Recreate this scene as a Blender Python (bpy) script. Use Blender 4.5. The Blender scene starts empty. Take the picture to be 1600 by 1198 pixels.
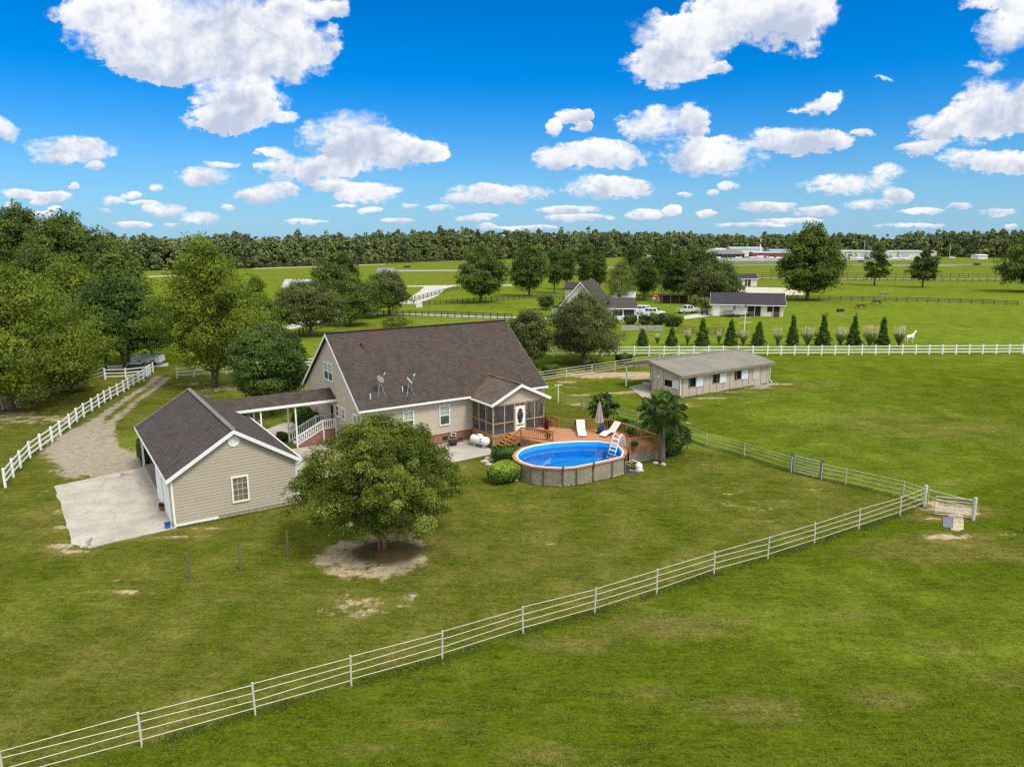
import bpy, math, random
import numpy as np
from mathutils import Vector, Matrix
EXPOSURE = 0.48
SUN_E = 2.1
CLOUD_LO, CLOUD_HI = (3.9, 4.4, 5.5), (7.4, 7.45, 7.5)
SKY_T0, SKY_T1 = (0.40, 0.76, 0.95), (0.0, 0.49, 1.35)
HORIZ = (2.6, 4.1, 5.9)
G_DARK, G_LITE = (.028, .044, .002), (.112, .150, .008)
GB_DARK, GB_LITE = (.072, .108, .006), (.205, .260, .030)
GD_DARK, GD_LITE = (.070, .064, .012), (.220, .186, .050)
G_YEL = (.20, .17, .025)
HAZE = 0.0001
R = math.radians
S = bpy.context.scene
COL = S.collection
random.seed(7)
# ------------------------------------------------------------------ camera
FPX, PITCH, ROLL, CAMH = 1133.0, 0.1953, 0.0026, 17.0
cam = bpy.data.cameras.new('camera'); cam.sensor_width = 36; cam.lens = FPX/1600*36
cam.clip_start = 0.5; cam.clip_end = 9000
camo = bpy.data.objects.new('camera', cam); COL.objects.link(camo)
camo.location = (0, 0, CAMH)
camo.rotation_euler = (Matrix.Rotation(math.pi/2-PITCH, 4, 'X') @ Matrix.Rotation(-ROLL, 4, 'Z')).to_euler()
S.camera = camo
S.render.resolution_x, S.render.resolution_y = 1024, 766
S.view_settings.view_transform = 'Standard'; S.view_settings.look = 'None'
S.view_settings.exposure = EXPOSURE; S.view_settings.gamma = 1
S.render.engine = 'CYCLES'
S.cycles.max_bounces = 5; S.cycles.diffuse_bounces = 3; S.cycles.glossy_bounces = 2
S.cycles.transparent_max_bounces = 10; S.cycles.caustics_reflective = False; S.cycles.caustics_refractive = False
S.cycles.use_denoising = False; S.cycles.filter_width = 1.3
S.cycles.sample_clamp_indirect = 4.0

def ray(px, py):
    X, Y = px-800, py-599
    x = (X*math.cos(ROLL)-Y*math.sin(ROLL))/FPX; y = -(X*math.sin(ROLL)+Y*math.cos(ROLL))/FPX
    return (x, math.cos(PITCH)+y*math.sin(PITCH), -math.sin(PITCH)+y*math.cos(PITCH))
def G(px, py, z=0.0):                       # where a sight line of the photo meets the level z
    d = ray(px, py); s = (z-CAMH)/d[2]
    return (d[0]*s, d[1]*s, z)
YAW = 0.58; OX, OY = -11.94, 55.07; CA, SA = math.cos(YAW), math.sin(YAW)
def HW(u, v, z=0.0): return (OX+u*CA-v*SA, OY+u*SA+v*CA, z)      # house frame -> world
def WH(x, y): return ((x-OX)*CA+(y-OY)*SA, -(x-OX)*SA+(y-OY)*CA)

# ------------------------------------------------------------------ sky and sun
SUN_EL, SUN_AZ = R(56), R(135)          # azimuth of the sun's position, clockwise from +Y
def N(nt, t, **kw):
    n = nt.nodes.new(t)
    for k, v in kw.items(): setattr(n, k, v)
    return n
def lk(nt, a, b): nt.links.new(a, b)
def math_n(nt, op, a, b=None, c=None, clamp=False):
    n = nt.nodes.new('ShaderNodeMath'); n.operation = op; n.use_clamp = clamp
    for i, x in enumerate((a, b, c)):
        if x is None: continue
        if isinstance(x, (int, float)): n.inputs[i].default_value = x
        else: nt.links.new(x, n.inputs[i])
    return n.outputs[0]
def vmath(nt, op, a, b=None):
    n = nt.nodes.new('ShaderNodeVectorMath'); n.operation = op
    for i, x in enumerate((a, b)):
        if x is None: continue
        if isinstance(x, (tuple, list)): n.inputs[i].default_value = x
        else: nt.links.new(x, n.inputs[i])
    return n.outputs[0]
def mixc(nt, f, a, b, mode='MIX'):
    n = nt.nodes.new('ShaderNodeMix'); n.data_type = 'RGBA'; n.blend_type = mode
    for i, x in ((0, f), (6, a), (7, b)):
        if isinstance(x, (int, float)): n.inputs[i].default_value = x
        elif isinstance(x, (tuple, list)): n.inputs[i].default_value = tuple(x)[:3]+(1,)
        else: nt.links.new(x, n.inputs[i])
    return n.outputs[2]
def noise(nt, vec, scale, detail=4, rough=0.55, dist=0.0):
    n = nt.nodes.new('ShaderNodeTexNoise'); n.inputs['Scale'].default_value = scale
    n.inputs['Detail'].default_value = detail; n.inputs['Roughness'].default_value = rough
    n.inputs['Distortion'].default_value = dist
    if vec is not None: nt.links.new(vec, n.inputs['Vector'])
    return n.outputs[0]
def smooth(nt, x, a, b, c=0.0, d=1.0):
    n = nt.nodes.new('ShaderNodeMapRange'); n.interpolation_type = 'SMOOTHSTEP'
    n.inputs[1].default_value = a; n.inputs[2].default_value = b; n.inputs[3].default_value = c; n.inputs[4].default_value = d
    nt.links.new(x, n.inputs[0]); return n.outputs[0]
def lin(c):                                  # sRGB 0..255 -> linear
    return tuple((x/255/12.92 if x/255 <= 0.04045 else ((x/255+0.055)/1.055)**2.4) for x in c)

w = bpy.data.worlds.new('World'); S.world = w; w.use_nodes = True
nt = w.node_tree; bg = nt.nodes['Background']
sky = N(nt, 'ShaderNodeTexSky', sky_type='NISHITA', sun_disc=False)
sky.sun_elevation = SUN_EL; sky.sun_rotation = SUN_AZ; sky.air_density = 1.0; sky.dust_density = 0.3; sky.ozone_density = 3.0
tc = N(nt, 'ShaderNodeTexCoord')
sep = N(nt, 'ShaderNodeSeparateXYZ'); lk(nt, tc.outputs['Generated'], sep.inputs[0])
yy = math_n(nt, 'MAXIMUM', sep.outputs[1], 0.02)
P = math_n(nt, 'DIVIDE', sep.outputs[0], yy); Q = math_n(nt, 'DIVIDE', sep.outputs[2], yy)
CLOUDS = [  # centre x, y, half width, half height as the photo shows them
 (300,50,215,70),(345,95,185,42),(215,95,70,34),(455,62,78,34),(372,165,88,40),(345,188,60,18),(440,187,32,9),(150,22,80,30),(480,10,70,22),
 (545,212,82,34),(600,236,105,30),(485,262,95,22),(650,238,55,17),(520,288,45,10),(430,240,40,9),
 (1180,25,145,55),(1075,62,90,42),(1050,100,88,32),(1250,22,75,34),(1120,115,30,12),
 (888,176,30,13),(862,196,16,16),(900,196,14,12),(1032,192,82,31),(930,243,104,24),(865,250,38,16),(1115,244,92,30),(1250,218,88,21),(1350,207,30,7),(1290,163,34,12),(1255,168,18,5),
 (1560,165,90,45),(1490,200,75,30),(1445,232,48,12),(1580,45,50,44),(1575,4,80,14),(1560,104,34,13),(1545,252,90,20),(1592,262,40,14),
 (112,232,72,22),(95,250,45,9),(150,258,18,8),(10,206,30,16),(322,276,54,15),(415,304,55,14),(440,292,32,9),(575,302,58,19),
 (30,300,32,9),(78,306,38,9),(180,314,22,9),(262,328,38,11),(312,342,42,11),(205,352,36,6),(245,292,16,7),(117,292,12,6),(345,258,34,5),
 (780,301,92,16),(730,312,40,9),(950,294,78,19),(1140,290,22,9),(890,327,58,7),(1010,334,36,9),(1050,328,20,9),(900,340,70,6),
 (1325,290,84,17),(1390,270,32,14),(1400,307,30,13),(1200,322,55,9),(1275,330,45,8),(1230,345,60,5),(1440,330,40,6),(1560,330,34,6),(740,342,30,6),(580,328,24,6),(620,345,30,5),(480,345,40,5),
 (1385,132,22,6),(1360,320,46,8),(1500,322,26,6),(1180,352,70,4),(820,356,60,4),(1420,352,60,4),(690,325,30,5),(1070,305,16,5),(205,304,16,6),(232,316,24,5)]
rc_ = random.Random(12)
CLOUDS += [(rc_.uniform(0, 1600), rc_.uniform(298, 356), rc_.uniform(9, 26), rc_.uniform(3, 6)) for _ in range(26)]
pq = N(nt, 'ShaderNodeCombineXYZ'); lk(nt, P, pq.inputs[0]); lk(nt, Q, pq.inputs[1])
nA = noise(nt, pq.outputs[0], 11, 7, 0.58)
nE = noise(nt, vmath(nt, 'MULTIPLY', pq.outputs[0], (1.0, 1.9, 1.0)), 62, 6, 0.62)
nB = noise(nt, vmath(nt, 'ADD', pq.outputs[0], (5.3, 1.7, 0)), 11, 7, 0.58)
wob = N(nt, 'ShaderNodeCombineXYZ')
wsc = smooth(nt, Q, 0.03, 0.24, 0.16, 1.0)
lk(nt, math_n(nt, 'MULTIPLY_ADD', nE, 0.020, math_n(nt, 'MULTIPLY_ADD', math_n(nt, 'MULTIPLY_ADD', nA, 0.12, -0.06), wsc, -0.010)), wob.inputs[0]); lk(nt, math_n(nt, 'MULTIPLY_ADD', nE, 0.010, math_n(nt, 'MULTIPLY_ADD', math_n(nt, 'MULTIPLY_ADD', nB, 0.075, -0.0375), wsc, -0.005)), wob.inputs[1])
pw = vmath(nt, 'ADD', pq.outputs[0], wob.outputs[0])
Fs = None; Bs = None
for (cx, cy, rx, ry) in CLOUDS:
    d = ray(cx, cy); p0, q0 = d[0]/d[1], d[2]/d[1]
    k = 1/FPX/(d[1]*d[1])**0.5
    v = vmath(nt, 'MULTIPLY', vmath(nt, 'SUBTRACT', pw, (p0, q0, 0)), (1.0/(rx*k), .92/(ry*k), 0))
    ln = N(nt, 'ShaderNodeVectorMath', operation='DOT_PRODUCT'); lk(nt, v, ln.inputs[0]); lk(nt, v, ln.inputs[1])
    wgt = math_n(nt, 'SUBTRACT', 1.0, ln.outputs['Value'], clamp=True)
    sp = N(nt, 'ShaderNodeVectorMath', operation='DOT_PRODUCT'); lk(nt, v, sp.inputs[0]); sp.inputs[1].default_value = (0, 1, 0)
    Bs = math_n(nt, 'MULTIPLY', wgt, sp.outputs['Value']) if Bs is None else math_n(nt, 'MULTIPLY_ADD', wgt, sp.outputs['Value'], Bs)
    Fs = wgt if Fs is None else math_n(nt, 'ADD', Fs, wgt)
hgt = math_n(nt, 'DIVIDE', Bs, math_n(nt, 'MAXIMUM', Fs, 0.02))          # -1 base .. 1 top of its cloud
nC = noise(nt, pq.outputs[0], 30, 9, 0.66)
nC2 = noise(nt, vmath(nt, 'ADD', pq.outputs[0], (-0.004, 0.006, 0)), 30, 5, 0.55)
nD2 = noise(nt, vmath(nt, 'ADD', pq.outputs[0], (-0.012, 0.018, 0)), 11, 7, 0.58)
dens = math_n(nt, 'ADD', Fs, math_n(nt, 'MULTIPLY', smooth(nt, Fs, 0.0, 0.14), math_n(nt, 'ADD', math_n(nt, 'MULTIPLY_ADD', nC, 1.3, -0.66), math_n(nt, 'MULTIPLY', math_n(nt, 'MULTIPLY_ADD', nE, 2.2, -1.1), smooth(nt, Q, .30, .06, .25, 1.0)))))
cover = N(nt, 'ShaderNodeMapRange', interpolation_type='SMOOTHSTEP'); lk(nt, dens, cover.inputs[0]); cover.inputs[1].default_value = 0.03
lk(nt, math_n(nt, 'ADD', smooth(nt, nA, .38, .64, .22, 1.15), .10), cover.inputs[2]); cover = cover.outputs[0]
# clouds behind the camera and overhead, so the light is right all round
zz = math_n(nt, 'MAXIMUM', sep.outputs[2], 0.05)
cv = N(nt, 'ShaderNodeCombineXYZ'); lk(nt, math_n(nt, 'DIVIDE', sep.outputs[0], zz), cv.inputs[0]); lk(nt, math_n(nt, 'DIVIDE', sep.outputs[1], zz), cv.inputs[1])
nO = noise(nt, cv.outputs[0], 1.3, 6, 0.55)
upm = math_n(nt, 'MULTIPLY', smooth(nt, nO, 0.40, 0.56), smooth(nt, sep.outputs[2], 0.03, 0.12))
front = math_n(nt, 'MULTIPLY', smooth(nt, sep.outputs[1], 0.25, 0.45), smooth(nt, sep.outputs[2], 0.62, 0.5))
covt = N(nt, 'ShaderNodeMix', data_type='FLOAT'); lk(nt, front, covt.inputs[0]); lk(nt, upm, covt.inputs[2]); lk(nt, cover, covt.inputs[3])
lit = math_n(nt, 'ADD', math_n(nt, 'MULTIPLY', math_n(nt, 'SUBTRACT', nC, nC2), 1.3), math_n(nt, 'MULTIPLY', math_n(nt, 'SUBTRACT', nA, nD2), 3.6))
sh = math_n(nt, 'ADD', math_n(nt, 'MULTIPLY_ADD', hgt, 0.60, 0.68), lit, clamp=True)
thick = smooth(nt, dens, 0.2, 1.2)
sh = math_n(nt, 'SUBTRACT', sh, math_n(nt, 'MULTIPLY', thick, 0.20), clamp=True)
ccol = mixc(nt, sh, CLOUD_LO, CLOUD_HI)
skyc = mixc(nt, smooth(nt, sep.outputs[2], 0.38, 0.75), mixc(nt, smooth(nt, sep.outputs[2], .2, .34), mixc(nt, smooth(nt, sep.outputs[2], .11, .21), mixc(nt, smooth(nt, sep.outputs[2], -.02, .14), (.34, .70, .98), (.17, .60, 1.0)), (0, .53, 1.06)), (0, .46, .98)), (1.15, 1.05, 0.95))
skyv = mixc(nt, 1.0, sky.outputs[0], skyc, 'MULTIPLY')
hz = smooth(nt, sep.outputs[2], 0.15, -0.01, 0.0, 0.62)                   # thin veil of far cloud on the horizon
skyh = mixc(nt, hz, skyv, HORIZ)
fin = mixc(nt, covt.outputs[0], skyh, mixc(nt, front, (13.5, 13.4, 13.0), ccol))
lk(nt, fin, bg.inputs[0]); bg.inputs[1].default_value = 0.1
w.cycles.sampling_method = 'MANUAL'; w.cycles.sample_map_resolution = 512

sl = bpy.data.lights.new('sun', 'SUN'); sl.energy = SUN_E; sl.angle = R(16); sl.color = (1.0, 0.955, 0.88)
so = bpy.data.objects.new('sun', sl); COL.objects.link(so)
so.rotation_euler = (math.pi/2-SUN_EL, 0, -SUN_AZ+math.pi)
so.location = (0, 0, 60)

# ------------------------------------------------------------------ materials
MATS = {}
def newmat(name):
    m = bpy.data.materials.new(name); m.use_nodes = True; MATS[name] = m
    nt = m.node_tree; b = nt.nodes['Principled BSDF']
    return m, nt, b
def objvec(nt):
    return N(nt, 'ShaderNodeTexCoord').outputs['Object']
def bump(nt, b, h, strength=0.3, dist=0.02):
    n = N(nt, 'ShaderNodeBump'); n.inputs['Strength'].default_value = strength; n.inputs['Distance'].default_value = dist
    lk(nt, h, n.inputs['Height']); lk(nt, n.outputs[0], b.inputs['Normal'])
def stdmat(name, c, rough=0.6, var=0.15, scale=2.0, fine=30.0, metal=0.0, bmp=0.0, spec=0.5, stretch=(1, 1, 1), c2=None):
    """a surface with two scales of albedo variation: wear and grain"""
    m, nt, b = newmat(name)
    v = vmath(nt, 'MULTIPLY', objvec(nt), stretch)
    n1 = noise(nt, v, scale, 5, 0.6); n2 = noise(nt, v, fine, 3, 0.6)
    f = math_n(nt, 'MULTIPLY_ADD', n2, 0.45, math_n(nt, 'MULTIPLY', n1, 0.55))
    lo = tuple(x*(1-var) for x in c); hi = tuple(min(1, x*(1+var)) for x in (c2 or c))
    lk(nt, mixc(nt, smooth(nt, f, 0.3, 0.7), lo, hi), b.inputs['Base Color'])
    b.inputs['Roughness'].default_value = rough; b.inputs['Metallic'].default_value = metal
    b.inputs['Specular IOR Level'].default_value = spec
    if bmp: bump(nt, b, n2, bmp, 0.02)
    return m
VINYL = stdmat('white_vinyl', (.78, .78, .76), .45, .06, .8, 8)
PIPE = stdmat('white_painted_pipe', (.52, .52, .42), .5, .14, 1.5, 12)
TRIM = stdmat('white_trim', (.80, .80, .76), .5, .05)
SIDE = stdmat('tan_siding', (.50, .42, .315), .6, .07, .5, 9, stretch=(1, 1, 6))
SIDE2 = stdmat('garage_siding', (.42, .362, .268), .6, .08, .5, 9, stretch=(1, 1, 6))
WOODO = stdmat('stained_deck_wood', (.31, .13, .035), .6, .28, 1.5, 14, c2=(.42, .19, .06))
DECKW = stdmat('deck_boards_wood', (.45, .205, .10), .65, .18, .7, 12)
OLDW = stdmat('weathered_wood', (.13, .105, .075), .85, .3, 3, 20)
FRAMEW = stdmat('porch_frame_wood', (.40, .28, .15), .7, .25, 2, 20)
LATT = stdmat('weathered_lattice_wood', (.44, .38, .27), .85, .22, 1.2, 15)
DARKW = stdmat('dark_fence_wood', (.07, .055, .042), .85, .3)
BLACK = stdmat('black_plastic', (.02, .02, .02), .5, .2)
SHADE_M = stdmat('painted_shade', (.012, .012, .011), .9, .2)  # near-black colour standing in for shade inside and under things
CONC = stdmat('concrete', (.42, .40, .35), .9, .16, .6, 6, bmp=.2)
stdmat('crepe_bark', (.22, .10, .05), .8, .35, 3, 20, bmp=.3)
BARK = stdmat('bark', (.11, .085, .06), .95, .35, 4, 25, bmp=.6, stretch=(1, 1, .3))
PALMB = stdmat('palm_trunk_fibre', (.13, .10, .075), .95, .4, 6, 30, bmp=.8)
LINER = stdmat('blue_pool_liner', (.03, .38, .95), .4, .08, 2, 10)
GALV = stdmat('galvanised_steel', (.50, .53, .54), .45, .15, 3, 15, metal=.6)
BARNM = stdmat('tan_metal_wall', (.44, .375, .29), .5, .06, .4, 6)
SHUT = stdmat('grey_white_shutter', (.62, .64, .66), .5, .05)
WICK = stdmat('dark_wicker', (.035, .04, .05), .7, .3)
CUSH = stdmat('cream_cushion', (.66, .62, .52), .85, .05)
UMBC = stdmat('taupe_canvas', (.38, .31, .26), .9, .12)
BLUEP = stdmat('blue_plastic', (.01, .09, .42), .4, .1)
NAVY = stdmat('navy_tarp', (.015, .03, .12), .8, .2)
TANKW = stdmat('white_tank_paint', (.78, .78, .77), .35, .06, 2, 9)
TERRA = stdmat('terracotta_pot', (.25, .10, .05), .8, .2)
REDP = stdmat('red_plastic', (.55, .02, .03), .5, .1)
TEAL = stdmat('teal_plastic', (.0, .33, .33), .5, .1)
SILVER = stdmat('silver_car_paint', (.55, .56, .57), .3, .03, spec=.8)
CARW = stdmat('white_car_paint', (.78, .79, .80), .3, .03, spec=.8)
RUBBER = stdmat('tyre_rubber', (.02, .02, .02), .8, .1)
ORANGEW = stdmat('pool_coping_wood', (.44, .185, .075), .6, .12, 2, 12)
CREAM = stdmat('cream_painted_wall', (.66, .62, .50), .6, .06, .5, 5)
STONE = stdmat('pale_stone', (.42, .38, .31), .9, .3, 5, 20)
YELM = stdmat('pale_yellow_metal', (.62, .58, .36), .5, .05, .05, 1)
REDB = stdmat('red_brick_wall', (.28, .07, .05), .8, .12, .2, 2)
WHM = stdmat('white_metal_wall', (.70, .71, .70), .5, .05, .1, 2)
GREYR = stdmat('grey_metal_roof', (.36, .40, .40), .5, .08, .1, 1)
HOR_B = stdmat('chestnut_coat', (.10, .035, .015), .6, .25, 3, 9)
HOR_W = stdmat('white_coat', (.74, .71, .66), .7, .08, 3, 9)
HOR_D = stdmat('dapple_coat', (.22, .20, .19), .7, .7, 5, 9)
HAIRD = stdmat('dark_mane', (.012, .01, .008), .8, .2)

def glassmat(name, c, rough=.06):
    m, nt, b = newmat(name)
    n = noise(nt, objvec(nt), 1.2, 2)
    lk(nt, mixc(nt, smooth(nt, n, .35, .65), c, tuple(x*1.5 for x in c)), b.inputs['Base Color'])
    b.inputs['Roughness'].default_value = rough; b.inputs['Specular IOR Level'].default_value = .9
    return m
GLASS = glassmat('window_glass', (.07, .085, .075)); GLASSD = glassmat('dark_glass', (.012, .015, .018))
BLIND = stdmat('window_blind', (.34, .37, .30), .7, .1, 1, 5, stretch=(1, 1, 20))

def shingle(name, axis, c1, c2, red=0.5):
    m, nt, b = newmat(name)
    s = N(nt, 'ShaderNodeSeparateXYZ'); lk(nt, objvec(nt), s.inputs[0])
    c = N(nt, 'ShaderNodeCombineXYZ'); lk(nt, s.outputs[axis], c.inputs[0])
    lk(nt, math_n(nt, 'MULTIPLY', s.outputs[2], 1.5), c.inputs[1])
    br = N(nt, 'ShaderNodeTexBrick'); br.offset = .5
    lk(nt, c.outputs[0], br.inputs['Vector'])
    br.inputs['Scale'].default_value = 1; br.inputs['Brick Width'].default_value = .32; br.inputs['Row Height'].default_value = .15
    br.inputs['Mortar Size'].default_value = .012; br.inputs['Mortar Smooth'].default_value = .3; br.inputs['Bias'].default_value = 0
    br.inputs['Color1'].default_value = c1+(1,); br.inputs['Color2'].default_value = c2+(1,)
    br.inputs['Mortar'].default_value = tuple(x*.45 for x in c1)+(1,)
    o = objvec(nt)
    n1 = noise(nt, o, .35, 5, .6); n2 = noise(nt, vmath(nt, 'MULTIPLY', o, (1.5, 1.5, .35)), .8, 6, .65); n3 = noise(nt, o, 7, 4, .7)
    rd = mixc(nt, math_n(nt, 'MULTIPLY', smooth(nt, n1, .48, .66), red), br.outputs[0], (.095, .042, .035))
    dk = mixc(nt, math_n(nt, 'MULTIPLY', smooth(nt, n2, .48, .68), .6), rd, (.038, .034, .032))
    sp = mixc(nt, math_n(nt, 'MULTIPLY', smooth(nt, n3, .56, .72), .5), dk, (.14, .115, .10))
    lk(nt, sp, b.inputs['Base Color']); b.inputs['Roughness'].default_value = .92; b.inputs['Specular IOR Level'].default_value = .15
    bump(nt, b, br.outputs['Fac'], -.5, .012)
    return m
SH_U = shingle('brown_shingles', 0, (.058, .047, .038), (.088, .072, .058), .5)
SH_V = shingle('grey_shingles', 1, (.066, .055, .050), (.092, .078, .072), .2)
SH_P = shingle('tan_shingles', 1, (.11, .085, .065), (.15, .115, .085), .5)
SH_D = shingle('dark_shingles', 0, (.045, .040, .050), (.062, .055, .066), .1)
m, nt, b = newmat('red_brick')
sv = N(nt, 'ShaderNodeSeparateXYZ'); lk(nt, objvec(nt), sv.inputs[0])
cv2 = N(nt, 'ShaderNodeCombineXYZ'); lk(nt, math_n(nt, 'ADD', sv.outputs[0], sv.outputs[1]), cv2.inputs[0]); lk(nt, sv.outputs[2], cv2.inputs[1])
br = N(nt, 'ShaderNodeTexBrick'); lk(nt, cv2.outputs[0], br.inputs['Vector'])
br.inputs['Scale'].default_value = 1; br.inputs['Brick Width'].default_value = .22; br.inputs['Row Height'].default_value = .08; br.inputs['Mortar Size'].default_value = .008
br.inputs['Color1'].default_value = (.22, .06, .035, 1); br.inputs['Color2'].default_value = (.32, .12, .07, 1); br.inputs['Mortar'].default_value = (.30, .24, .19, 1)
lk(nt, br.outputs[0], b.inputs['Base Color']); b.inputs['Roughness'].default_value = .9
BRICK = m
m, nt, b = newmat('concrete_block')
sv = N(nt, 'ShaderNodeSeparateXYZ'); lk(nt, objvec(nt), sv.inputs[0])
cv2 = N(nt, 'ShaderNodeCombineXYZ'); lk(nt, math_n(nt, 'ADD', sv.outputs[0], sv.outputs[1]), cv2.inputs[0]); lk(nt, sv.outputs[2], cv2.inputs[1])
br = N(nt, 'ShaderNodeTexBrick'); lk(nt, cv2.outputs[0], br.inputs['Vector'])
br.inputs['Scale'].default_value = 1; br.inputs['Brick Width'].default_value = .42; br.inputs['Row Height'].default_value = .2; br.inputs['Mortar Size'].default_value = .012
br.inputs['Color1'].default_value = (.34, .30, .23, 1); br.inputs['Color2'].default_value = (.42, .37, .28, 1); br.inputs['Mortar'].default_value = (.2, .18, .14, 1)
lk(nt, br.outputs[0], b.inputs['Base Color']); b.inputs['Roughness'].default_value = .95
BLOCK = m
# screens: fine dark mesh that lets part of the light through
m, nt, b = newmat('insect_screen')
b.inputs['Base Color'].default_value = (.10, .10, .095, 1); b.inputs['Roughness'].default_value = .7; b.inputs['Alpha'].default_value = .34
SCREEN = m
# pool water
m, nt, b = newmat('pool_water')
tr = N(nt, 'ShaderNodeBsdfTransparent'); tr.inputs[0].default_value = (.85, .98, 1.0, 1)
gl = N(nt, 'ShaderNodeBsdfGlossy'); gl.inputs['Roughness'].default_value = .03
o = objvec(nt); bn = N(nt, 'ShaderNodeBump'); bn.inputs['Strength'].default_value = .16; bn.inputs['Distance'].default_value = .03
lk(nt, math_n(nt, 'ADD', noise(nt, o, 2.2, 3, .5, .6), noise(nt, o, .5, 2)), bn.inputs['Height']); lk(nt, bn.outputs[0], gl.inputs['Normal'])
fr = N(nt, 'ShaderNodeFresnel'); fr.inputs[0].default_value = 1.6; lk(nt, bn.outputs[0], fr.inputs['Normal'])
mx = N(nt, 'ShaderNodeMixShader'); lk(nt, fr.outputs[0], mx.inputs[0]); lk(nt, tr.outputs[0], mx.inputs[1]); lk(nt, gl.outputs[0], mx.inputs[2])
lk(nt, mx.outputs[0], nt.nodes['Material Output'].inputs[0]); WATER = m

def leafmat(name, c0, c1, trans=.25, c2=None):
    if 'plume' not in name and 'petal' not in name: c1 = tuple(x*1.12 for x in c1)
    m, nt, b = newmat(name)
    at = N(nt, 'ShaderNodeAttribute'); at.attribute_name = 'tint'
    r = N(nt, 'ShaderNodeValToRGB'); e = r.color_ramp.elements
    e[0].color = c0+(1,); e[1].color = c1+(1,); e[0].position = .1; e[1].position = .8
    if c2: x = e.new(1.0); x.color = c2+(1,)
    lk(nt, at.outputs['Fac'], r.inputs[0]); lk(nt, r.outputs[0], b.inputs['Base Color'])
    b.inputs['Roughness'].default_value = .6; b.inputs['Specular IOR Level'].default_value = .25
    if trans:
        t = N(nt, 'ShaderNodeBsdfTranslucent'); lk(nt, mixc(nt, 1.0, r.outputs[0], (1.3, 1.45, .6), 'MULTIPLY'), t.inputs[0])
        mx = N(nt, 'ShaderNodeMixShader'); mx.inputs[0].default_value = trans
        lk(nt, b.outputs[0], mx.inputs[1]); lk(nt, t.outputs[0], mx.inputs[2]); lk(nt, mx.outputs[0], nt.nodes['Material Output'].inputs[0])
    return m
L_OAK = leafmat('oak_leaves', (.034, .058, .007), (.115, .155, .018), .25)
L_LIGHT = leafmat('light_leaves', (.060, .094, .006), (.185, .235, .018), .32)
L_DARK = leafmat('dark_leaves', (.022, .046, .006), (.098, .155, .022), .22)
L_PINE = leafmat('pine_needles', (.026, .050, .006), (.095, .14, .016), .18)
L_LIVE = leafmat('live_oak_leaves', (.032, .052, .010), (.12, .145, .034), .2)
L_YEL = leafmat('yellow_green_leaves', (.08, .11, .02), (.19, .22, .05), .3)
L_BOX = leafmat('hedge_leaves', (.022, .060, .010), (.08, .16, .022), .15)
L_BRIGHT = leafmat('bright_bush_leaves', (.05, .11, .012), (.22, .32, .035), .25, (.42, .50, .06))
L_MYRT = leafmat('crepe_myrtle_leaves', (.036, .062, .005), (.165, .20, .018), .3, (.30, .31, .07))
L_PALM = leafmat('palm_leaves', (.030, .065, .012), (.13, .19, .04), .25)
L_CONE = leafmat('arborvitae_leaves', (.026, .060, .008), (.085, .155, .018), .2)
L_GRASS = leafmat('tall_grass_blades', (.075, .12, .022), (.18, .24, .06), .25)
L_PLUME = leafmat('pampas_plumes', (.45, .38, .27), (.72, .64, .50), .3)
L_RED = leafmat('red_leaves', (.06, .008, .012), (.16, .02, .03), .2)
L_WOOD = leafmat('far_wood_leaves', (.075, .10, .034), (.15, .185, .055), .0, (.19, .22, .06))  # leaf colour brightened to make up for missing haze and self-shadowing

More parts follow.
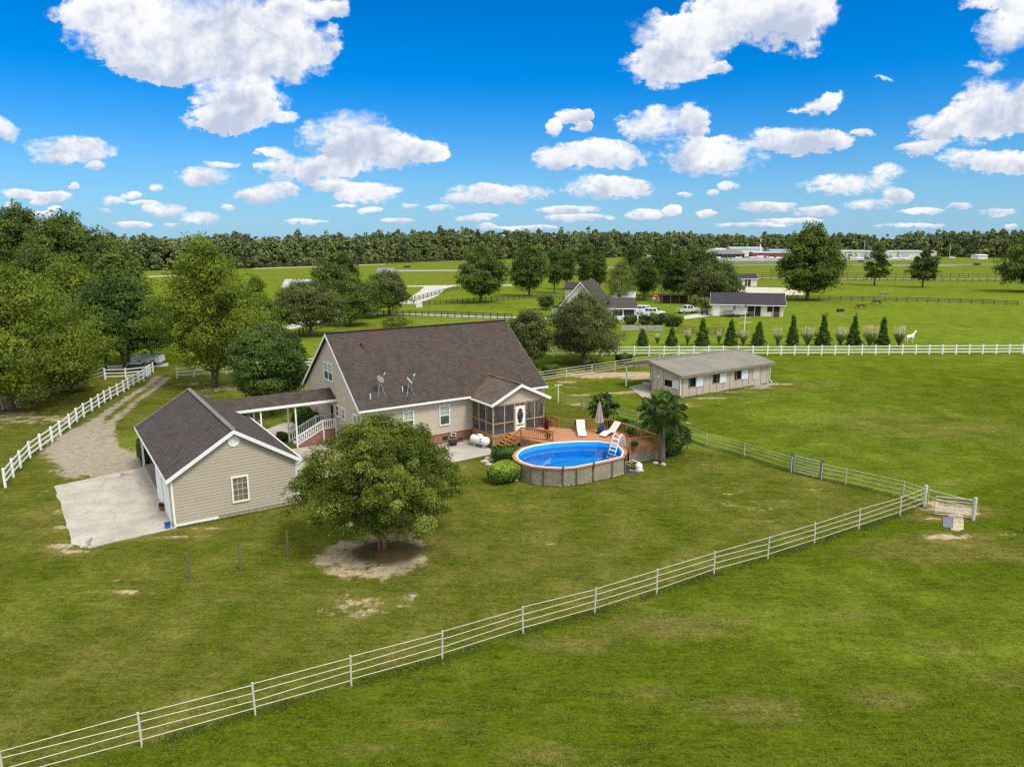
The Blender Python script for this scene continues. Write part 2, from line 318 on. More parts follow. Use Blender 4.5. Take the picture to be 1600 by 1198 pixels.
# ------------------------------------------------------------------ mesh helpers
ORG = {}
SPLIT = {'rake_board', 'corner_board', 'foundation_vent', 'downspout', 'gutter', 'stringer', 'flood_light', 'side_wall', 'fascia', 'roof', 'leg', 'shutter', 'armrest', 'base_wall'}
class MB:
    def __init__(s): s.v = []; s.f = []; s.mi = []; s.cur = 0
    def poly(s, pts):
        i = len(s.v); s.v += [tuple(p) for p in pts]; s.f.append(tuple(range(i, i+len(pts)))); s.mi.append(s.cur); return s
    def box(s, x0, x1, y0, y1, z0, z1):
        return s.hexa([(x0,y0,z0),(x1,y0,z0),(x1,y1,z0),(x0,y1,z0)], [(x0,y0,z1),(x1,y0,z1),(x1,y1,z1),(x0,y1,z1)])
    def hexa(s, lo, hi):                       # prism between two rings
        i = len(s.v); n = len(lo); s.v += [tuple(p) for p in lo]+[tuple(p) for p in hi]
        s.f.append(tuple(range(i+n-1, i-1, -1))); s.f.append(tuple(range(i+n, i+2*n))); s.mi += [s.cur]*2
        for k in range(n):
            s.f.append((i+k, i+(k+1) % n, i+n+(k+1) % n, i+n+k)); s.mi.append(s.cur)
        return s
    def beam(s, p, q, w, h, up=(0, 0, 1)):
        p, q = Vector(p), Vector(q); d = (q-p).normalized(); up = Vector(up)
        a = d.cross(up)
        if a.length < 1e-3: a = d.cross(Vector((1, 0, 0)))
        a.normalize(); b = a.cross(d).normalized(); a = a*w/2; b = b*h/2
        return s.hexa([p-a-b, p+a-b, p+a+b, p-a+b], [q-a-b, q+a-b, q+a+b, q-a+b])
    def tube(s, pts, r, n=8, cap=True):
        rs = r if isinstance(r, (list, tuple)) else [r]*len(pts)
        pts = [Vector(p) for p in pts]; i0 = len(s.v); prev = None
        for k, p in enumerate(pts):
            d = (pts[min(k+1, len(pts)-1)]-pts[max(k-1, 0)]).normalized()
            if prev is None:
                a = d.cross(Vector((0, 0, 1)))
                if a.length < .1: a = d.cross(Vector((1, 0, 0)))
            else: a = prev-d*prev.dot(d)
            a.normalize(); prev = a; b = d.cross(a)
            for j in range(n):
                t = 2*math.pi*j/n; s.v.append(tuple(p+(a*math.cos(t)+b*math.sin(t))*rs[k]))
        for k in range(len(pts)-1):
            for j in range(n):
                A = i0+k*n+j; B = i0+k*n+(j+1) % n
                s.f.append((A, B, B+n, A+n)); s.mi.append(s.cur)
        if cap:
            s.f.append(tuple(range(i0+n-1, i0-1, -1))); s.f.append(tuple(range(i0+(len(pts)-1)*n, i0+len(pts)*n))); s.mi += [s.cur]*2
        return s
    def lathe(s, c, prof, n=14):               # prof: (r, z) pairs round the vertical through c
        pts = [(c[0], c[1], c[2]+z) for r, z in prof]; i0 = len(s.v)
        for (r, z) in prof:
            for j in range(n):
                t = 2*math.pi*j/n; s.v.append((c[0]+r*math.cos(t), c[1]+r*math.sin(t), c[2]+z))
        for k in range(len(prof)-1):
            for j in range(n):
                A = i0+k*n+j; B = i0+k*n+(j+1) % n
                s.f.append((A, B, B+n, A+n)); s.mi.append(s.cur)
        s.f.append(tuple(range(i0+n-1, i0-1, -1))); s.f.append(tuple(range(i0+(len(prof)-1)*n, i0+len(prof)*n))); s.mi += [s.cur]*2
        return s
    def slab(s, pts, t):                       # sloping sheet of thickness t below pts
        return s.hexa([(p[0], p[1], p[2]-t) for p in pts], pts)
    def build(s, name, mat, parent=None, org=None, smooth=False, bevel=0.0):
        if name in SPLIT and parent is not None:              # each loose piece becomes a part of its own
            par = list(range(len(s.v)))
            def find(a):
                while par[a] != a: par[a] = par[par[a]]; a = par[a]
                return a
            for f in s.f:
                for b in f[1:]: par[find(b)] = find(f[0])
            gr = {}
            for f in s.f: gr.setdefault(find(f[0]), []).append(f)
            if len(gr) > 1:
                for fs in gr.values():
                    m_ = MB(); ix = sorted({i for f in fs for i in f}); mp = {i: k for k, i in enumerate(ix)}
                    m_.v = [s.v[i] for i in ix]; m_.f = [tuple(mp[i] for i in f) for f in fs]; m_.mi = [0]*len(fs)
                    ob = m_.build(name, mat, parent, org, smooth, bevel)
                return ob
        o3 = ORG.get(parent.name, (0, 0, 0)) if parent else (org or (0, 0, 0))
        me = bpy.data.meshes.new(name)
        me.from_pydata([(x-o3[0], y-o3[1], z-o3[2]) for x, y, z in s.v], [], s.f)
        for m_ in (mat if isinstance(mat, (list, tuple)) else [mat]): me.materials.append(m_)
        if s.cur: me.polygons.foreach_set('material_index', s.mi)
        if smooth: me.polygons.foreach_set('use_smooth', [True]*len(me.polygons))
        me.update()
        ob = bpy.data.objects.new(name, me); COL.objects.link(ob)
        if parent: ob.parent = parent; ORG[ob.name] = o3
        else: ob.location = o3
        if bevel:
            bv = ob.modifiers.new('bevel', 'BEVEL'); bv.width = bevel; bv.segments = 2; bv.limit_method = 'ANGLE'
        return ob
def tag(o, label, cat, group=None):
    o['label'] = label; o['category'] = cat
    if group: o['group'] = group
    return o
def struct(o, kind='structure', label=None):
    o['kind'] = kind
    if label: o['label'] = label
    return o
def TH(name, label, cat, u, v, z=0.0, group=None):        # a thing drawn in the house frame
    o = bpy.data.objects.new(name, None); COL.objects.link(o); o.empty_display_size = .3
    o.location = HW(u, v, z); o.rotation_euler = (0, 0, YAW); ORG[o.name] = (u, v, z)
    return tag(o, label, cat, group)
def TW(name, label, cat, x, y, z=0.0, rz=0.0, group=None):  # a thing drawn about its own base point
    o = bpy.data.objects.new(name, None); COL.objects.link(o); o.empty_display_size = .3
    o.location = (x, y, z); o.rotation_euler = (0, 0, rz); ORG[o.name] = (0, 0, 0)
    return tag(o, label, cat, group)
def kids(o): return [c for c in bpy.data.objects if c.parent == o]
def dup(o, loc, rz, label=None, sc=1.0, parent=None):
    c = o.copy(); COL.objects.link(c)
    if parent is None: c.location = loc; c.rotation_euler = (0, 0, rz); c.scale = (sc, sc, sc)
    else: c.parent = parent
    if label: c['label'] = label
    for ch in kids(o): dup(ch, None, 0, parent=c)
    return c

# ------------------------------------------------------------------ leaves (numpy)
def leaf_mesh(name, P_, Nn, size, tint, mat, aspect=.5, rng=None, parent=None, up=None):
    n = len(P_); rng = rng or np.random.default_rng(1)
    nn = Nn + rng.normal(0, .75, (n, 3)); nn /= np.linalg.norm(nn, axis=1)[:, None]+1e-9
    t = rng.normal(0, 1, (n, 3))
    if up is not None: t = t*.35+np.asarray(up)
    t -= nn*(t*nn).sum(1)[:, None]; t /= np.linalg.norm(t, axis=1)[:, None]+1e-9
    b = np.cross(nn, t); s = (size*rng.uniform(.65, 1.35, n))[:, None]
    V = np.stack([P_-t*s, P_+b*s*aspect+nn*s*.12, P_+t*s, P_-b*s*aspect+nn*s*.12], 1).reshape(-1, 3)
    me = bpy.data.meshes.new(name); me.vertices.add(4*n); me.vertices.foreach_set('co', V.astype(np.float32).ravel())
    me.loops.add(4*n); me.loops.foreach_set('vertex_index', np.arange(4*n, dtype=np.int32))
    me.polygons.add(n); me.polygons.foreach_set('loop_start', np.arange(0, 4*n, 4, dtype=np.int32))
    me.update(calc_edges=True)
    a = me.attributes.new('tint', 'FLOAT', 'POINT'); a.data.foreach_set('value', np.repeat(np.clip(tint, 0, 1), 4).astype(np.float32))
    me.materials.append(mat)
    ob = bpy.data.objects.new(name, me); COL.objects.link(ob)
    if parent: ob.parent = parent
    return ob
PROF = {
 'round': lambda t: np.sqrt(np.clip(1-(2*t-1)**2, 0, 1)),
 'oak': lambda t: np.clip(np.sin(np.pi*np.clip(t*.88+.12, 0, 1))**.6, 0, 1),
 'dome': lambda t: np.sqrt(np.clip(1-(t*1.02)**2.2, 0, 1))*np.clip(.72+t*2.2, 0, 1),
 'cone': lambda t: np.clip(1-t, 0, 1)**1.15*np.clip(.8+t*4, 0, 1),
 'egg': lambda t: np.sin(np.pi*np.clip(t, 0, 1)**.72)**.75,
 'umb': lambda t: np.interp(t, [0, .10, .3, .5, .68, .82, .92, 1], [.55, .92, 1, .93, .74, .50, .30, .08]),
 'pine': lambda t: np.clip(1.05-t, 0, 1)**.7*np.clip(.45+t*2.2, 0, 1)}
def crown_pts(rng, rad, zb, zt, prof, nc, cr, per, flat=.75, fill=.55, spray=1.0):
    """clumps of leaves through an uneven crown; returns points, outward normals, tints, clump centres"""
    t = rng.beta(1.15, 1.15, nc) if prof not in ('cone', 'pine') else rng.beta(1.0, 1.5, nc)
    ph = rng.uniform(0, 2*np.pi, nc)
    lobe = 1+.14*np.sin(ph*2+rng.uniform(0, 6))+.13*np.sin(ph*3+rng.uniform(0, 6)+t*3)+.12*np.sin(ph*5+t*9)
    rr = PROF[prof](t)*rad*lobe*rng.uniform(fill, 1.05, nc)**.8
    C = np.stack([rr*np.cos(ph), rr*np.sin(ph), zb+t*(zt-zb)], 1)
    rc = cr*rng.uniform(.45, 1.5, nc)
    cnt = np.maximum(3, (per*(rc/cr)**2).astype(int)); idx = np.repeat(np.arange(nc), cnt); n = len(idx)
    d = rng.normal(0, 1, (n, 3))+0*idx[:, None]; d[:, 2] = np.where(rng.random(n) < .72, np.abs(d[:, 2]), d[:, 2]); d /= np.linalg.norm(d, axis=1)[:, None]
    r = rc[idx]*rng.uniform(.35, 1, n)**.55
    Pp = C[idx]+d*r[:, None]*np.array([1, 1, flat])
    ax = C-np.array([0, 0, zb+(zt-zb)*.2]); ax /= np.linalg.norm(ax, axis=1)[:, None]+1e-6; ax += rng.normal(0, .35, ax.shape)
    pr_ = (d*ax[idx]).sum(1); Pp += spray*ax[idx]*(np.clip(pr_, 0, 1)**2*r*rng.uniform(.2, .9, nc)[idx])[:, None]
    out = C[idx]-np.array([0, 0, zb+(zt-zb)*.35]); out /= np.linalg.norm(out, axis=1)[:, None]+1e-6
    nn = d*.9+out*.6
    ct = rng.normal(.52, .24, nc)
    tint = ct[idx]+rng.normal(0, .14, n)
    return Pp, nn, tint, C
def trunk_mesh(rng, h, r, C, zb, nl, forks=1, mat=None, parent=None, name='trunk', lean=.0, rz0=1.0):
    mb = MB()
    for k in range(forks):
        a = 2*math.pi*k/forks+rng.uniform(0, 1); sp = .0 if forks == 1 else r*1.0
        x0, y0 = math.cos(a)*sp, math.sin(a)*sp; lx = math.cos(a)*(h*.10 if forks > 1 else lean)
        ly = math.sin(a)*(h*.10 if forks > 1 else lean)
        pts = [(x0, y0, -.15), (x0*1.0, y0, h*.06)]+[(x0+lx*q+rng.normal(0, r*.25), y0+ly*q+rng.normal(0, r*.25), h*q) for q in (.25, .5, .75)]+[(x0+lx, y0+ly, h*.93)]
        rr = r/(forks**.4)
        mb.tube(pts, [rr*1.45, rr*1.05, rr*.85, rr*.6, rr*.35, rr*.1], 9)
    sel = rng.permutation(len(C))[:nl]
    for i in sel:
        c = C[i]; z0 = max(h*.12, min(c[2]-np.hypot(c[0], c[1])*.75, h*.7)); z0 = max(z0, zb*.75)
        m = (c[0]*.45, c[1]*.45, z0+(c[2]-z0)*.5+rng.normal(0, .1))
        q = r*.38*(1-z0/h*.6)
        mb.tube([(lean*z0/h, 0, z0), m, (c[0]*.92, c[1]*.92, c[2])], [q, q*.65, q*.2], 5, cap=False)
    return mb.build(name, mat or BARK, parent, smooth=True)
def tree(kind, label, px, py, top, width, prof='round', mat=None, leaf=.25, nc=90, cr=None, per=90, bare=.2, seed=0, forks=1,
         trunk=None, cat='tree', group=None, flat=.75, cx=0.0, up=None, aspect=.5, fill=.55, z=0.0, dist=None, limbs=22, lean=0, bark=None, spray=1.0):
    """px, py: foot of the trunk in the photo; top: the crown's top row; width in photo pixels"""
    x, y, _ = G(px, py) if dist is None else (G(px, 375+17*FPX/dist)[0], G(px, 375+17*FPX/dist)[1], 0)
    d = math.hypot(x, y); yb = py if dist is None else 375+17*FPX/dist
    H_ = CAMH*(yb-top)/(yb-375); Wd = width*math.hypot(y, CAMH)*1.0/FPX
    rng = np.random.default_rng(seed+100)
    T = TW(kind, label, cat, x, y, z, rng.uniform(0, 6), group)
    cr = cr or Wd*.13; rad = (Wd/2-cr*.6)*.93; zb = H_*bare+cr*.5; zt = H_-cr*.55
    Pp, nn, ti, C = crown_pts(rng, rad, zb, zt, prof, nc, cr, per, flat, fill, spray)
    kp = Pp[:, 2] > H_*bare*.6; Pp, nn, ti = Pp[kp], nn[kp], ti[kp]
    if cx: Pp[:, 0] += cx; C[:, 0] += cx
    trunk_mesh(rng, H_*.9, trunk or H_*.022, C, zb, limbs, forks, MATS[bark] if bark else None, T, lean=lean)
    leaf_mesh('crown', Pp, nn, leaf, ti, mat or L_OAK, aspect, rng, T, up)
    return T
def bush(kind, label, u, v, rx, ry, h, mat=None, leaf=.05, n=9000, seed=0, cat='shrub', group=None, world=None, box=.0, z=0.0, rz=YAW, mats=None, lump=.06):
    """clipped shrub: a leafy shell over a dark solid core; box>0 squares it off"""
    rng = np.random.default_rng(seed+500)
    x, y = (world if world else HW(u, v)[:2])
    T = TW(kind, label, cat, x, y, z, rz, group)
    d = rng.normal(0, 1, (n, 3)); d[:, 2] = np.abs(d[:, 2])*1.0-.25*(rng.random(n) < .4); d /= np.linalg.norm(d, axis=1)[:, None]
    if box: p_ = 2+box*6; d = d/((np.abs(d)**p_).sum(1)**(1/p_))[:, None]
    fr = rng.normal(0, 1, (6, 3))*3; amp = 1+lump*sum(np.sin(d@fr[i]+i) for i in range(6))
    r = rng.uniform(.80, 1.03, n)*amp
    Pp = d*r[:, None]*np.array([rx, ry, h*.56])+np.array([0, 0, h*.44]); Pp[:, 2] = np.clip(Pp[:, 2], .02, None)
    ti = .5+.25*np.sin(Pp@(rng.normal(0, 1, 3)*2.5))+rng.normal(0, .18, n)+.12*d[:, 2]*(mat is L_BRIGHT)
    leaf_mesh('foliage', Pp, d, leaf, ti, mat or L_BOX, .6, rng, T)
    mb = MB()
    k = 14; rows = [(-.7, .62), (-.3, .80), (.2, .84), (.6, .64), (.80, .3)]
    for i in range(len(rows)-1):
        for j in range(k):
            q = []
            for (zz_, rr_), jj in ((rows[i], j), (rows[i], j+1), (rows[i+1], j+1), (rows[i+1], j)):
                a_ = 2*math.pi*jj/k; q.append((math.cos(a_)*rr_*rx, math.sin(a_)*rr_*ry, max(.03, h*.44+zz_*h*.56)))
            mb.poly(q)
    mb.build('branches', L_DARK if False else MATS['dark_bush_core'], T)  # added dark solid core, no modelled branches, blocks the view through
    return T
stdmat('dark_bush_core', (.022, .038, .012), .95, .3)

# ------------------------------------------------------------------ ground: one sheet, fine near the camera, coarse far off
def axis(a, b, step, lo, hi):
    c = list(np.arange(a, b+1e-6, step)); s = step; x = a; left = []
    while x > lo: s *= 1.13; x -= s; left.append(max(x, lo))
    s = step; x = c[-1]; right = []
    while x < hi: s *= 1.13; x += s; right.append(min(x, hi))
    return np.array(left[::-1]+c+right)
gx = axis(-62, 72, .4, -3500, 3500); gy = axis(18, 128, .4, -400, 5200)
XX, YY = np.meshgrid(gx, gy); V = np.stack([XX.ravel(), YY.ravel(), np.zeros(XX.size)], 1)
def seg_d(px_, py_, A, B):
    ax, ay = A; bx, by = B; L2 = (bx-ax)**2+(by-ay)**2+1e-9
    t = np.clip(((px_-ax)*(bx-ax)+(py_-ay)*(by-ay))/L2, 0, 1)
    return np.hypot(px_-ax-t*(bx-ax), py_-ay-t*(by-ay)), t
x_, y_ = V[:, 0], V[:, 1]
u_ = (x_-OX)*CA+(y_-OY)*SA; v_ = -(x_-OX)*SA+(y_-OY)*CA
dirt = np.zeros(len(V)); dry = np.zeros(len(V)); bright = np.zeros(len(V)); grav = np.zeros(len(V))
def spot(arr, px, py, rx, ry, s, soft=1.0):      # patch centred where the photo shows it, radii in metres
    c = G(px, py); d = np.hypot((x_-c[0])/rx, (y_-c[1])/ry)
    np.maximum(arr, s*np.clip((1.25-d)/(.7*soft), 0, 1), out=arr)
def track(arr, pts, wd, s, soft=.5):
    q = [G(a, b) for a, b, *_ in pts]
    for k in range(len(q)-1):
        d, t = seg_d(x_, y_, q[k][:2], q[k+1][:2]); w_ = wd if not isinstance(wd, list) else wd[k]+(wd[k+1]-wd[k])*t
        np.maximum(arr, s*np.clip((w_+soft-d)/(2*soft), 0, 1), out=arr)
# gravel apron and the two wheel ruts of the drive
track(grav, [(190,735),(160,722),(118,700),(112,680),(140,665)], [2.2,3.0,2.4,1.7,1.0], 1.0, .8)
track(grav, [(120,740),(125,700),(150,668)], [1.2,2.0,1.0], .9, .8)
track(grav, [(140,668),(160,650),(180,635),(205,618),(235,600),(246,588)], [1.1,.55,.5,.5,.5,.5], .85, .35)
track(grav, [(160,700),(170,664),(192,645),(212,628),(240,608),(262,590)], [1.4,.6,.5,.45,.5,.6], .80, .35)
track(dirt, [(100,770),(60,775),(85,740),(60,720)], [.8,.5,.6,.4], .42, 1.2)
spot(dirt, 60, 655, 6, 2.2, .62); spot(dirt, 5, 650, 5, 3, .6); spot(dirt, 25, 635, 3, 2, .55); track(dirt, [(0,668),(60,650),(110,622),(150,600),(175,596)], .8, .5, 1.2)
spot(dirt, 350, 606, 4, 2.4, .6); spot(dirt, 300, 600, 3, 1.5, .5); spot(dirt, 420, 655, 3, 1.5, .35)
# ring of bare earth round the crepe myrtle, worn patches in the lawn
c = G(585, 866); rr = np.hypot((x_-c[0])/3.35, (y_-c[1])/3.3)
np.maximum(dirt, .84*np.clip((1.16-rr)/.40, 0, 1)*(1-.16*(np.sin(np.arctan2(y_-c[1], x_-c[0])*3+1)+np.sin(np.arctan2(y_-c[1], x_-c[0])*7)*.6)*(rr > .55)), out=dirt); 
c = G(606, 861); bed = np.clip((1-np.hypot((x_-c[0])/2.15, (y_-c[1])/1.7))/.14, 0, 1)
for a in [(95,852,1.0,.5,.75),(112,861,1.2,.4,.75),(90,825,.6,.7,.55),(92,800,.5,1.2,.5),(200,925,1.0,.35,.7),(150,925,.8,.3,.6),(195,905,.9,.3,.5),(225,840,1.2,.4,.6),(290,838,1.5,.35,.7),(310,826,1.3,.3,.7),(560,950,1.8,1.3,.55),(600,945,1.5,.9,.5),(540,930,.6,.3,.6),(500,960,1.2,.5,.42),(640,930,1.2,.5,.45),
          (765,760,.5,.3,.7),(800,770,.4,.2,.6),(970,762,.6,.25,.5),(1090,725,1.2,.6,.5),(1080,712,.8,.3,.5),(1045,805,.5,.2,.4),(740,860,.8,.4,.5),(860,850,1.0,.3,.45),(1180,790,2.6,1.5,.42),(1210,815,1.5,.6,.4),(1150,770,2,.8,.36),
          (1140,755,1.0,.4,.45),(1200,745,.5,.25,.5),(1270,765,1,.4,.4),(690,760,.8,.4,.3),(400,905,1.5,.6,.3),
          (965,585,8,1.9,1.0),(930,588,4,1.6,.8),(885,597,1.6,.6,.8),(960,614,2.2,.45,.95),(993,612,2,.5,.85),(990,583,4,1.2,.9),(900,605,2.4,.8,.4),(906,617,1.5,.6,.75),(1000,590,3,1.5,.8),(900,632,1.1,.6,.7),
          (1075,634,1.6,.35,.7),(1110,622,3.0,.4,.75),(1155,612,3.5,.5,.6),(1185,606,2.5,.7,.7),(1205,600,3.2,.9,.75),(1065,632,1.2,.4,.7),(1160,635,.8,.35,.6),(1075,660,1,.4,.5),(1045,650,1.3,.5,.4),
          (1488,796,1.9,.8,.95),(1505,800,1.2,.7,.85),(1466,786,1.5,.5,.75),(1455,810,1.2,.4,.7),(1485,838,1.8,.45,.85),(1460,842,1.2,.35,.6),(1530,838,1.4,.4,.5),(1432,790,1.0,.5,.5),(1540,870,2.8,.7,.3),(1585,835,1.5,.3,.5),(1350,775,1,.3,.3),
          (1451,702,.5,.12,.8),(1345,675,.5,.1,.7),(1480,755,.5,.12,.6),(1290,500,6,1.2,.55),(1230,498,9,.9,.75),(1330,503,9,.9,.35),(1040,470,6,2,.4),(912,572,3.5,1.6,.55),(870,563,3,1.5,.4),(700,706,2,.4,.4)]:
    spot(dirt, *a); spot(dry, a[0], a[1], a[2]*1.7+.3, a[3]*1.7+.3, min(.85, a[4]))
spot(dry, 1440, 665, 14, 7, .5, 1.3); spot(dry, 1260, 600, 9, 3, .45, 1.2); spot(dry, 1500, 860, 7, 1.8, .75); spot(dry, 1420, 850, 4, 1.2, .5); spot(dry, 1290, 800, 5, 2, .5)
spot(dry, 1150, 950, 12, 2, .22); spot(dry, 700, 1080, 6, 2, .2); spot(dry, 200, 880, 9, 3, .45); spot(dry, 90, 800, 3, 5, .6); spot(dry, 50, 690, 5, 6, .5); spot(dry, 450, 960, 8, 2, .4)
for a in [(1050,975,4.5,1.6,.75),(900,1005,3.5,1.1,.65),(1175,1105,2.6,1.2,.75),(860,1180,2.4,.7,.6),(700,1130,2.6,.8,.5),(1380,1090,2.2,1.0,.6),(1330,960,2.6,1.0,.5),(1480,1010,2.5,.9,.5),(560,1170,2.5,.6,.5),(1010,1080,2,.8,.45),(1560,1060,2,1.0,.55)]: spot(dry, *a, 1.4)
spot(bright, 1240, 650, 9, 5, .7, 1.3); spot(bright, 220, 690, 3.2, 5, .8); spot(bright, 1100, 690, 4, 4, .7); spot(bright, 1300, 745, 5, 1.5, .5); spot(bright, 60, 940, 4, 4, .55); spot(bright, 1400, 960, 12, 6, .5); spot(bright, 1300, 590, 12, 3, .4)
FA, FB, FC = G(1444, 791), G(222, 1167), G(872, 628)
def side(A, B): return (B[0]-A[0])*(y_-A[1])-(B[1]-A[1])*(x_-A[0])
lawn = (side(FB, FA) > 0) & (side(FA, FC) > 0)
lw = np.where(lawn, 1.0, 0)
yb_w = G(1480, 556)[1]
far = np.clip((y_-yb_w)/4, 0, 1)
right = np.where((side(FA, FC) <= 0) & (side(FB, FA) > 0), 1.0, 0)
dry = np.maximum(dry, lw*.46*(y_ < 100)); bright = np.maximum(bright, far*.75); bright = np.maximum(bright, right*.45)
dry = np.maximum(dry, np.where(y_ > 270, .34, 0))
left_f = (x_ < -30) & (y_ < 90); dry = np.maximum(dry, left_f*.35)
bright = np.where((v_ > 14) & (y_ < 120) & (u_ > -3) & (u_ < 30), .8, bright)
def ground_mat():
    m, nt, b = newmat('grass_and_earth'); o = objvec(nt)
    def at(k): n = N(nt, 'ShaderNodeAttribute'); n.attribute_name = k; return n.outputs['Fac']
    nL = noise(nt, o, .045, 5, .6); nM = noise(nt, o, .35, 6, .65); nS = noise(nt, o, 2.0, 7, .78); nF = noise(nt, o, 6.5, 5, .8)
    mp = N(nt, 'ShaderNodeMapping'); mp.inputs['Rotation'].default_value = (0, 0, R(45)); mp.inputs['Scale'].default_value = (.45, 2.6, 1); lk(nt, o, mp.inputs[0])
    nStr = noise(nt, mp.outputs[0], 1.0, 5, .65, .4)
    mp2 = N(nt, 'ShaderNodeMapping'); mp2.inputs['Rotation'].default_value = (0, 0, R(38)); mp2.inputs['Scale'].default_value = (1.6, 8.0, 1); lk(nt, o, mp2.inputs[0])
    nStr2 = noise(nt, mp2.outputs[0], 1.0, 4, .6, .5)
    f = math_n(nt, 'ADD', math_n(nt, 'MULTIPLY', nS, .34), math_n(nt, 'ADD', math_n(nt, 'MULTIPLY', nM, .22), math_n(nt, 'MULTIPLY', nF, .52)))
    f = math_n(nt, 'ADD', f, math_n(nt, 'MULTIPLY', math_n(nt, 'ADD', nStr, nStr2), .26))
    f = smooth(nt, f, .62, .98)
    g = mixc(nt, f, G_DARK, G_LITE)
    gb = mixc(nt, f, GB_DARK, GB_LITE); gd = mixc(nt, f, GD_DARK, GD_LITE)
    jit = math_n(nt, 'MULTIPLY_ADD', nM, 1.1, -.55)
    jl = math_n(nt, 'MULTIPLY_ADD', nL, 1.6, -.8)
    brf = smooth(nt, math_n(nt, 'ADD', math_n(nt, 'ADD', at('bright'), math_n(nt, 'MULTIPLY', jit, .6)), math_n(nt, 'MULTIPLY', jl, .5)), .15, .95)
    drf = smooth(nt, math_n(nt, 'ADD', math_n(nt, 'ADD', at('dry'), jit), math_n(nt, 'MULTIPLY', jl, .35)), .1, 1.0)
    c = mixc(nt, brf, g, gb); c = mixc(nt, drf, c, gd)
    yel = math_n(nt, 'MULTIPLY', smooth(nt, math_n(nt, 'ADD', nM, math_n(nt, 'MULTIPLY_ADD', nS, .5, -.25)), .58, .74), .35)
    c = mixc(nt, yel, c, G_YEL)
    nD = noise(nt, o, 1.1, 7, .75)
    df = smooth(nt, math_n(nt, 'ADD', at('dirt'), math_n(nt, 'MULTIPLY_ADD', nD, 2.5, -1.28)), .40, .78)
    dc = mixc(nt, smooth(nt, math_n(nt, 'ADD', math_n(nt, 'MULTIPLY', nS, .6), math_n(nt, 'MULTIPLY', nF, .4)), .35, .65), (.27, .20, .115), (.56, .45, .30))
    c = mixc(nt, math_n(nt, 'MULTIPLY', df, .92), c, dc)
    gf = smooth(nt, math_n(nt, 'ADD', at('gravel'), math_n(nt, 'MULTIPLY_ADD', nD, 2.4, -1.30)), .26, .66)
    gc = mixc(nt, smooth(nt, math_n(nt, 'ADD', math_n(nt, 'MULTIPLY', nS, .5), math_n(nt, 'MULTIPLY', noise(nt, o, 22, 3, .8), .5)), .34, .66), (.19, .155, .115), (.44, .375, .29))
    c = mixc(nt, math_n(nt, 'MULTIPLY', gf, .9), c, gc)
    c = mixc(nt, at('bed'), c, mixc(nt, nS, (.075, .055, .024), (.16, .115, .050)))
    lk(nt, c, b.inputs['Base Color']); b.inputs['Roughness'].default_value = 1; b.inputs['Specular IOR Level'].default_value = 0
    bump(nt, b, math_n(nt, 'ADD', math_n(nt, 'MULTIPLY', nS, .6), math_n(nt, 'MULTIPLY', nF, .4)), .55, .12)
    return m
me = bpy.data.meshes.new('ground'); nx, ny = len(gx), len(gy)
me.vertices.add(len(V)); me.vertices.foreach_set('co', V.astype(np.float32).ravel())
i, j = np.meshgrid(np.arange(nx-1), np.arange(ny-1)); a0 = (j*nx+i).ravel()
q = np.stack([a0, a0+1, a0+1+nx, a0+nx], 1).astype(np.int32)
me.loops.add(q.size); me.loops.foreach_set('vertex_index', q.ravel()); me.polygons.add(len(q)); me.polygons.foreach_set('loop_start', np.arange(0, q.size, 4, dtype=np.int32)); me.update(calc_edges=True)
for k, arr in (('dirt', dirt), ('dry', dry), ('bright', bright), ('gravel', grav), ('bed', bed)):
    at_ = me.attributes.new(k, 'FLOAT', 'POINT'); at_.data.foreach_set('value', arr.astype(np.float32))
me.materials.append(ground_mat())
gob = bpy.data.objects.new('ground', me); COL.objects.link(gob); struct(gob)

# grass blades that stand up off the sheet, thickest toward the camera
def sample(arr, X, Y):
    i_ = np.clip(np.searchsorted(gx, X), 0, nx-1); j_ = np.clip(np.searchsorted(gy, Y), 0, ny-1); return arr[j_*nx+i_]
rg_ = np.random.default_rng(5); NB = 330000
Yb = 18+68*rg_.random(NB)**1.5; Xb = rg_.uniform(-.80, .80, NB)*(Yb+9)
cl = np.sin(Xb*1.9+np.sin(Yb*1.3)*2)+np.sin(Yb*2.7+np.sin(Xb*.8)*2)+rg_.normal(0, 1.1, NB)
dd_, gg_, bb_, ry_, br_ = (sample(a_, Xb, Yb) for a_ in (dirt, grav, bed, dry, bright))
ub, vb = (Xb-OX)*CA+(Yb-OY)*SA, -(Xb-OX)*SA+(Yb-OY)*CA
inb = ((ub > -20.6) & (ub < -7) & (vb > -7.4) & (vb < 8)) | ((ub > -7.5) & (ub < 19) & (vb > -4.9) & (vb < 15)) | ((np.hypot(ub-12, (vb+11.2)*1.25) < 5))
kp = (cl > -.6) & (dd_ < .35) & (gg_ < .3) & (bb_ < .3) & ~inb
Xb, Yb, ry_, br_ = Xb[kp], Yb[kp], ry_[kp], br_[kp]; nb = len(Xb); szb = rg_.uniform(.025, .055, nb)*(1+(Yb-18)/70)
def blades():
    P_ = np.stack([Xb, Yb, szb*.45], 1); tn = np.clip(.62+.3*br_-.62*ry_+rg_.normal(0, .2, nb)+.12*np.sin(Xb*.31+Yb*.17), 0, 1)
    m = leafmat('grass_blades', (.13, .115, .028), (.105, .150, .006), .2)
    o = leaf_mesh('grass', P_, np.stack([rg_.normal(0, .5, nb), rg_.normal(0, .5, nb)-.2, np.full(nb, 1.0)], 1)*2.2, szb, tn, m, .3, rg_)
    struct(o, 'stuff', 'short mown grass blades over the lawn and pasture')
blades()
rng = np.random.default_rng(5)
def scatter(n, x0, x1, y0, y1, keep=None):
    X = rng.uniform(x0, x1, n); Y = rng.uniform(y0, y1, n)
    return X, Y

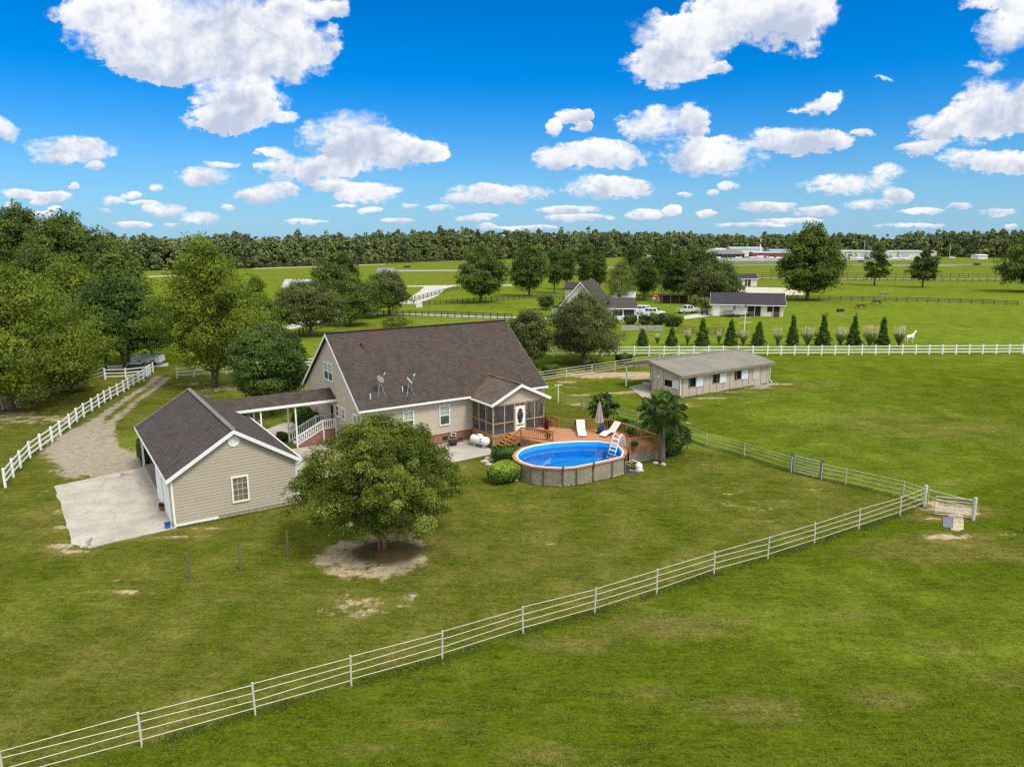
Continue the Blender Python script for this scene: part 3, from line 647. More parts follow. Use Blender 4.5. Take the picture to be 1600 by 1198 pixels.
# ------------------------------------------------------------------ paved sheets
def sheet(name, pts, z, mat, thick=None):
    mb = MB(); mb.hexa([(x, y, z-(thick or .03)) for x, y in pts], [(x, y, z) for x, y in pts]); return struct(mb.build(name, mat))
def hsheet(name, uv, z, mat, thick=None): return sheet(name, [HW(a, b)[:2] for a, b in uv], z, mat, thick)
def psheet(name, px, z, mat): return sheet(name, [G(a, b)[:2] for a, b in px], z, mat)
m, nt, b = newmat('worn_concrete'); o = objvec(nt)
n1 = noise(nt, o, .5, 6, .65); n2 = noise(nt, o, 6, 5, .7)
vr = N(nt, 'ShaderNodeTexVoronoi', feature='DISTANCE_TO_EDGE'); vr.inputs['Scale'].default_value = .30; vr.inputs['Randomness'].default_value = 1
wv = vmath(nt, 'ADD', o, (0, 0, 0)); nn_ = N(nt, 'ShaderNodeCombineXYZ'); lk(nt, noise(nt, o, 1.2, 5, .7), nn_.inputs[0]); lk(nt, noise(nt, o, 1.5, 5, .7), nn_.inputs[1])
lk(nt, vmath(nt, 'ADD', o, vmath(nt, 'MULTIPLY', nn_.outputs[0], (1.6, 1.6, 0))), vr.inputs['Vector'])
cr_ = math_n(nt, 'MULTIPLY', smooth(nt, vr.outputs['Distance'], .009, .002), smooth(nt, noise(nt, o, .25, 2), .47, .52))
base = mixc(nt, smooth(nt, math_n(nt, 'ADD', math_n(nt, 'MULTIPLY', n1, .6), math_n(nt, 'MULTIPLY', n2, .4)), .34, .66), (.31, .277, .222), (.47, .427, .352))
lk(nt, mixc(nt, cr_, base, (.17, .155, .13)), b.inputs['Base Color']); b.inputs['Roughness'].default_value = .9
bump(nt, b, n2, .15, .01); WCONC = m
# garage apron (broken outer corner), breezeway walk, patio
r_ = random.Random(3)
def ragged(A, B, n, amp):
    return [(A[0]+(B[0]-A[0])*k/n+r_.uniform(-amp, amp), A[1]+(B[1]-A[1])*k/n+r_.uniform(-amp, amp)) for k in range(n)]
slab = [(-14.55, -7.0), (-14.55, 7.3)]+[(-20.45, 6.0)]+ragged((-20.45, 5.9), (-19.95, -6.2), 16, .08)+ragged((-19.95, -6.4), (-19.2, -7.45), 5, .16)+ragged((-19.2, -7.45), (-14.6, -7.0), 12, .05)
hsheet('driveway_apron', slab, .05, WCONC, .12)
hsheet('walkway', [(-7.2, -3.4), (.0, -3.4), (.0, 5.9), (-7.2, 5.9)], .045, WCONC)
hsheet('back_walkway', [(-7.2, 9.0), (-3.3, 9.0), (-.2, 14.6), (-1.8, 15.2), (-7.2, 10.6)], .045, WCONC)
hsheet('side_walkway', [(-.01, -3.3), (2.2, -3.3), (2.2, .38), (-.01, .38)], .042, WCONC)
hsheet('patio', [(5.6, -4.75), (9.4, -4.55), (10.0, -3.2), (10.25, .36), (5.6, .36)], .05, WCONC)
psheet('barn_pad', [(983,605),(1004,621),(1038,624),(1062,621),(1058,612),(1020,601),(1001,600)], .03, WCONC)
psheet('stone_slab', [(1482,804),(1497,803),(1505,806),(1506,827),(1497,830),(1486,828)], .035, stdmat('sandy_slab', (.42, .34, .22), .95, .3, 2, 8))
psheet('rubber_mat', [(1473,808),(1490,809),(1489,826),(1473,824)], .05, stdmat('grey_rubber', (.14, .14, .15), .8, .2))
ROADM = stdmat('pale_road', (.46, .43, .37), .9, .12, .05, .8); ASPH = stdmat('runway_asphalt', (.20, .20, .21), .9, .12, .02, .3)
psheet('house_driveway', [(1068,494),(1112,487),(1116,492),(1100,495),(1070,499)], .05, ROADM)
def road(name, pts, wd, z, mat):
    q = [Vector(G(a, b)[:2]) for a, b in pts]; L_, R_ = [], []
    for k, p in enumerate(q):
        d = (q[min(k+1, len(q)-1)]-q[max(k-1, 0)]).normalized(); n = Vector((-d.y, d.x))*wd/2; L_.append(p+n); R_.append(p-n)
    mb = MB()
    for k in range(len(q)-1): mb.poly([(L_[k].x, L_[k].y, z), (L_[k+1].x, L_[k+1].y, z), (R_[k+1].x, R_[k+1].y, z), (R_[k].x, R_[k].y, z)][::-1])
    return struct(mb.build(name, mat))
road('lane', [(560,488),(590,490.5),(640,491.5),(700,493.5),(770,496),(830,497.5),(868,498)], 4.2, .04, ROADM)
road('lane', [(440,514),(480,505),(530,496),(560,488)], 4.5, .045, ROADM)
road('road', [(630,475),(642,470.5),(655,466),(665,461.5),(672,457),(677,452),(680,447.2)], 8.0, .06, ROADM)
road('road', [(636,447.6),(660,447.3),(690,446.8),(716,446.4),(800,446)], 7.0, .07, ROADM)
road('road', [(676,458),(683,453),(691,449.5),(702,447)], 5.0, .08, ROADM)
road('far_road', [(1100,433.5),(1180,434.5),(1300,435.3),(1450,436),(1574,436.8),(1700,437)], 6.0, .08, ROADM)
road('left_road', [(200,433),(232,432.5),(268,431),(330,429)], 9.0, .06, ROADM)
road('runway', [(600,423),(700,422.2),(805,421.8),(960,418),(1190,414.5),(1300,413.8),(1400,414.3),(1600,413.2),(1800,413)], 14.0, .12, ASPH)
road('runway_edge', [(604,424.3),(700,423.4),(800,423.1)], 7.0, .16, ROADM)
road('runway_edge', [(1395,415.6),(1440,415.9),(1500,415.2)], 6.0, .16, ROADM)
psheet('runway_apron', [(590,418.6),(615,418.4),(622,424),(588,425.5)], .14, ASPH)
psheet('apron', [(1118,408.5),(1435,406.5),(1432,401.5),(1122,402.5)], .14, stdmat('pale_asphalt', (.27, .27, .28), .9, .1, .02, .3))
road('taxiway', [(1100,411.2),(1190,410.8),(1240,411)], 8, .13, ASPH)
psheet('gravel_yard', [(1148,448),(1225,450),(1258,457.5),(1256,461),(1200,461),(1145,459.5)], .05, stdmat('pale_gravel', (.50, .44, .33), .9, .12, .3, 3))
psheet('parking_pad', [(985,491),(1030,491),(1050,495),(1040,499),(990,499)], .04, ROADM)
# band of bare strip along the edge of the airfield
psheet('field_strip', [(395,421),(600,414),(604,412.5),(395,418.5)], .1, stdmat('dry_grass', (.30, .28, .11), .95, .2, .08, .8))

# ------------------------------------------------------------------ builders for walls, windows, rails
def siding(mb, pl, c, out, span, z0, z1, st=.2):
    """lapped boards on the plane pl=c facing out; span(z) -> (a0, a1)"""
    z = z0
    def P(a, zz, off): return (a, c+out*off, zz) if pl == 'v' else (c+out*off, a, zz)
    while z < z1-.01:
        zt = min(z+st, z1); a0, a1 = span(z); b0, b1 = span(zt)
        if a1-a0 < .02: break
        q = [P(a0, z, .024), P(a1, z, .024), P(b1, zt, .004), P(b0, zt, .006)]
        w_ = [P(a0, z, .006), P(a1, z, .006), P(a1, z, .024), P(a0, z, .024)]
        if (pl == 'v') != (out < 0): q.reverse(); w_.reverse()
        mb.poly(q); mb.poly(w_); z = zt
def PB(mb, pl, c, out, a0, a1, z0, z1, d0, d1):     # box lying on plane pl=c, from depth d0 to d1 outward
    lo, hi = sorted((c+out*d0, c+out*d1))
    return mb.box(a0, a1, lo, hi, z0, z1) if pl == 'v' else mb.box(lo, hi, a0, a1, z0, z1)
def window(par, pl, c, out, a0, a1, z0, z1, grid=(2, 4), wt=.09, glass=None, half=True, blind=.45, label=None, name='window', twin=False, proud=.065):
    """frame with sill, sashes, muntins, dark glass and a blind behind it"""
    fm = MB()
    PB(fm, pl, c, out, a0-wt, a0, z0-wt, z1+wt, proud-.06, proud+.035); PB(fm, pl, c, out, a1, a1+wt, z0-wt, z1+wt, proud-.06, proud+.035)
    PB(fm, pl, c, out, a0, a1, z1, z1+wt, proud-.06, proud+.03); PB(fm, pl, c, out, a0, a1, z0-wt, z0, proud-.06, proud+.045)
    zm = (z0+z1)/2
    if half: PB(fm, pl, c, out, a0, a1, zm-.03, zm+.03, proud-.02, proud+.02)
    if twin: PB(fm, pl, c, out, (a0+a1)/2-.04, (a0+a1)/2+.04, z0, z1, proud-.02, proud+.024)
    if grid:
        for k in range(1, grid[0]): a = a0+(a1-a0)*k/grid[0]; PB(fm, pl, c, out, a-.008, a+.008, (zm if half and name == 'window' and pl else z0), z1, proud-.017, proud-.008)
        for k in range(1, grid[1]):
            zz = z0+(z1-z0)*k/grid[1]
            if zz > zm+.02 or (not half and abs(zz-zm) > -1): PB(fm, pl, c, out, a0, a1, zz-.008, zz+.008, proud-.0165, proud-.009)
    f = fm.build(name, TRIM, par)
    if label: f['label'] = label
    gm = MB(); PB(gm, pl, c, out, a0, a1, z0, z1, proud-.045, proud-.018); gm.build('pane', glass or GLASS, f)
    if blind:
        bm = MB(); PB(bm, pl, c, out, a0+.03, a1-.03, z1-(z1-z0)*blind, z1-.02, proud-.016, proud-.013); bm.build('blind', BLIND, f)
    return f
def railing(par, p, q, h=.9, wood=None, sp=.13, post=.09, ends=(1, 1), bw=.035, name='railing', cap=.12, n_mid=0, gap=.09):
    """balusters between a top and a bottom rail, posts as parts; p and q at floor level"""
    p, q = Vector(p), Vector(q); d = q-p; L = math.hypot(d.x, d.y); mb = MB(); up = Vector((0, 0, 1))
    mb.beam(p+up*gap, q+up*gap, .04, .07); mb.beam(p+up*(h-.06), q+up*(h-.06), .04, .08)
    mb.beam(p+up*h, q+up*h, cap, .035)
    n = max(2, int(L/sp))
    for k in range(1, n):
        a = p+d*k/n; mb.beam(a+up*(gap+.03), a+up*(h-.07), bw, bw, up=(d.x, d.y, 0))
    mb.build(name, wood or WOODO, par)
    for k in range(n_mid+2):
        if (k == 0 and not ends[0]) or (k == n_mid+1 and not ends[1]): continue
        a = p+d*k/(n_mid+1); MB().beam(a-up*.05, a+up*(h+.02), post, post, up=(d.x, d.y, 0)).build('post', wood or WOODO, par)
def lattice(mb, p, q, z0, z1, st=.17, w_=.035, t=.012):
    """crossed slats filling the upright panel from p to q"""
    L = math.hypot(q[0]-p[0], q[1]-p[1]); ux, uy = (q[0]-p[0])/L, (q[1]-p[1])/L; nx_, ny_ = uy, -ux; H_ = z1-z0
    for s_ in (1, -1):
        k = -H_ if s_ > 0 else 0.0
        end = L if s_ > 0 else L+H_
        while k < end:
            a0, a1 = (k, k+H_) if s_ > 0 else (k, k-H_)
            zz0, zz1 = z0, z1
            def clip(a_, z_, aa, za):
                if a_ < 0: f = (0-a_)/(aa-a_); return 0, z_+(za-z_)*f
                if a_ > L: f = (L-a_)/(aa-a_); return L, z_+(za-z_)*f
                return a_, z_
            b0, c0 = clip(a0, zz0, a1, zz1); b1, c1 = clip(a1, zz1, a0, zz0)
            if abs(b1-b0) > .04 and 0 <= b0 <= L and 0 <= b1 <= L:
                o_ = t*.5*s_
                mb.beam((p[0]+ux*b0+nx_*o_, p[1]+uy*b0+ny_*o_, c0), (p[0]+ux*b1+nx_*o_, p[1]+uy*b1+ny_*o_, c1), t, w_)
            k += st
# ------------------------------------------------------------------ the house
HS = TH('house', 'tan sided house with steep brown shingle roof and brick foundation behind the crepe myrtle', 'house', 0, 0)
EZ, RZ, W_, LL = 3.94, 9.3, 14.2, 18.15
sl_ = (RZ-EZ)/(W_/2)
def top(v): return EZ+sl_*min(v, W_-v)-.16
core = MB()
g = [(.4, .9), (13.8, .9), (13.8, top(13.8)), (7.1, top(7.1)), (.4, top(.4))]
core.hexa([(.3, a, z) for a, z in g], [(17.85, a, z) for a, z in g])
siding(core, 'v', .4, -1, lambda z: (.3, 17.85), .93, 3.78)
siding(core, 'v', 13.8, 1, lambda z: (.3, 17.85), .93, 3.78)
def gspan(z):
    v0 = .4 if z < top(.4) else (z+.16-EZ)/sl_
    return (v0, W_-v0) if v0 < W_/2 else (7, 7)
siding(core, 'u', .3, -1, gspan, .93, 9.1); siding(core, 'u', 17.85, 1, gspan, .93, 9.1)
core.build('wall', SIDE, HS)
MB().box(.36, 17.79, .46, 13.74, -.1, .905).build('foundation', BRICK, HS)
tr = MB()
for (a, b) in ((.28, .38), (17.77, 17.87)):
    for (c0, c1) in ((.375, .5), (13.7, 13.825)): tr.box(a-.03, b+.03, c0-.01, c1+.01, .93, 3.9)
tr.build('corner_board', TRIM, HS)
fb = MB(); fb.box(2.5, 3.0, .44, .47, .3, .6); fb.box(7.5, 8.0, .44, .47, .3, .62); fb.build('foundation_vent', BLACK, HS)
rf = MB()
rf.slab([(0, 0, EZ), (LL, 0, EZ), (LL, 7.1, RZ), (0, 7.1, RZ)], .14)
rf.slab([(LL, W_, EZ), (0, W_, EZ), (0, 7.1, RZ), (LL, 7.1, RZ)], .14)
ROOF = rf.build('roof', SH_U, HS)
rc = MB()
for k in range(61):
    x0 = k*LL/61; rc.beam((x0, 7.1, RZ+.02+(k % 2)*.006), (x0+LL/61+.03, 7.1, RZ+.02+(k % 2)*.006), .34, .05)
rc.build('ridge_cap', SH_U, ROOF)
tb = MB()
for u0 in (-.03, LL-.001):
    for s_ in (0, 1):
        a, b_ = ((0, EZ), (7.1, RZ)) if s_ == 0 else ((W_, EZ), (7.1, RZ))
        tb.hexa([(u0, a[0], a[1]-.30), (u0+.03, a[0], a[1]-.30), (u0+.03, b_[0], b_[1]-.30), (u0, b_[0], b_[1]-.30)],
                [(u0, a[0], a[1]-.03), (u0+.03, a[0], a[1]-.03), (u0+.03, b_[0], b_[1]-.03), (u0, b_[0], b_[1]-.03)])
tb.build('rake_board', TRIM, ROOF)
gt = MB()
for (x0, x1) in ((-.02, 10.0), (15.9, LL+.02)):
    gt.box(x0, x1, -.13, -.002, EZ-.17, EZ-.03)
gt.box(-.02, LL+.02, W_+.002, W_+.13, EZ-.17, EZ-.03)
gt.box(0, 10.0, 0, .37, EZ-.22, EZ-.185); gt.box(15.9, LL, 0, .37, EZ-.22, EZ-.185)
gt.tube([(.12, -.07, EZ-.2), (.22, .2, EZ-.5), (.26, .31, EZ-.7), (.26, .31, .25), (.3, .1, .12)], .045, 6)
gt.tube([(17.95, -.07, EZ-.2), (17.93, .2, EZ-.45), (17.93, .3, EZ-.7), (17.93, .3, .2)], .045, 6)
gt.build('gutter', TRIM, HS)
# roof vents, pipes
vt = MB(); z_ = EZ+sl_*5.6; vt.tube([(2.6, 5.6, z_-.05), (2.6, 5.6, z_+.28)], .07, 8); vt.tube([(2.6, 5.45, z_+.02), (2.75, 5.3, z_-.05)], .05, 6)
vt.build('vent_pipe', BLACK, ROOF)
for (uu, vv) in ((1.35, .9), (4.3, 1.2)):
    MB().tube([(uu, vv, EZ+sl_*vv-.05), (uu, vv, EZ+sl_*vv+.38)], .05, 8).build('vent_pipe', WHM, ROOF)
window(HS, 'v', .4, -1, 3.95, 4.75, 1.80, 3.22, grid=(2, 4), blind=.5)
window(HS, 'v', .4, -1, 7.27, 8.10, 1.72, 3.26, grid=(2, 4), blind=.5)
window(HS, 'v', .4, -1, 1.05, 1.85, 2.3, 3.22, grid=(2, 2), blind=.9)
window(HS, 'u', .3, -1, 6.45, 8.45, 5.22, 6.62, grid=(4, 4), twin=True, blind=.5)
window(HS, 'u', .3, -1, 5.28, 6.0, 2.40, 3.25, grid=(2, 2), blind=0)
window(HS, 'u', .3, -1, 3.85, 4.55, 2.42, 3.25, grid=(2, 2), blind=.3)
window(HS, 'u', .3, -1, 1.15, 1.9, 1.9, 3.25, grid=(2, 2), blind=.3)
d_ = MB(); PB(d_, 'u', .3, -1, 6.5, 7.45, 1.22, 3.3, -.02, .05); door = d_.build('door', TRIM, HS)
d2 = MB(); PB(d2, 'u', .3, -1, 6.66, 7.29, 1.45, 3.1, .04, .062); d2.build('pane', GLASSD, door)
d3 = MB(); d3.box(.17, .235, 6.56, 6.6, 2.15, 2.25); d3.build('handle', GALV, door)
# satellite dishes
def dish(u, v, h, rot, lbl, mat):
    z = EZ+sl_*v; T = TH('satellite_dish', lbl, 'satellite dish', u, v, z, 'satellite dishes on the house roof')
    a = MB()
    for dx, dy in ((-.35, -.25), (.35, -.25), (0, .45)): a.tube([(u+dx, v+dy, z+dy*sl_), (u, v, z+h)], .018, 5)
    a.build('mount', GALV, T)
    b_ = MB(); n = 14; ax = Vector((math.sin(rot)*.8, -math.cos(rot)*.8, .65)).normalized()
    e1 = ax.cross(Vector((0, 0, 1))).normalized(); e2 = ax.cross(e1); c = Vector((u, v, z+h+.1))
    for k in range(4):
        for j in range(n):
            q_ = []
            for kk, jj in ((k, j), (k, j+1), (k+1, j+1), (k+1, j)):
                r_2 = .36*kk/4; t_ = 2*math.pi*jj/n; q_.append(c+e1*r_2*math.cos(t_)*1.1+e2*r_2*math.sin(t_)+ax*(r_2**2*.55))
            b_.poly(q_)
    rf_ = b_.build('reflector', mat, T, smooth=True)
    s2 = rf_.modifiers.new('thick', 'SOLIDIFY'); s2.thickness = .015
    MB().tube([c-e2*-.38, c+ax*.55+Vector((0, 0, .12))], .014, 5).build('arm', GALV, T)
    MB().tube([c+ax*.5+Vector((0, 0, .10)), c+ax*.66+Vector((0, 0, .17))], .05, 8).build('receiver', WHM, T)
dish(2.3, 1.1, 1.15, R(35), 'round khaki satellite dish on a tripod near the roof corner', stdmat('khaki_dish', (.27, .25, .15), .6, .1))
dish(4.75, .9, .95, R(60), 'grey satellite dish on the roof, right of the khaki one', stdmat('grey_dish', (.40, .41, .42), .5, .1))

# ------------------------------------------------------------------ screened porch (part of the house)
PU0, PU1, PV, FZ = 10.35, 15.6, -3.1, 1.12
pr = MB(); RU, RZ2, EZ2 = 12.95, 5.22, 3.82
e0, e1_ = 10.0, 15.9
vr_ = lambda z: (z-EZ)/sl_
pr.slab([(e0, -3.5, EZ2), (RU, -3.5, RZ2), (RU, vr_(RZ2)+.1, RZ2), (e0, vr_(EZ2)+.12, EZ2)][::1], .12)
pr.slab([(RU, -3.5, RZ2), (e1_, -3.5, EZ2), (e1_, vr_(EZ2)+.12, EZ2), (RU, vr_(RZ2)+.1, RZ2)], .12)
PR = pr.build('porch_roof', SH_P, HS)
rk = MB()
for (a, b_) in (((e0-.02, EZ2), (RU, RZ2)), ((e1_+.02, EZ2), (RU, RZ2))):
    rk.hexa([(a[0], -3.54, a[1]-.25), (a[0], -3.505, a[1]-.25), (b_[0], -3.505, b_[1]-.25), (b_[0], -3.54, b_[1]-.25)], [(a[0], -3.54, a[1]+.01), (a[0], -3.505, a[1]+.01), (b_[0], -3.505, b_[1]+.01), (b_[0], -3.54, b_[1]+.01)])
rk.box(e0-.1, e0-.003, -3.54, -.1, EZ2-.16, EZ2-.02); rk.box(e1_+.003, e1_+.1, -3.54, -.1, EZ2-.16, EZ2-.02)
rk.build('rake_board', TRIM, PR)
rc = MB()
for k in range(17): rc.beam((RU, -3.5+k*.31, RZ2+.015), (RU, -3.2+k*.31, RZ2+.015), .3, .04)
rc.build('ridge_cap', SH_P, PR)
pg = MB(); psl = (RZ2-EZ2)/(RU-e0)
def pspan(z): h_ = (z+.13-EZ2)/psl; a = max(PU0, e0+max(0, h_)); return (a, 2*RU-a) if a < RU else (1, 1)
gp = [(PU0, 3.62), (PU1, 3.62), (PU1, pspan(3.7) and EZ2+psl*(e1_-PU1)-.13), (RU, RZ2-.13), (PU0, EZ2+psl*(PU0-e0)-.13)]
pg.hexa([(a, PV+.1, z) for a, z in gp], [(a, PV, z) for a, z in gp]); siding(pg, 'v', PV, -1, pspan, 3.64, 5.08, .2)
pg.build('porch_gable', SIDE, HS)
MB().tube([(RU-.2, -3.2, 4.72), (RU-.25, -3.34, 4.62)], .07, 8).tube([(RU+.05, -3.2, 4.72), (RU+.05, -3.34, 4.62)], .07, 8).build('flood_light', GALV, HS)
fl = MB(); fl.box(PU0, PU1, PV, .375, FZ-.06, FZ); fl.build('porch_floor', stdmat('porch_floor_paint', (.16, .17, .17), .7, .15), HS)
rm = MB(); rm.box(PU0-.05, PU1+.05, PV-.05, PV-.002, FZ-.32, FZ-.005); rm.box(PU0-.05, PU0-.002, PV, .37, FZ-.32, FZ-.005); rm.box(PU1+.002, PU1+.05, PV, .37, FZ-.32, FZ-.005)
for (a, b_) in ((PU0, PV), (PU1-.14, PV), (PU0, -1.4), (12.9, PV)): rm.box(a+.01, a+.14, b_+.01, b_+.14, -.1, FZ-.07)
rm.build('rim_board', WOODO, HS)
lt = MB(); lattice(lt, (PU0+.0, .36), (PU0+.0, PV), .02, FZ-.33); lt.build('lattice_skirt', LATT, HS); lt = MB(); lattice(lt, (PU0, PV+.0), (PU1, PV+.0), .02, FZ-.33); lt.build('lattice_skirt', LATT, HS)
MB().box(PU0+.3, PU1-.3, PV+.35, .3, -.1, FZ-.1).build('porch_shade_block', SHADE_M, HS)  # solid near-black block, paints the shade under the porch floor
fr = MB()
pv_ = [.30, -.82, -1.95, PV+.06]; puu = [PU0+.06, 11.5, 12.48, 13.62, 14.55, PU1-.06]
for v0 in pv_: fr.box(PU0+.0, PU0+.11, v0-.05, v0+.05, FZ, 3.66)
for v0 in pv_[:3]: fr.box(PU1-.11, PU1, v0-.05, v0+.05, FZ, 3.66)
for u0 in puu[1:]: fr.box(u0-.05, u0+.05, PV+.01, PV+.11, FZ, 3.66)
fr.box(PU0+.005, PU0+.1, PV+.12, .37, 1.98, 2.06); fr.box(PU1-.1, PU1-.005, PV+.12, .37, 1.98, 2.06)
fr.box(PU0+.12, 12.42, PV+.015, PV+.1, 1.98, 2.06); fr.box(13.68, PU1-.12, PV+.015, PV+.1, 1.98, 2.06)
fr.box(12.54, 13.56, PV+.015, PV+.1, 3.27, 3.33); fr.box(13.02, 13.08, PV+.02, PV+.09, 3.33, 3.62)
fr.box(PU0-.01, PU1+.01, PV-.01, PV+.13, 3.5, 3.615); fr.box(PU0-.01, PU0+.12, PV+.13, .37, 3.5, 3.66); fr.box(PU1-.12, PU1+.01, PV+.13, .37, 3.5, 3.66)
fr.build('porch_frame', FRAMEW, HS)
sc_ = MB()
for k in range(3):
    a, b_ = pv_[k+1]+.05, pv_[k]-.05
    for (za, zb_) in ((FZ+.01, 1.98), (2.06, 3.5)): sc_.box(PU0+.045, PU0+.055, a, b_, za, zb_); sc_.box(PU1-.055, PU1-.045, a, b_, za, zb_)
for k in (0, 1, 3, 4):
    for (za, zb_) in ((FZ+.01, 1.98), (2.06, 3.5)): sc_.box(puu[k]+.05, puu[k+1]-.05, PV+.055, PV+.065, za, zb_)
sc_.box(12.53, 13.02, PV+.055, PV+.065, 3.33, 3.5); sc_.box(13.08, 13.57, PV+.055, PV+.065, 3.33, 3.5)
sc_.build('porch_screen', SCREEN, HS)
# screen door with an oval opening
dr = MB(); n = 28; cx_, cz_ = 13.05, 2.42; d0, d1, z0, z1 = 12.57, 13.53, FZ+.03, 3.26
def oval(t): return (cx_+.31*math.cos(t), cz_+.66*math.sin(t))
def rect(t):
    c_, s_ = math.cos(t), math.sin(t); k = min((d1-cx_)/max(abs(c_), 1e-6), ((z1-cz_) if s_ > 0 else (cz_-z0))/max(abs(s_), 1e-6)); return (cx_+c_*k, cz_+s_*k)
ts = sorted([2*math.pi*k/n for k in range(n)]+[math.atan2(z1-cz_, d1-cx_), math.pi-math.atan2(z1-cz_, d1-cx_), math.pi+math.atan2(cz_-z0, d1-cx_), 2*math.pi-math.atan2(cz_-z0, d1-cx_)])
for k in range(len(ts)):
    t0, t1 = ts[k], ts[(k+1) % len(ts)]
    A, B, C_, D = oval(t0), oval(t1), rect(t1), rect(t0)
    dr.hexa([(p_[0], PV-.03, p_[1]) for p_ in (A, B, C_, D)], [(p_[0], PV+.03, p_[1]) for p_ in (A, B, C_, D)])
for t0 in (0.6, 2.54, 3.75, 5.67): A = oval(t0); dr.tube([(A[0], PV, A[1]), (A[0]*.8+cx_*.2, PV, A[1]*.8+cz_*.2)], .03, 5)
DD = dr.build('screen_door', TRIM, HS)
MB().poly([(oval(2*math.pi*k/24)[0], PV+.005, oval(2*math.pi*k/24)[1]) for k in range(24)]).build('door_screen', SCREEN, DD)
hd = MB(); hd.box(12.66, 13.44, PV-.045, PV-.031, 1.60, 1.66)
for k in range(6): hd.box(12.70+k*.13, 12.74+k*.13, PV-.043, PV-.031, 1.62, 1.73)
hd.build('door_grille', BLACK, DD)
window(HS, 'v', .4, -1, 11.05, 11.9, 1.75, 3.3, grid=(3, 4), glass=GLASSD, blind=0)
window(HS, 'v', .4, -1, 13.9, 15.2, 1.5, 3.3, grid=None, twin=True, blind=.3)
# ------------------------------------------------------------------ porch furniture
T = TH('dining_table', 'round dark table with pots of flowers inside the screened porch', 'table', 11.9, -1.3, FZ)
MB().lathe((11.9, -1.3, FZ), [(.3, 0), (.06, .05), (.05, .68), (.55, .70), (.55, .74)], 18).build('tabletop', WICK, T)
for k, (du, dv, rot) in enumerate(((-.85, .1, 90), (.85, 0, -90), (0, .85, 180))):
    c0 = HW(11.9+du, -1.3+dv, FZ)
    if k == 0:
        CH = TW('patio_chair', 'dark patio chair at the left of the porch table', 'chair', c0[0], c0[1], c0[2], YAW+R(rot-90), 'chairs at the porch table')
        MB().box(-.25, .25, -.25, .25, .38, .43).build('seat', WICK, CH); MB().box(-.25, .25, -.27, -.22, .43, .92).build('backrest', WICK, CH)
        for a in (-.22, .22):
            for b_ in (-.22, .22): MB().box(a-.02, a+.02, b_-.02, b_+.02, 0, .38).build('leg', BLACK, CH)
    else: dup(CH, c0, YAW+R(rot-90), ('dark patio chair at the right of the porch table', 'dark patio chair behind the porch table')[k-1])
for k, (du, dv, cc) in enumerate(((-.2, -.1, (.6, .25, .35)), (.22, .1, (.75, .72, .7)))):
    f_ = TH('flower_pot', ('pot of pink flowers', 'pot of white flowers')[k]+' on the porch table', 'flower pot', 11.9+du, -1.3+dv, FZ+.745)
    MB().lathe((11.9+du, -1.3+dv, FZ+.745), [(.07, 0), (.11, .16)], 10).build('pot', TERRA, f_)
    rg = np.random.default_rng(k); d = rg.normal(0, 1, (160, 3)); d /= np.linalg.norm(d, axis=1)[:, None]
    leaf_mesh('leaves', d*.17+np.array([0, 0, .28]), d, .04, rg.random(160), L_DARK, .5, rg, f_)
    d = d[:40]; d[:, 2] = abs(d[:, 2]); leaf_mesh('blooms', d*.19+np.array([0, 0, .29]), d, .035, rg.random(40), leafmat('petals'+str(k), cc, cc, 0), .8, rg, f_)
for k, (uu, vv) in enumerate(((14.3, -.6), (14.9, -1.9))):
    T = TH('porch_armchair', ('dark armchair by the rear wall inside the porch', 'dark armchair by the front screen inside the porch')[k], 'chair', uu, vv, FZ)
    MB().box(uu-.35, uu+.35, vv-.35, vv+.3, FZ+.12, FZ+.42).build('seat', WICK, T, bevel=.03); MB().box(uu-.35, uu+.35, vv+.2, vv+.35, FZ+.43, FZ+.9).build('backrest', WICK, T, bevel=.03)
    MB().box(uu-.35, uu-.25, vv-.35, vv+.19, FZ+.43, FZ+.62).box(uu+.25, uu+.35, vv-.35, vv+.19, FZ+.43, FZ+.62).build('armrest', WICK, T, bevel=.02)

# ------------------------------------------------------------------ breezeway stairs (part of house) and covered way
ST = TH('entry_stairs', 'white railed brick entry stairs under the covered walkway', 'stairs', -3.2, 6.05)
bk = MB(); prof = [(-3.1, 0), (-3.1, .08), (-.9, 1.2), (.29, 1.2), (.29, 0)]
for vv in ((6.12, 6.3), (7.95, 8.13)): bk.hexa([(a, vv[0], z-.02) for a, z in prof], [(a, vv[1], z-.02) for a, z in prof])
bk.build('side_wall', BRICK, ST)
sp_ = MB(); n = 7
for k in range(n): sp_.box(-3.1+k*.31, -.9, 6.31, 7.94, 0.01+(k)*.165, (k+1)*.165)
sp_.box(-.9, .28, 6.31, 7.94, .0, 1.18); sp_.build('steps', CONC, ST)
for vv in (6.2, 8.04):
    railing(ST, (-3.15, vv, .12), (-.9, vv, 1.2), .85, TRIM, .16, .11, (0, 1), .05, cap=.09)
    railing(ST, (-.84, vv, 1.2), (.22, vv, 1.2), .85, TRIM, .16, .11, (0, 0), .05, cap=.09)
MB().box(-.96, -.84, 6.0, 6.11, 0, 1.15).build('post', TRIM, ST); MB().box(.14, .26, 6.0, 6.11, 0, 2.05).build('post', TRIM, ST)
BW = TH('covered_walkway', 'covered walkway with narrow brown shingle roof joining garage and house', 'walkway roof', -7, 6)
br_ = MB(); zA, zB = 3.82, 4.55
br_.slab([(-8.4, 5.85, zA), (.27, 5.85, zA), (.27, 7.3, zB), (-10.0, 7.3, zB)], .1)
br_.slab([(.27, 8.75, zA), (-8.4, 8.75, zA), (-10.0, 7.3, zB), (.27, 7.3, zB)], .1)
br_.build('roof', SH_U, BW)
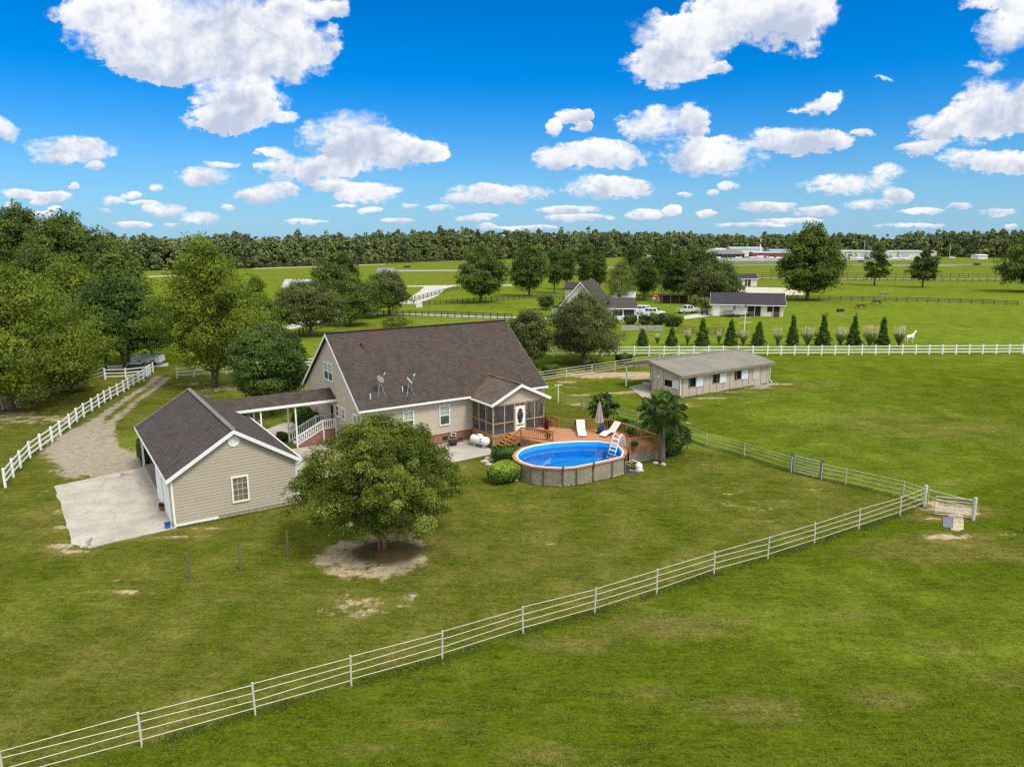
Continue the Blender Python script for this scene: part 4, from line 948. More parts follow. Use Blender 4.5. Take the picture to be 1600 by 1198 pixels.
fb = MB(); fb.box(-8.1, .27, 5.79, 5.845, zA-.22, zA-.01); fb.box(-8.1, .27, 8.755, 8.81, zA-.22, zA-.01); fb.box(-7.2, .26, 6.0, 8.6, zA-.3, zA-.24)
fb.build('fascia', TRIM, BW)
for (uu, vv) in ((-3.2, 6.02), (-3.2, 8.25), (-6.0, 6.02), (-6.0, 8.25)): MB().box(uu-.06, uu+.06, vv-.06, vv+.06, 0, zA-.3).build('post', TRIM, BW)
fl_ = MB()
# ------------------------------------------------------------------ the garage
GA = TH('garage', 'tan sided garage with grey shingle roof and round gable vent beside the driveway', 'garage', -14.6, -6.9)
gu0, gu1, gv0, gv1, gez, grz = -14.62, -7.12, -6.9, 7.7, 3.12, 5.62
gm = (gu0+gu1)/2; e0, e1_ = gu0-.28, gu1+.28; gs = (grz-gez)/(gm-e0)
cm = MB(); wl = MB()
def gtop(u): return gez+gs*min(u-e0, e1_-u)-.14
pts = [(gu0, .2), (gu1, .2), (gu1, gtop(gu1)), (gm, gtop(gm)), (gu0, gtop(gu0))]
wl.hexa([(a, -.2, z) for a, z in pts], [(a, gv0, z) for a, z in pts])
pts2 = [(gu0+1.9, .2), (gu1, .2), (gu1, gtop(gu1)), (gm, gtop(gm)), (gu0+1.9, gtop(gu0+1.9))]
wl.hexa([(a, gv1-.2, z) for a, z in pts2], [(a, -.199, z) for a, z in pts2])
def sp2(z):
    h_ = gu0 if z < gtop(gu0) else e0+(z+.14-gez)/gs
    return (h_, 2*gm-h_) if h_ < gm else (1, 1)
siding(wl, 'v', gv0, -1, sp2, .24, 5.45, .2); siding(wl, 'v', gv1-.2, 1, lambda z: (gu0+1.9, gu1), .24, 3.0)
siding(wl, 'u', gu1, 1, lambda z: (gv0, gv1-.2), .24, 2.95)
wl.build('wall', SIDE2, GA)
MB().box(gu0+.03, gu1-.03, gv0+.03, gv1-.25, -.1, .2).build('foundation', BLOCK, GA)
rf = MB(); rf.slab([(e0, gv0-.28, gez), (gm, gv0-.28, grz), (gm, gv1+.3, grz), (e0, gv1+.3, gez)], .11); rf.slab([(gm, gv0-.28, grz), (e1_, gv0-.28, gez), (e1_, gv1+.3, gez), (gm, gv1+.3, grz)], .11)
GR = rf.build('roof', SH_V, GA)
rc = MB()
for k in range(50): rc.beam((gm, gv0-.28+k*.303, grz+.015+(k % 2)*.005), (gm, gv0+.04+k*.303, grz+.015+(k % 2)*.005), .3, .04)
rc.build('ridge_cap', stdmat('pale_ridge_shingle', (.17, .15, .12), .9, .2, 2, 12), GR)
tb = MB()
for vv in (gv0-.32, gv1+.302):
    for (a, b_) in ((e0, gm), (e1_, gm)):
        tb.hexa([(a, vv, gez-.26), (a, vv+.035, gez-.26), (b_, vv+.035, grz-.26), (b_, vv, grz-.26)], [(a, vv, gez-.0), (a, vv+.035, gez-.0), (b_, vv+.035, grz-.0), (b_, vv, grz-.0)])
tb.build('rake_board', TRIM, GR)
gt = MB(); gt.box(e1_+.003, e1_+.12, gv0-.28, gv1+.3, gez-.16, gez-.03); gt.box(e0-.035, e0-.003, gv0-.28, gv1+.3, gez-.2, gez-.02)
gt.box(e1_-.26, e1_+.06, gv0-.3, gv0-.01, gez-.28, gez-.2)
gt.tube([(e1_+.06, gv0-.2, gez-.2), (e1_-.1, gv0-.12, gez-.45), (e1_-.2, gv0-.08, gez-.6), (e1_-.2, gv0-.08, .35), (e1_-.1, gv0-.25, .2)], .05, 6)
gt.box(gu0-.03, gu0+.09, gv0-.035, gv0+.05, .2, gez-.2); gt.box(gu1-.06, gu1+.035, gv0-.035, gv0+.05, .2, gez-.2)
gt.build('gutter', TRIM, GA)
MB().box(gu0, -12.1, gv0-.035, gv0-.005, .05, .22).build('skirt_board', TRIM, GA)
window(GA, 'v', gv0, -1, -11.12, -10.27, .98, 2.48, grid=(3, 4), wt=.1, blind=0, half=False, glass=glassmat('garage_glass', (.13, .11, .065), .25))
vn = MB(); n = 20
for (ra, rb, d0, d1) in ((0, .26, .02, .035), (.26, .36, .02, .06)):
    for k in range(n):
        t0, t1 = 2*math.pi*k/n, 2*math.pi*(k+1)/n
        q_ = [(gm+ra*math.cos(t0), 4.86+ra*math.sin(t0)), (gm+rb*math.cos(t0), 4.86+rb*math.sin(t0)), (gm+rb*math.cos(t1), 4.86+rb*math.sin(t1)), (gm+ra*math.cos(t1), 4.86+ra*math.sin(t1))]
        vn.hexa([(x, gv0-d0, z) for x, z in q_], [(x, gv0-d1, z) for x, z in q_])
for k in range(5): vn.box(gm-.2, gm+.2, gv0-.055, gv0-.036, 4.69+k*.08, 4.71+k*.08)
vn.build('gable_vent', TRIM, GA)
# white garage doors and posts of the open bay on the drive side
for (v0, v1) in ((-6.3, -3.6), (-3.1, -.5)):
    dm = MB(); dm.box(gu0-.06, gu0-.001, v0, v1, .06, 2.35)
    for k in range(1, 4): dm.box(gu0-.075, gu0-.061, v0+.05, v1-.05, .06+k*.57-.015, .06+k*.57+.015)
    dm.build('garage_door', TRIM, GA)
for vv in (-3.4,): pass
MB().box(gu0-.02, gu0+.12, 7.4, 7.54, 0, gtop(gu0)).build('post', TRIM, GA)
MB().box(gu0-.02, gu0+.12, -.15, 0, 0, gtop(gu0)).build('post', TRIM, GA)
MB().box(gu0+.0, gu0+.1, -.2, 7.6, gtop(gu0)-.3, gtop(gu0)-.02).build('beam', TRIM, GA)
# bucket and pot by the garage corner
b0 = (-14.98, -6.75); T = TH('bucket', 'blue plastic bucket on the apron at the garage corner', 'bucket', b0[0], b0[1], .05)
MB().lathe((b0[0], b0[1], .05), [(.13, 0), (.18, .30), (.20, .32), (.17, .32), (.12, .03)], 14).build('tub', BLUEP, T, smooth=False)
MB().tube([(b0[0]-.19, b0[1], .34), (b0[0]-.12, b0[1]+.02, .2), (b0[0], b0[1]-.19, .17), (b0[0]+.14, b0[1], .24), (b0[0]+.19, b0[1], .34)], .008, 5).build('handle', GALV, T)
b0 = (-14.85, -3.4); T = TH('flower_pot', 'terracotta pot on the apron between the white garage doors', 'flower pot', b0[0], b0[1], .05)
MB().lathe((b0[0], b0[1], .05), [(.12, 0), (.17, .26), (.19, .3), (.15, .3)], 12).build('pot', TERRA, T)
rg = np.random.default_rng(3); d = rg.normal(0, 1, (120, 3)); d[:, 2] = abs(d[:, 2]); leaf_mesh('leaves', d*.08+np.array([0, 0, .34]), d, .05, rg.random(120), L_RED, .5, rg, T)

# ------------------------------------------------------------------ pool
PC = (12.0, -11.2)
rim_px = [(800.3,712),(804,706),(813,699.5),(831,694.5),(860,690),(900,687.5),(935,687.5),(957,690.5),(973,697),(980.5,705),(978,714),(958,719.5),(928,726),(902,731),(880,733),(850,731.5),(829,729),(813,724),(803,718)]
rim = [WH(*G(a, b, 1.3)[:2]) for a, b in rim_px]
rim = rim[::-1] if sum((rim[k][0]*rim[(k+1) % len(rim)][1]-rim[(k+1) % len(rim)][0]*rim[k][1]) for k in range(len(rim))) < 0 else rim
cc = (sum(a for a, b in rim)/len(rim), sum(b for a, b in rim)/len(rim))
def inset(k):
    out = []
    n = len(rim)
    for i in range(n):
        p0, p1, p2 = Vector(rim[i-1]), Vector(rim[i]), Vector(rim[(i+1) % n])
        n1 = Vector((-(p1-p0).y, (p1-p0).x)).normalized(); n2 = Vector((-(p2-p1).y, (p2-p1).x)).normalized()
        m_ = (n1+n2); m_ = m_/(m_.length_squared)*2; out.append((p1.x+m_.x*k, p1.y+m_.y*k))
    return out
PL = TH('swimming_pool', 'above ground swimming pool with blue liner and orange wooden coping set against the deck', 'pool', cc[0], cc[1])
r0, r1, r2, r3 = rim, inset(.26), inset(.36), inset(.10)
def ringbox(mb, A, B, z0, z1):
    n = len(A)
    for i in range(n):
        j = (i+1) % n; mb.hexa([(*A[i], z0), (*A[j], z0), (*B[j], z0), (*B[i], z0)], [(*A[i], z1), (*A[j], z1), (*B[j], z1), (*B[i], z1)])
mb = MB(); ringbox(mb, r0, r1, 1.27, 1.31); mb.build('coping', ORANGEW, PL)
mb = MB(); ringbox(mb, r1, r2, 1.25, 1.325); mb.build('top_rail', TRIM, PL)
mb = MB(); ringbox(mb, r2, inset(.42), -.3, 1.25); mb.build('liner', LINER, PL)
mb = MB(); mb.poly([(*p, .06) for p in inset(.40)]); mb.build('pool_floor', LINER, PL)
mb = MB(); mb.poly([(*p, .93) for p in inset(.415)]); mb.build('water', WATER, PL)
mb = MB(); ringbox(mb, inset(.18), inset(.22), .02, 1.26); mb.build('pool_wall', stdmat('darkened_pool_wall', (.085, .075, .05), .8, .2), PL)  # wall colour darkened so the gaps between the slats read dark
lt = MB(); ps = MB(); n = len(r3)
for i in range(n):
    j = (i+1) % n; p, q_ = r3[i], r3[j]; mid = ((p[0]+q_[0])/2, (p[1]+q_[1])/2)
    if mid[1] > -8.8 or (mid[0] > 15.6 and mid[1] > -12.2): continue
    lattice(lt, p, q_, .04, 1.26, .17, .036)
    for (z0, z1) in ((.0, .08), (1.18, 1.265)): lt.beam((*p, (z0+z1)/2), (*q_, (z0+z1)/2), .03, z1-z0)
lt.build('lattice_skirt', LATT, PL)
for i in range(n):
    p = inset(.06)[i]
    if p[1] > -8.9 or (p[0] > 15.8 and p[1] > -12.0): continue
    MB().box(p[0]-.045, p[0]+.045, p[1]-.045, p[1]+.045, 0, 1.26).build('post', OLDW, PL)
for i in (13, 15, 11):
    p = inset(.02)[(n-i) % n]
    MB().box(p[0]-.05, p[0]+.05, p[1]-.05, p[1]+.05, 1.05, 1.47).build('post', stdmat('dark_stained_post', (.12, .05, .03), .8, .2) if 'dark_stained_post' not in MATS else MATS['dark_stained_post'], PL)
# ------------------------------------------------------------------ deck
DK = TH('wooden_deck', 'orange stained wooden deck with baluster railings round the back of the pool', 'deck', 16, -6)
DZ = 1.12
deck_line = [p for p in sorted(rim, key=lambda p: p[0]) ]
back = [p for p in rim if (p[1] > -9.6 and p[0] > 11.2) or (p[0] > 15.5 and p[1] > -12.4)]
back = sorted(back, key=lambda p: math.atan2(p[1]-cc[1], p[0]-cc[0]), reverse=True)
bo = []
for p in back:
    d = Vector((p[0]-cc[0], p[1]-cc[1])).normalized()*.03; bo.append((p[0]+d.x, p[1]+d.y))
dpoly = [(11.8, -3.16), (11.8, -5.0)]+bo+[(16.85, -12.55), (19.55, -12.98), (19.82, -7.1), (17.12, -5.15), (16.3, -4.3), (16.3, -3.16)]
# boards run along one direction: cut the outline into strips
def clip_strip(poly, c0, c1, ax):
    def half(pl, c, keep):
        o_ = []
        for i in range(len(pl)):
            a, b_ = pl[i], pl[(i+1) % len(pl)]; ia, ib = (a[ax]-c)*keep >= 0, (b_[ax]-c)*keep >= 0
            if ia: o_.append(a)
            if ia != ib: f = (c-a[ax])/(b_[ax]-a[ax]); o_.append((a[0]+(b_[0]-a[0])*f, a[1]+(b_[1]-a[1])*f))
        return o_
    p_ = half(poly, c0, 1); return half(p_, c1, -1) if len(p_) > 2 else []
import mathutils
bd = MB(); v = -13.1
while v < -3.1:
    z_ = DZ+random.uniform(-.004, .004)
    tris = mathutils.geometry.tessellate_polygon([[Vector((a, b_, 0)) for a, b_ in dpoly]])
    for t_ in tris:
        st = clip_strip([dpoly[i] for i in t_], v, v+.138, 1)
        if len(st) > 2:
            s_ = sum(st[i][0]*st[(i+1) % len(st)][1]-st[(i+1) % len(st)][0]*st[i][1] for i in range(len(st)))
            bd.poly([(a, b_, z_) for a, b_ in (st if s_ > 0 else st[::-1])])
    v += .145
bd.build('deck_boards', DECKW, DK)
sk = MB()
for i in range(len(dpoly)):
    a, b_ = dpoly[i], dpoly[(i+1) % len(dpoly)]; sk.beam((*a, DZ-.15), (*b_, DZ-.15), .04, .28)
sk.build('rim_board', WOODO, DK)
for p_, q_ in (((16.85, -12.53), (19.53, -12.95)), ((19.53, -12.95), (19.8, -7.1)), ((11.8, -5.0), bo[0])):
    lt = MB(); lattice(lt, p_, q_, .03, DZ-.3, .16); lt.build('lattice_skirt', LATT, DK)
MB().poly([(17.0, -12.0, .02), (19.3, -12.4, .02), (19.5, -7.3, .02), (17.0, -5.6, .02)]).poly([(a[0], a[1], DZ-.3) for a in dpoly][::-1]).build('deck_shade_sheet', SHADE_M, DK)  # near-black sheets paint the shade beneath the deck
def rl(a, b_, **k): railing(DK, (*a, DZ), (*b_, DZ), .88, WOODO, .17, .1, cap=.12, **k)
rl((11.85, -5.02), (13.35, -7.35), ends=(1, 1)); rl((17.12, -5.2), (19.74, -7.12), ends=(1, 1)); rl((19.74, -7.18), (19.48, -12.9), ends=(0, 1), n_mid=2); rl((19.42, -12.92), (16.9, -12.5), ends=(0, 1))
rl((16.25, -3.2), (16.25, -4.25), ends=(1, 1))
# steps from the deck down to the patio side
stp = MB()
for k in range(5): stp.box(11.8-(k+1)*.29, 11.8-k*.29, -5.0, -3.2, DZ-(k+1)*.185-.05, DZ-(k+1)*.185)
stp.build('steps', WOODO, DK)
srm = MB()
for vv in (-5.0, -3.22): srm.hexa([(10.3, vv-.03, .02), (10.3, vv+.03, .02), (11.8, vv+.03, .8), (11.8, vv-.03, .8)], [(10.3, vv-.03, .26), (10.3, vv+.03, .26), (11.8, vv+.03, 1.08), (11.8, vv-.03, 1.08)])
srm.build('stringer', WOODO, DK)
railing(DK, (10.3, -5.06, .25), (11.8, -5.06, DZ), .85, WOODO, .13, .1, ends=(1, 0), cap=.14)

# ------------------------------------------------------------------ things on the deck
def lounger(px, py, ang, back_, lbl):
    x, y, _ = G(px, py, DZ+.1); T = TW('sun_lounger', lbl, 'sun lounger', x, y, DZ, ang, 'sun loungers on the pool deck')
    prof = [(0, .14), (.35, .30), (.7, .40), (1.0, .34), (1.25, .38), (1.9, .38+back_)]
    m_ = MB()
    for k in range(len(prof)-1):
        (a, za), (b_, zb_) = prof[k], prof[k+1]
        m_.hexa([(-.31, a, za-.045), (.31, a, za-.045), (.31, b_, zb_-.045), (-.31, b_, zb_-.045)], [(-.31, a, za), (.31, a, za), (.31, b_, zb_), (-.31, b_, zb_)])
    m_.build('sling', CUSH, T)
    for xx in (-.33, .33): MB().tube([(xx, a, z-.02) for a, z in prof], .022, 6).build('side_rail', TRIM, T)
    for yy_ in (.35, 1.35):
        for xx in (-.3, .3): MB().tube([(xx, yy_, .3), (xx, yy_+.05, 0)], .02, 5).build('leg', TRIM, T)
lounger(910, 681, 0.0, .62, 'cream sun lounger facing the pool by the closed umbrella')
lounger(940.5, 681, R(-50), .62, 'cream sun lounger lying slantwise right of the wicker table')
x, y, _ = G(941, 677, DZ); T = TW('side_table', 'low dark wicker table between the two loungers', 'table', x, y, DZ)
MB().lathe((0, 0, 0), [(.38, 0), (.42, .2), (.42, .42), (.45, .44), (.45, .48)], 16).build('base', WICK, T)
T = TW('ice_bucket', 'blue bucket on top of the wicker deck table', 'bucket', x, y, DZ+.485); MB().lathe((0, 0, 0), [(.13, 0), (.16, .22), (.16, .24), (.12, .24)], 12).build('tub', BLUEP, T); MB().lathe((0, 0, .245), [(.12, 0), (.02, .03)], 12).build('lid', BLUEP, T)
x, y, _ = G(936, 676, DZ); T = TW('garden_umbrella', 'closed taupe umbrella on the deck by the palm', 'umbrella', x, y, DZ)
MB().tube([(0, 0, 0), (0, 0, 2.75)], .022, 8).build('pole', OLDW, T); MB().lathe((0, 0, 0), [(.24, 0), (.24, .06), (.05, .1), (.04, .3)], 12).build('base', BLACK, T)
cu = MB(); n = 16
pf = [(.34, .92), (.30, 1.15), (.22, 1.7), (.12, 2.3), (.03, 2.72)]
for k in range(len(pf)-1):
    for j in range(n):
        q_ = []
        for kk, jj in ((k, j), (k, j+1), (k+1, j+1), (k+1, j)):
            rr_ = pf[kk][0]*(1+.22*((jj % 2)*2-1)); t_ = 2*math.pi*jj/n; q_.append((rr_*math.cos(t_), rr_*math.sin(t_), pf[kk][1]))
        cu.poly(q_)
cu.build('canopy', UMBC, T)
# pool ladder with barrier
lp = WH(*G(966, 696, 1.3)[:2]); T = TH('pool_ladder', 'white A-frame ladder over the deck end of the pool', 'ladder', lp[0], lp[1], 1.3)
o_ = Vector((lp[0], lp[1], 0)); din = Vector((cc[0]-lp[0], cc[1]-lp[1]-1.2, 0)).normalized(); sd = Vector((-din.y, din.x, 0))
for s_ in (-.32, .32):
    b_ = o_+sd*s_; MB().tube([b_-din*.55+Vector((0, 0, 1.14)), b_-din*.25+Vector((0, 0, 2.1)), b_+Vector((0, 0, 2.28)), b_+din*.22+Vector((0, 0, 2.1)), b_+din*1.0+Vector((0, 0, .25))], .045, 8).build('side_rail', TRIM, T)
for k in range(6):
    f_ = .12+k*.15; c_ = o_+din*(.22+.78*f_)+Vector((0, 0, 2.1-1.85*f_)); MB().beam(c_-sd*.3, c_+sd*.3, .2, .035).build('tread', TRIM, T)
for k in range(4):
    f_ = .1+k*.24; c_ = o_-din*(.25+.3*f_)+Vector((0, 0, 2.1-.96*f_)); MB().beam(c_-sd*.3, c_+sd*.3, .12, .03).build('tread', TRIM, T)
def potted(px, py, z, lbl, kind='ferns', s=.5, mat=None, seed=0, red=False):
    x, y, _ = G(px, py, z); T = TW('potted_plant', lbl, 'potted plant', x, y, z, seed)
    MB().lathe((0, 0, 0), [(.14, 0), (.20, .3), (.22, .33), (.17, .33)], 12).build('pot', TERRA, T)
    rg = np.random.default_rng(seed); n_ = 420; a = rg.uniform(0, 6.28, n_); t_ = rg.uniform(.05, 1, n_); el = rg.uniform(.3, 1.5, n_)
    P_ = np.stack([np.cos(a)*t_*s*np.cos(el), np.sin(a)*t_*s*np.cos(el), .33+t_*s*(1.9 if red else 1.1)*np.sin(el)-t_**2*.12], 1)
    leaf_mesh('leaves', P_, np.stack([-np.cos(a)*.4, -np.sin(a)*.4, np.ones(n_)], 1), .09 if not red else .10, rg.random(n_), mat or L_BOX, .35, rg, T)
potted(903.5, 671, DZ, 'potted plant in the back corner of the deck by the railing', seed=1)
potted(984, 683, DZ, 'bushy potted plant by the diagonal deck railing', seed=2, s=.6)
potted(991, 702.5, DZ, 'potted plant behind the front deck railing near the pool ladder', seed=3, s=.45)
potted(854, 676, DZ, 'tall red leaved potted plant at the porch corner', seed=4, s=.65, mat=L_RED, red=True)
potted(856, 687, DZ, 'small potted plant behind the stair railing of the deck', seed=5, s=.35)
# ------------------------------------------------------------------ propane tank
tx = 9.65, -2.15; T = TH('propane_tank', 'white horizontal propane tank on the patio by the porch', 'tank', tx[0], tx[1], .05)
import math as _m
def capsule(p, q_, r, n=7):
    p, q_ = Vector(p), Vector(q_); d = (q_-p).normalized(); P_, R_ = [], []
    for k in range(n): t_ = math.pi/2*k/(n-1); P_.append(p-d*r*.75*math.cos(t_)); R_.append(max(r*math.sin(t_), .01))
    for k in range(n): t_ = math.pi/2*k/(n-1); P_.append(q_+d*r*.75*math.sin(t_)); R_.append(max(r*math.cos(t_), .01))
    return P_, R_
ddir = Vector((.28, -.96, 0)); c0 = Vector((tx[0], tx[1], .62)); pts, rr_ = capsule(c0-ddir*.72, c0+ddir*.72, .37)
MB().tube(pts, rr_, 18).build('vessel', TANKW, T, smooth=True)
pts, rr_ = capsule(c0-ddir*.12+Vector((0, 0, .36)), c0+ddir*.14+Vector((0, 0, .36)), .17, 5); MB().tube(pts, rr_, 12).build('valve_dome', TANKW, T, smooth=True)
for s_ in (-.5, .5): b_ = c0+ddir*s_; MB().beam(b_-Vector((-ddir.y, ddir.x, 0))*.2-Vector((0, 0, .5)), b_+Vector((-ddir.y, ddir.x, 0))*.2-Vector((0, 0, .5)), .08, .3).build('leg', TANKW, T)
# the dark emblem on the tank's side: an open loop with a bar, on a pale square
em = MB(); sdn = Vector((-.96, -.28, 0)); 
def on(a, b_): # point on the shell: a along the axis, b around it
    t_ = b_; return c0+ddir*a+(sdn*math.cos(t_)+Vector((0, 0, 1))*math.sin(t_))*.376
for (a0, a1, b0, b1) in ((.22, .27, -.1, .62), (.45, .50, -.1, .62), (.22, .50, .55, .68), (.22, .50, -.15, -.02), (.33, .39, .1, .45)):
    em.hexa([on(a0, b0), on(a1, b0), on(a1, b1), on(a0, b1)], [on(a0, b0)*1.0+sdn*.004, on(a1, b0)+sdn*.004, on(a1, b1)+sdn*.004, on(a0, b1)+sdn*.004])
em.build('emblem', stdmat('dark_blue_print', (.02, .035, .10), .6, .1), T)
b0 = (7.95, -.55); T = TH('fire_pit', 'round black fire pit on the patio against the brick foundation', 'fire pit', b0[0], b0[1], .05)
MB().lathe((b0[0], b0[1], .05), [(.28, 0), (.4, .28), (.46, .33), (.46, .37), (.36, .37), (.25, .2)], 16).build('bowl', BLACK, T); MB().lathe((b0[0], b0[1], .3), [(.1, 0), (.36, .02), (.3, .12), (.05, .2)], 16).build('lid', BLACK, T)
MB().box(8.3, 8.75, .43, .47, .4, .82)
T = TH('meter_box', 'small grey utility box on the brick foundation above the fire pit', 'utility box', 8.5, .4, .5)
MB().box(8.25, 8.75, .33, .455, .55, .82).build('box', WHM, T); MB().box(8.32, 8.68, .325, .329, .6, .78).build('cover', BLACK, T)
T = TH('garden_stool', 'small dark garden stool beside the fire pit', 'stool', 9.0, .0, .05); 
MB().box(8.85, 9.2, -.12, .2, .3, .36).build('seat', BLACK, T)
for a in (8.88, 9.15):
    for b_ in (-.1, .16): MB().box(a, a+.03, b_, b_+.03, .05, .3).build('leg', BLACK, T)
# ------------------------------------------------------------------ pool pump
x, y, _ = G(996, 735); T = TW('pool_pump', 'white pool pump and filter on the grass beside the deck lattice', 'pool pump', x, y)
MB().lathe((.1, 0, 0), [(.24, 0), (.27, .1), (.27, .42), (.2, .55), (.08, .6), (.08, .68)], 16).build('filter_tank', TANKW, T, smooth=False)
MB().tube([(-.5, .05, .22), (-.15, .05, .22)], .13, 10).build('motor', BLACK, T); MB().box(-.6, .45, -.28, .3, 0, .06).build('base', STONE, T)
MB().tube([(-.45, .1, .3), (-.75, .2, .45), (-.95, .45, .25), (-1.0, .7, .5)], .03, 6).build('hose', stdmat('tan_hose', (.45, .30, .2), .6, .1), T)
MB().tube([(.1, .1, .6), (-.3, .3, .72), (-.8, .5, .5), (-1.0, .75, .6)], .03, 6).build('hose', TRIM, T)
x, y, _ = G(985, 738); T = tag(MB().hexa([(-.35,-.2,.0),(.4,-.25,.0),(.5,.2,.0),(-.3,.3,.0)], [(-.3,-.15,.09),(.35,-.2,.06),(.45,.15,.1),(-.25,.25,.05)]).build('tarp', NAVY, None, (0, 0, 0)), 'folded navy tarp on the grass at the pool corner', 'tarp'); T.location = (x, y, 0)
x, y, _ = G(1036, 727); T = TW('garden_rock', 'pale rock at the foot of the large palm', 'rock', x, y)
rk_ = bpy.data.meshes.new('stone')
import bmesh
def rock_mesh(name, s, seed):
    bm = bmesh.new(); bmesh.ops.create_icosphere(bm, subdivisions=2, radius=1); rg = random.Random(seed)
    for v_ in bm.verts: v_.co = Vector((v_.co.x*s[0], v_.co.y*s[1], max(v_.co.z, -.3)*s[2]))*rg.uniform(.82, 1.12)
    m_ = bpy.data.meshes.new(name); bm.to_mesh(m_); bm.free(); m_.materials.append(STONE); return m_
ob = bpy.data.objects.new('stone', rock_mesh('stone', (.22, .16, .2), 2)); COL.objects.link(ob); ob.parent = T; ob.location = (0, 0, .05)
for k, (px, py, s_) in enumerate(((757, 722, .3), (762, 717, .22), (764, 727, .25), (768, 720, .2), (811, 748, .2), (806, 751, .16), (1024, 724, .2))):
    x, y, _ = G(px, py); ob = bpy.data.objects.new('garden_rock', rock_mesh('garden_rock', (s_*1.2, s_*.9, s_*.7), k)); COL.objects.link(ob); ob.location = (x, y, .04)
    tag(ob, ['largest grey rock beside the square hedge by the patio', 'small rock nearest the patio edge beside the hedge', 'flat rock between the two hedges left of the pool', 'small rock tucked under the square hedge', 'rock between bright bush and pool lattice', 'small rock under the right side of the bright bush', 'rock between the pool pump and the palm'][k], 'rock', 'rocks edging the beds')

# ------------------------------------------------------------------ fences
def fence(name, label, cat, pts, posts, h, rails, pw=.12, rail=(.04, .14), mat=None, round_=False, group=None, special=None, rmat=None, rz_noise=0.0, cap=False):
    """pts: corner points on the ground (world); posts: number of bays on each stretch, or None when pts are the posts themselves"""
    P_ = []
    if posts is None: P_ = [Vector((a, b, 0)) for a, b in pts]
    else:
        for k in range(len(pts)-1):
            a, b = Vector((*pts[k], 0)), Vector((*pts[k+1], 0))
            for i in range(posts[k]): P_.append(a+(b-a)*i/posts[k])
        P_.append(Vector((*pts[-1], 0)))
    T = TW(name, label, cat, P_[0].x, P_[0].y, 0, 0, group); o = P_[0]
    rg = random.Random(len(P_)*7+int(abs(P_[0].x)*10)); pm = None
    for i, p in enumerate(P_):
        p = p-o; d = (P_[min(i+1, len(P_)-1)]-P_[max(i-1, 0)]).normalized()
        if pm is None:
            mb = MB()
            if round_: mb.tube([(0, 0, -.1), (0, 0, h)], pw/2, 8)
            else:
                mb.box(-pw/2, pw/2, -pw/2, pw/2, -.1, h)
                if cap: mb.hexa([(-pw*.62, -pw*.62, h), (pw*.62, -pw*.62, h), (pw*.62, pw*.62, h), (-pw*.62, pw*.62, h)], [(-.01, -.01, h+.07), (.01, -.01, h+.07), (.01, .01, h+.07), (-.01, .01, h+.07)])
            po = mb.build('post', mat, T); pm = po
        else:
            po = pm.copy(); COL.objects.link(po); po.parent = T
        po.location = (p.x, p.y, 0); po.rotation_euler = (rg.uniform(-rz_noise, rz_noise), rg.uniform(-rz_noise, rz_noise), math.atan2(d.y, d.x))
    for zr in rails:
        mb = MB()
        for i in range(len(P_)-1):
            a, b = P_[i]-o, P_[i+1]-o; j = rg.uniform(-rz_noise, rz_noise)*1.5
            if round_: mb.tube([(a.x, a.y, zr+j), (b.x, b.y, zr-j)], rail[0]/2, 6)
            else: mb.beam((a.x, a.y, zr+j), (b.x, b.y, zr-j), rail[0], rail[1])
        mb.build('rail', rmat or mat, T)
    return T
def gp(l): return [G(a, b)[:2] for a, b in l]
zz5 = lambda l: [(x/3.2, 560+y/3.2) for x, y in l]
drive = zz5([(28,645),(68,592),(105,550),(152,500),(205,460),(262,420),(303,388),(350,352),(386,320),(421,294),(462,267),(496,244),(525,225),(555,206),(589,188),(620,170),(643,155),(669,138),(695,124),(719,110),(735,95),(752,83),(767,72)])
VR = (.38, .80, 1.22)
fence('vinyl_fence', 'white three rail vinyl fence curving along the gravel drive at the left', 'fence', gp(drive), None, 1.38, VR, .15, (.045, .11), VINYL, cap=True)
fence('vinyl_fence', 'short white rail fence crossing between the drive end and the dark trees', 'fence', gp([(165,593),(197,592),(232,588)]), [1, 1], 1.38, VR, .15, (.045, .11), VINYL, cap=True)
fence('vinyl_fence', 'white rail fence behind the round dark tree, left of the house', 'fence', gp([(277,591),(354,585),(475,575),(560,569)]), [3, 4, 3], 1.3, VR, .15, (.045, .11), VINYL, cap=True)
a, b = G(840, 557.5), G(1640, 554)
fence('vinyl_fence', 'long white three rail fence crossing the field behind the tan barn', 'fence', [a[:2], G(991, 555.5)[:2], G(1199, 555)[:2], G(1660, 552.5)[:2]], [6, 9, 22], 1.42, (.36, .82, 1.28), .16, (.05, .12), VINYL, cap=True)
fence('paddock_fence', 'weathered pale rail fence under the trees at the far left', 'fence', gp([(-40,652),(5,640),(28,632),(60,622),(78,616),(96,609),(118,603),(140,598),(163,590)]), None, 1.3, VR, .13, (.045, .13), stdmat('weathered_pale_paint', (.36, .34, .28), .8, .25), rz_noise=.04)
A1, B1 = G(1444, 791)[:2], G(1406, 806)[:2]
pf = [(1406,806),(1342,827),(1272.5,850),(1199.4,873.8),(1115.6,897.8),(1026,928),(929,958.5),(817,990),(691,1031),(549,1072),(399,1117),(222,1167),(8,1226),(-240,1300)]
fence('pipe_fence', 'white four rail pipe fence running across the foreground pasture', 'fence', gp([(1444,791)]+pf), None, 1.32, (.30, .62, .94, 1.25), .08, (.031, 0), PIPE, True, rz_noise=.03)
fence('pipe_fence', 'thin white rail fence from the corner post back toward the palms', 'fence', gp([(1444,791),(1411,779),(1321,757.8),(1283,750)]), None, 1.25, (.30, .62, .92, 1.2), .07, (.032, 0), PIPE, True, rz_noise=.012)
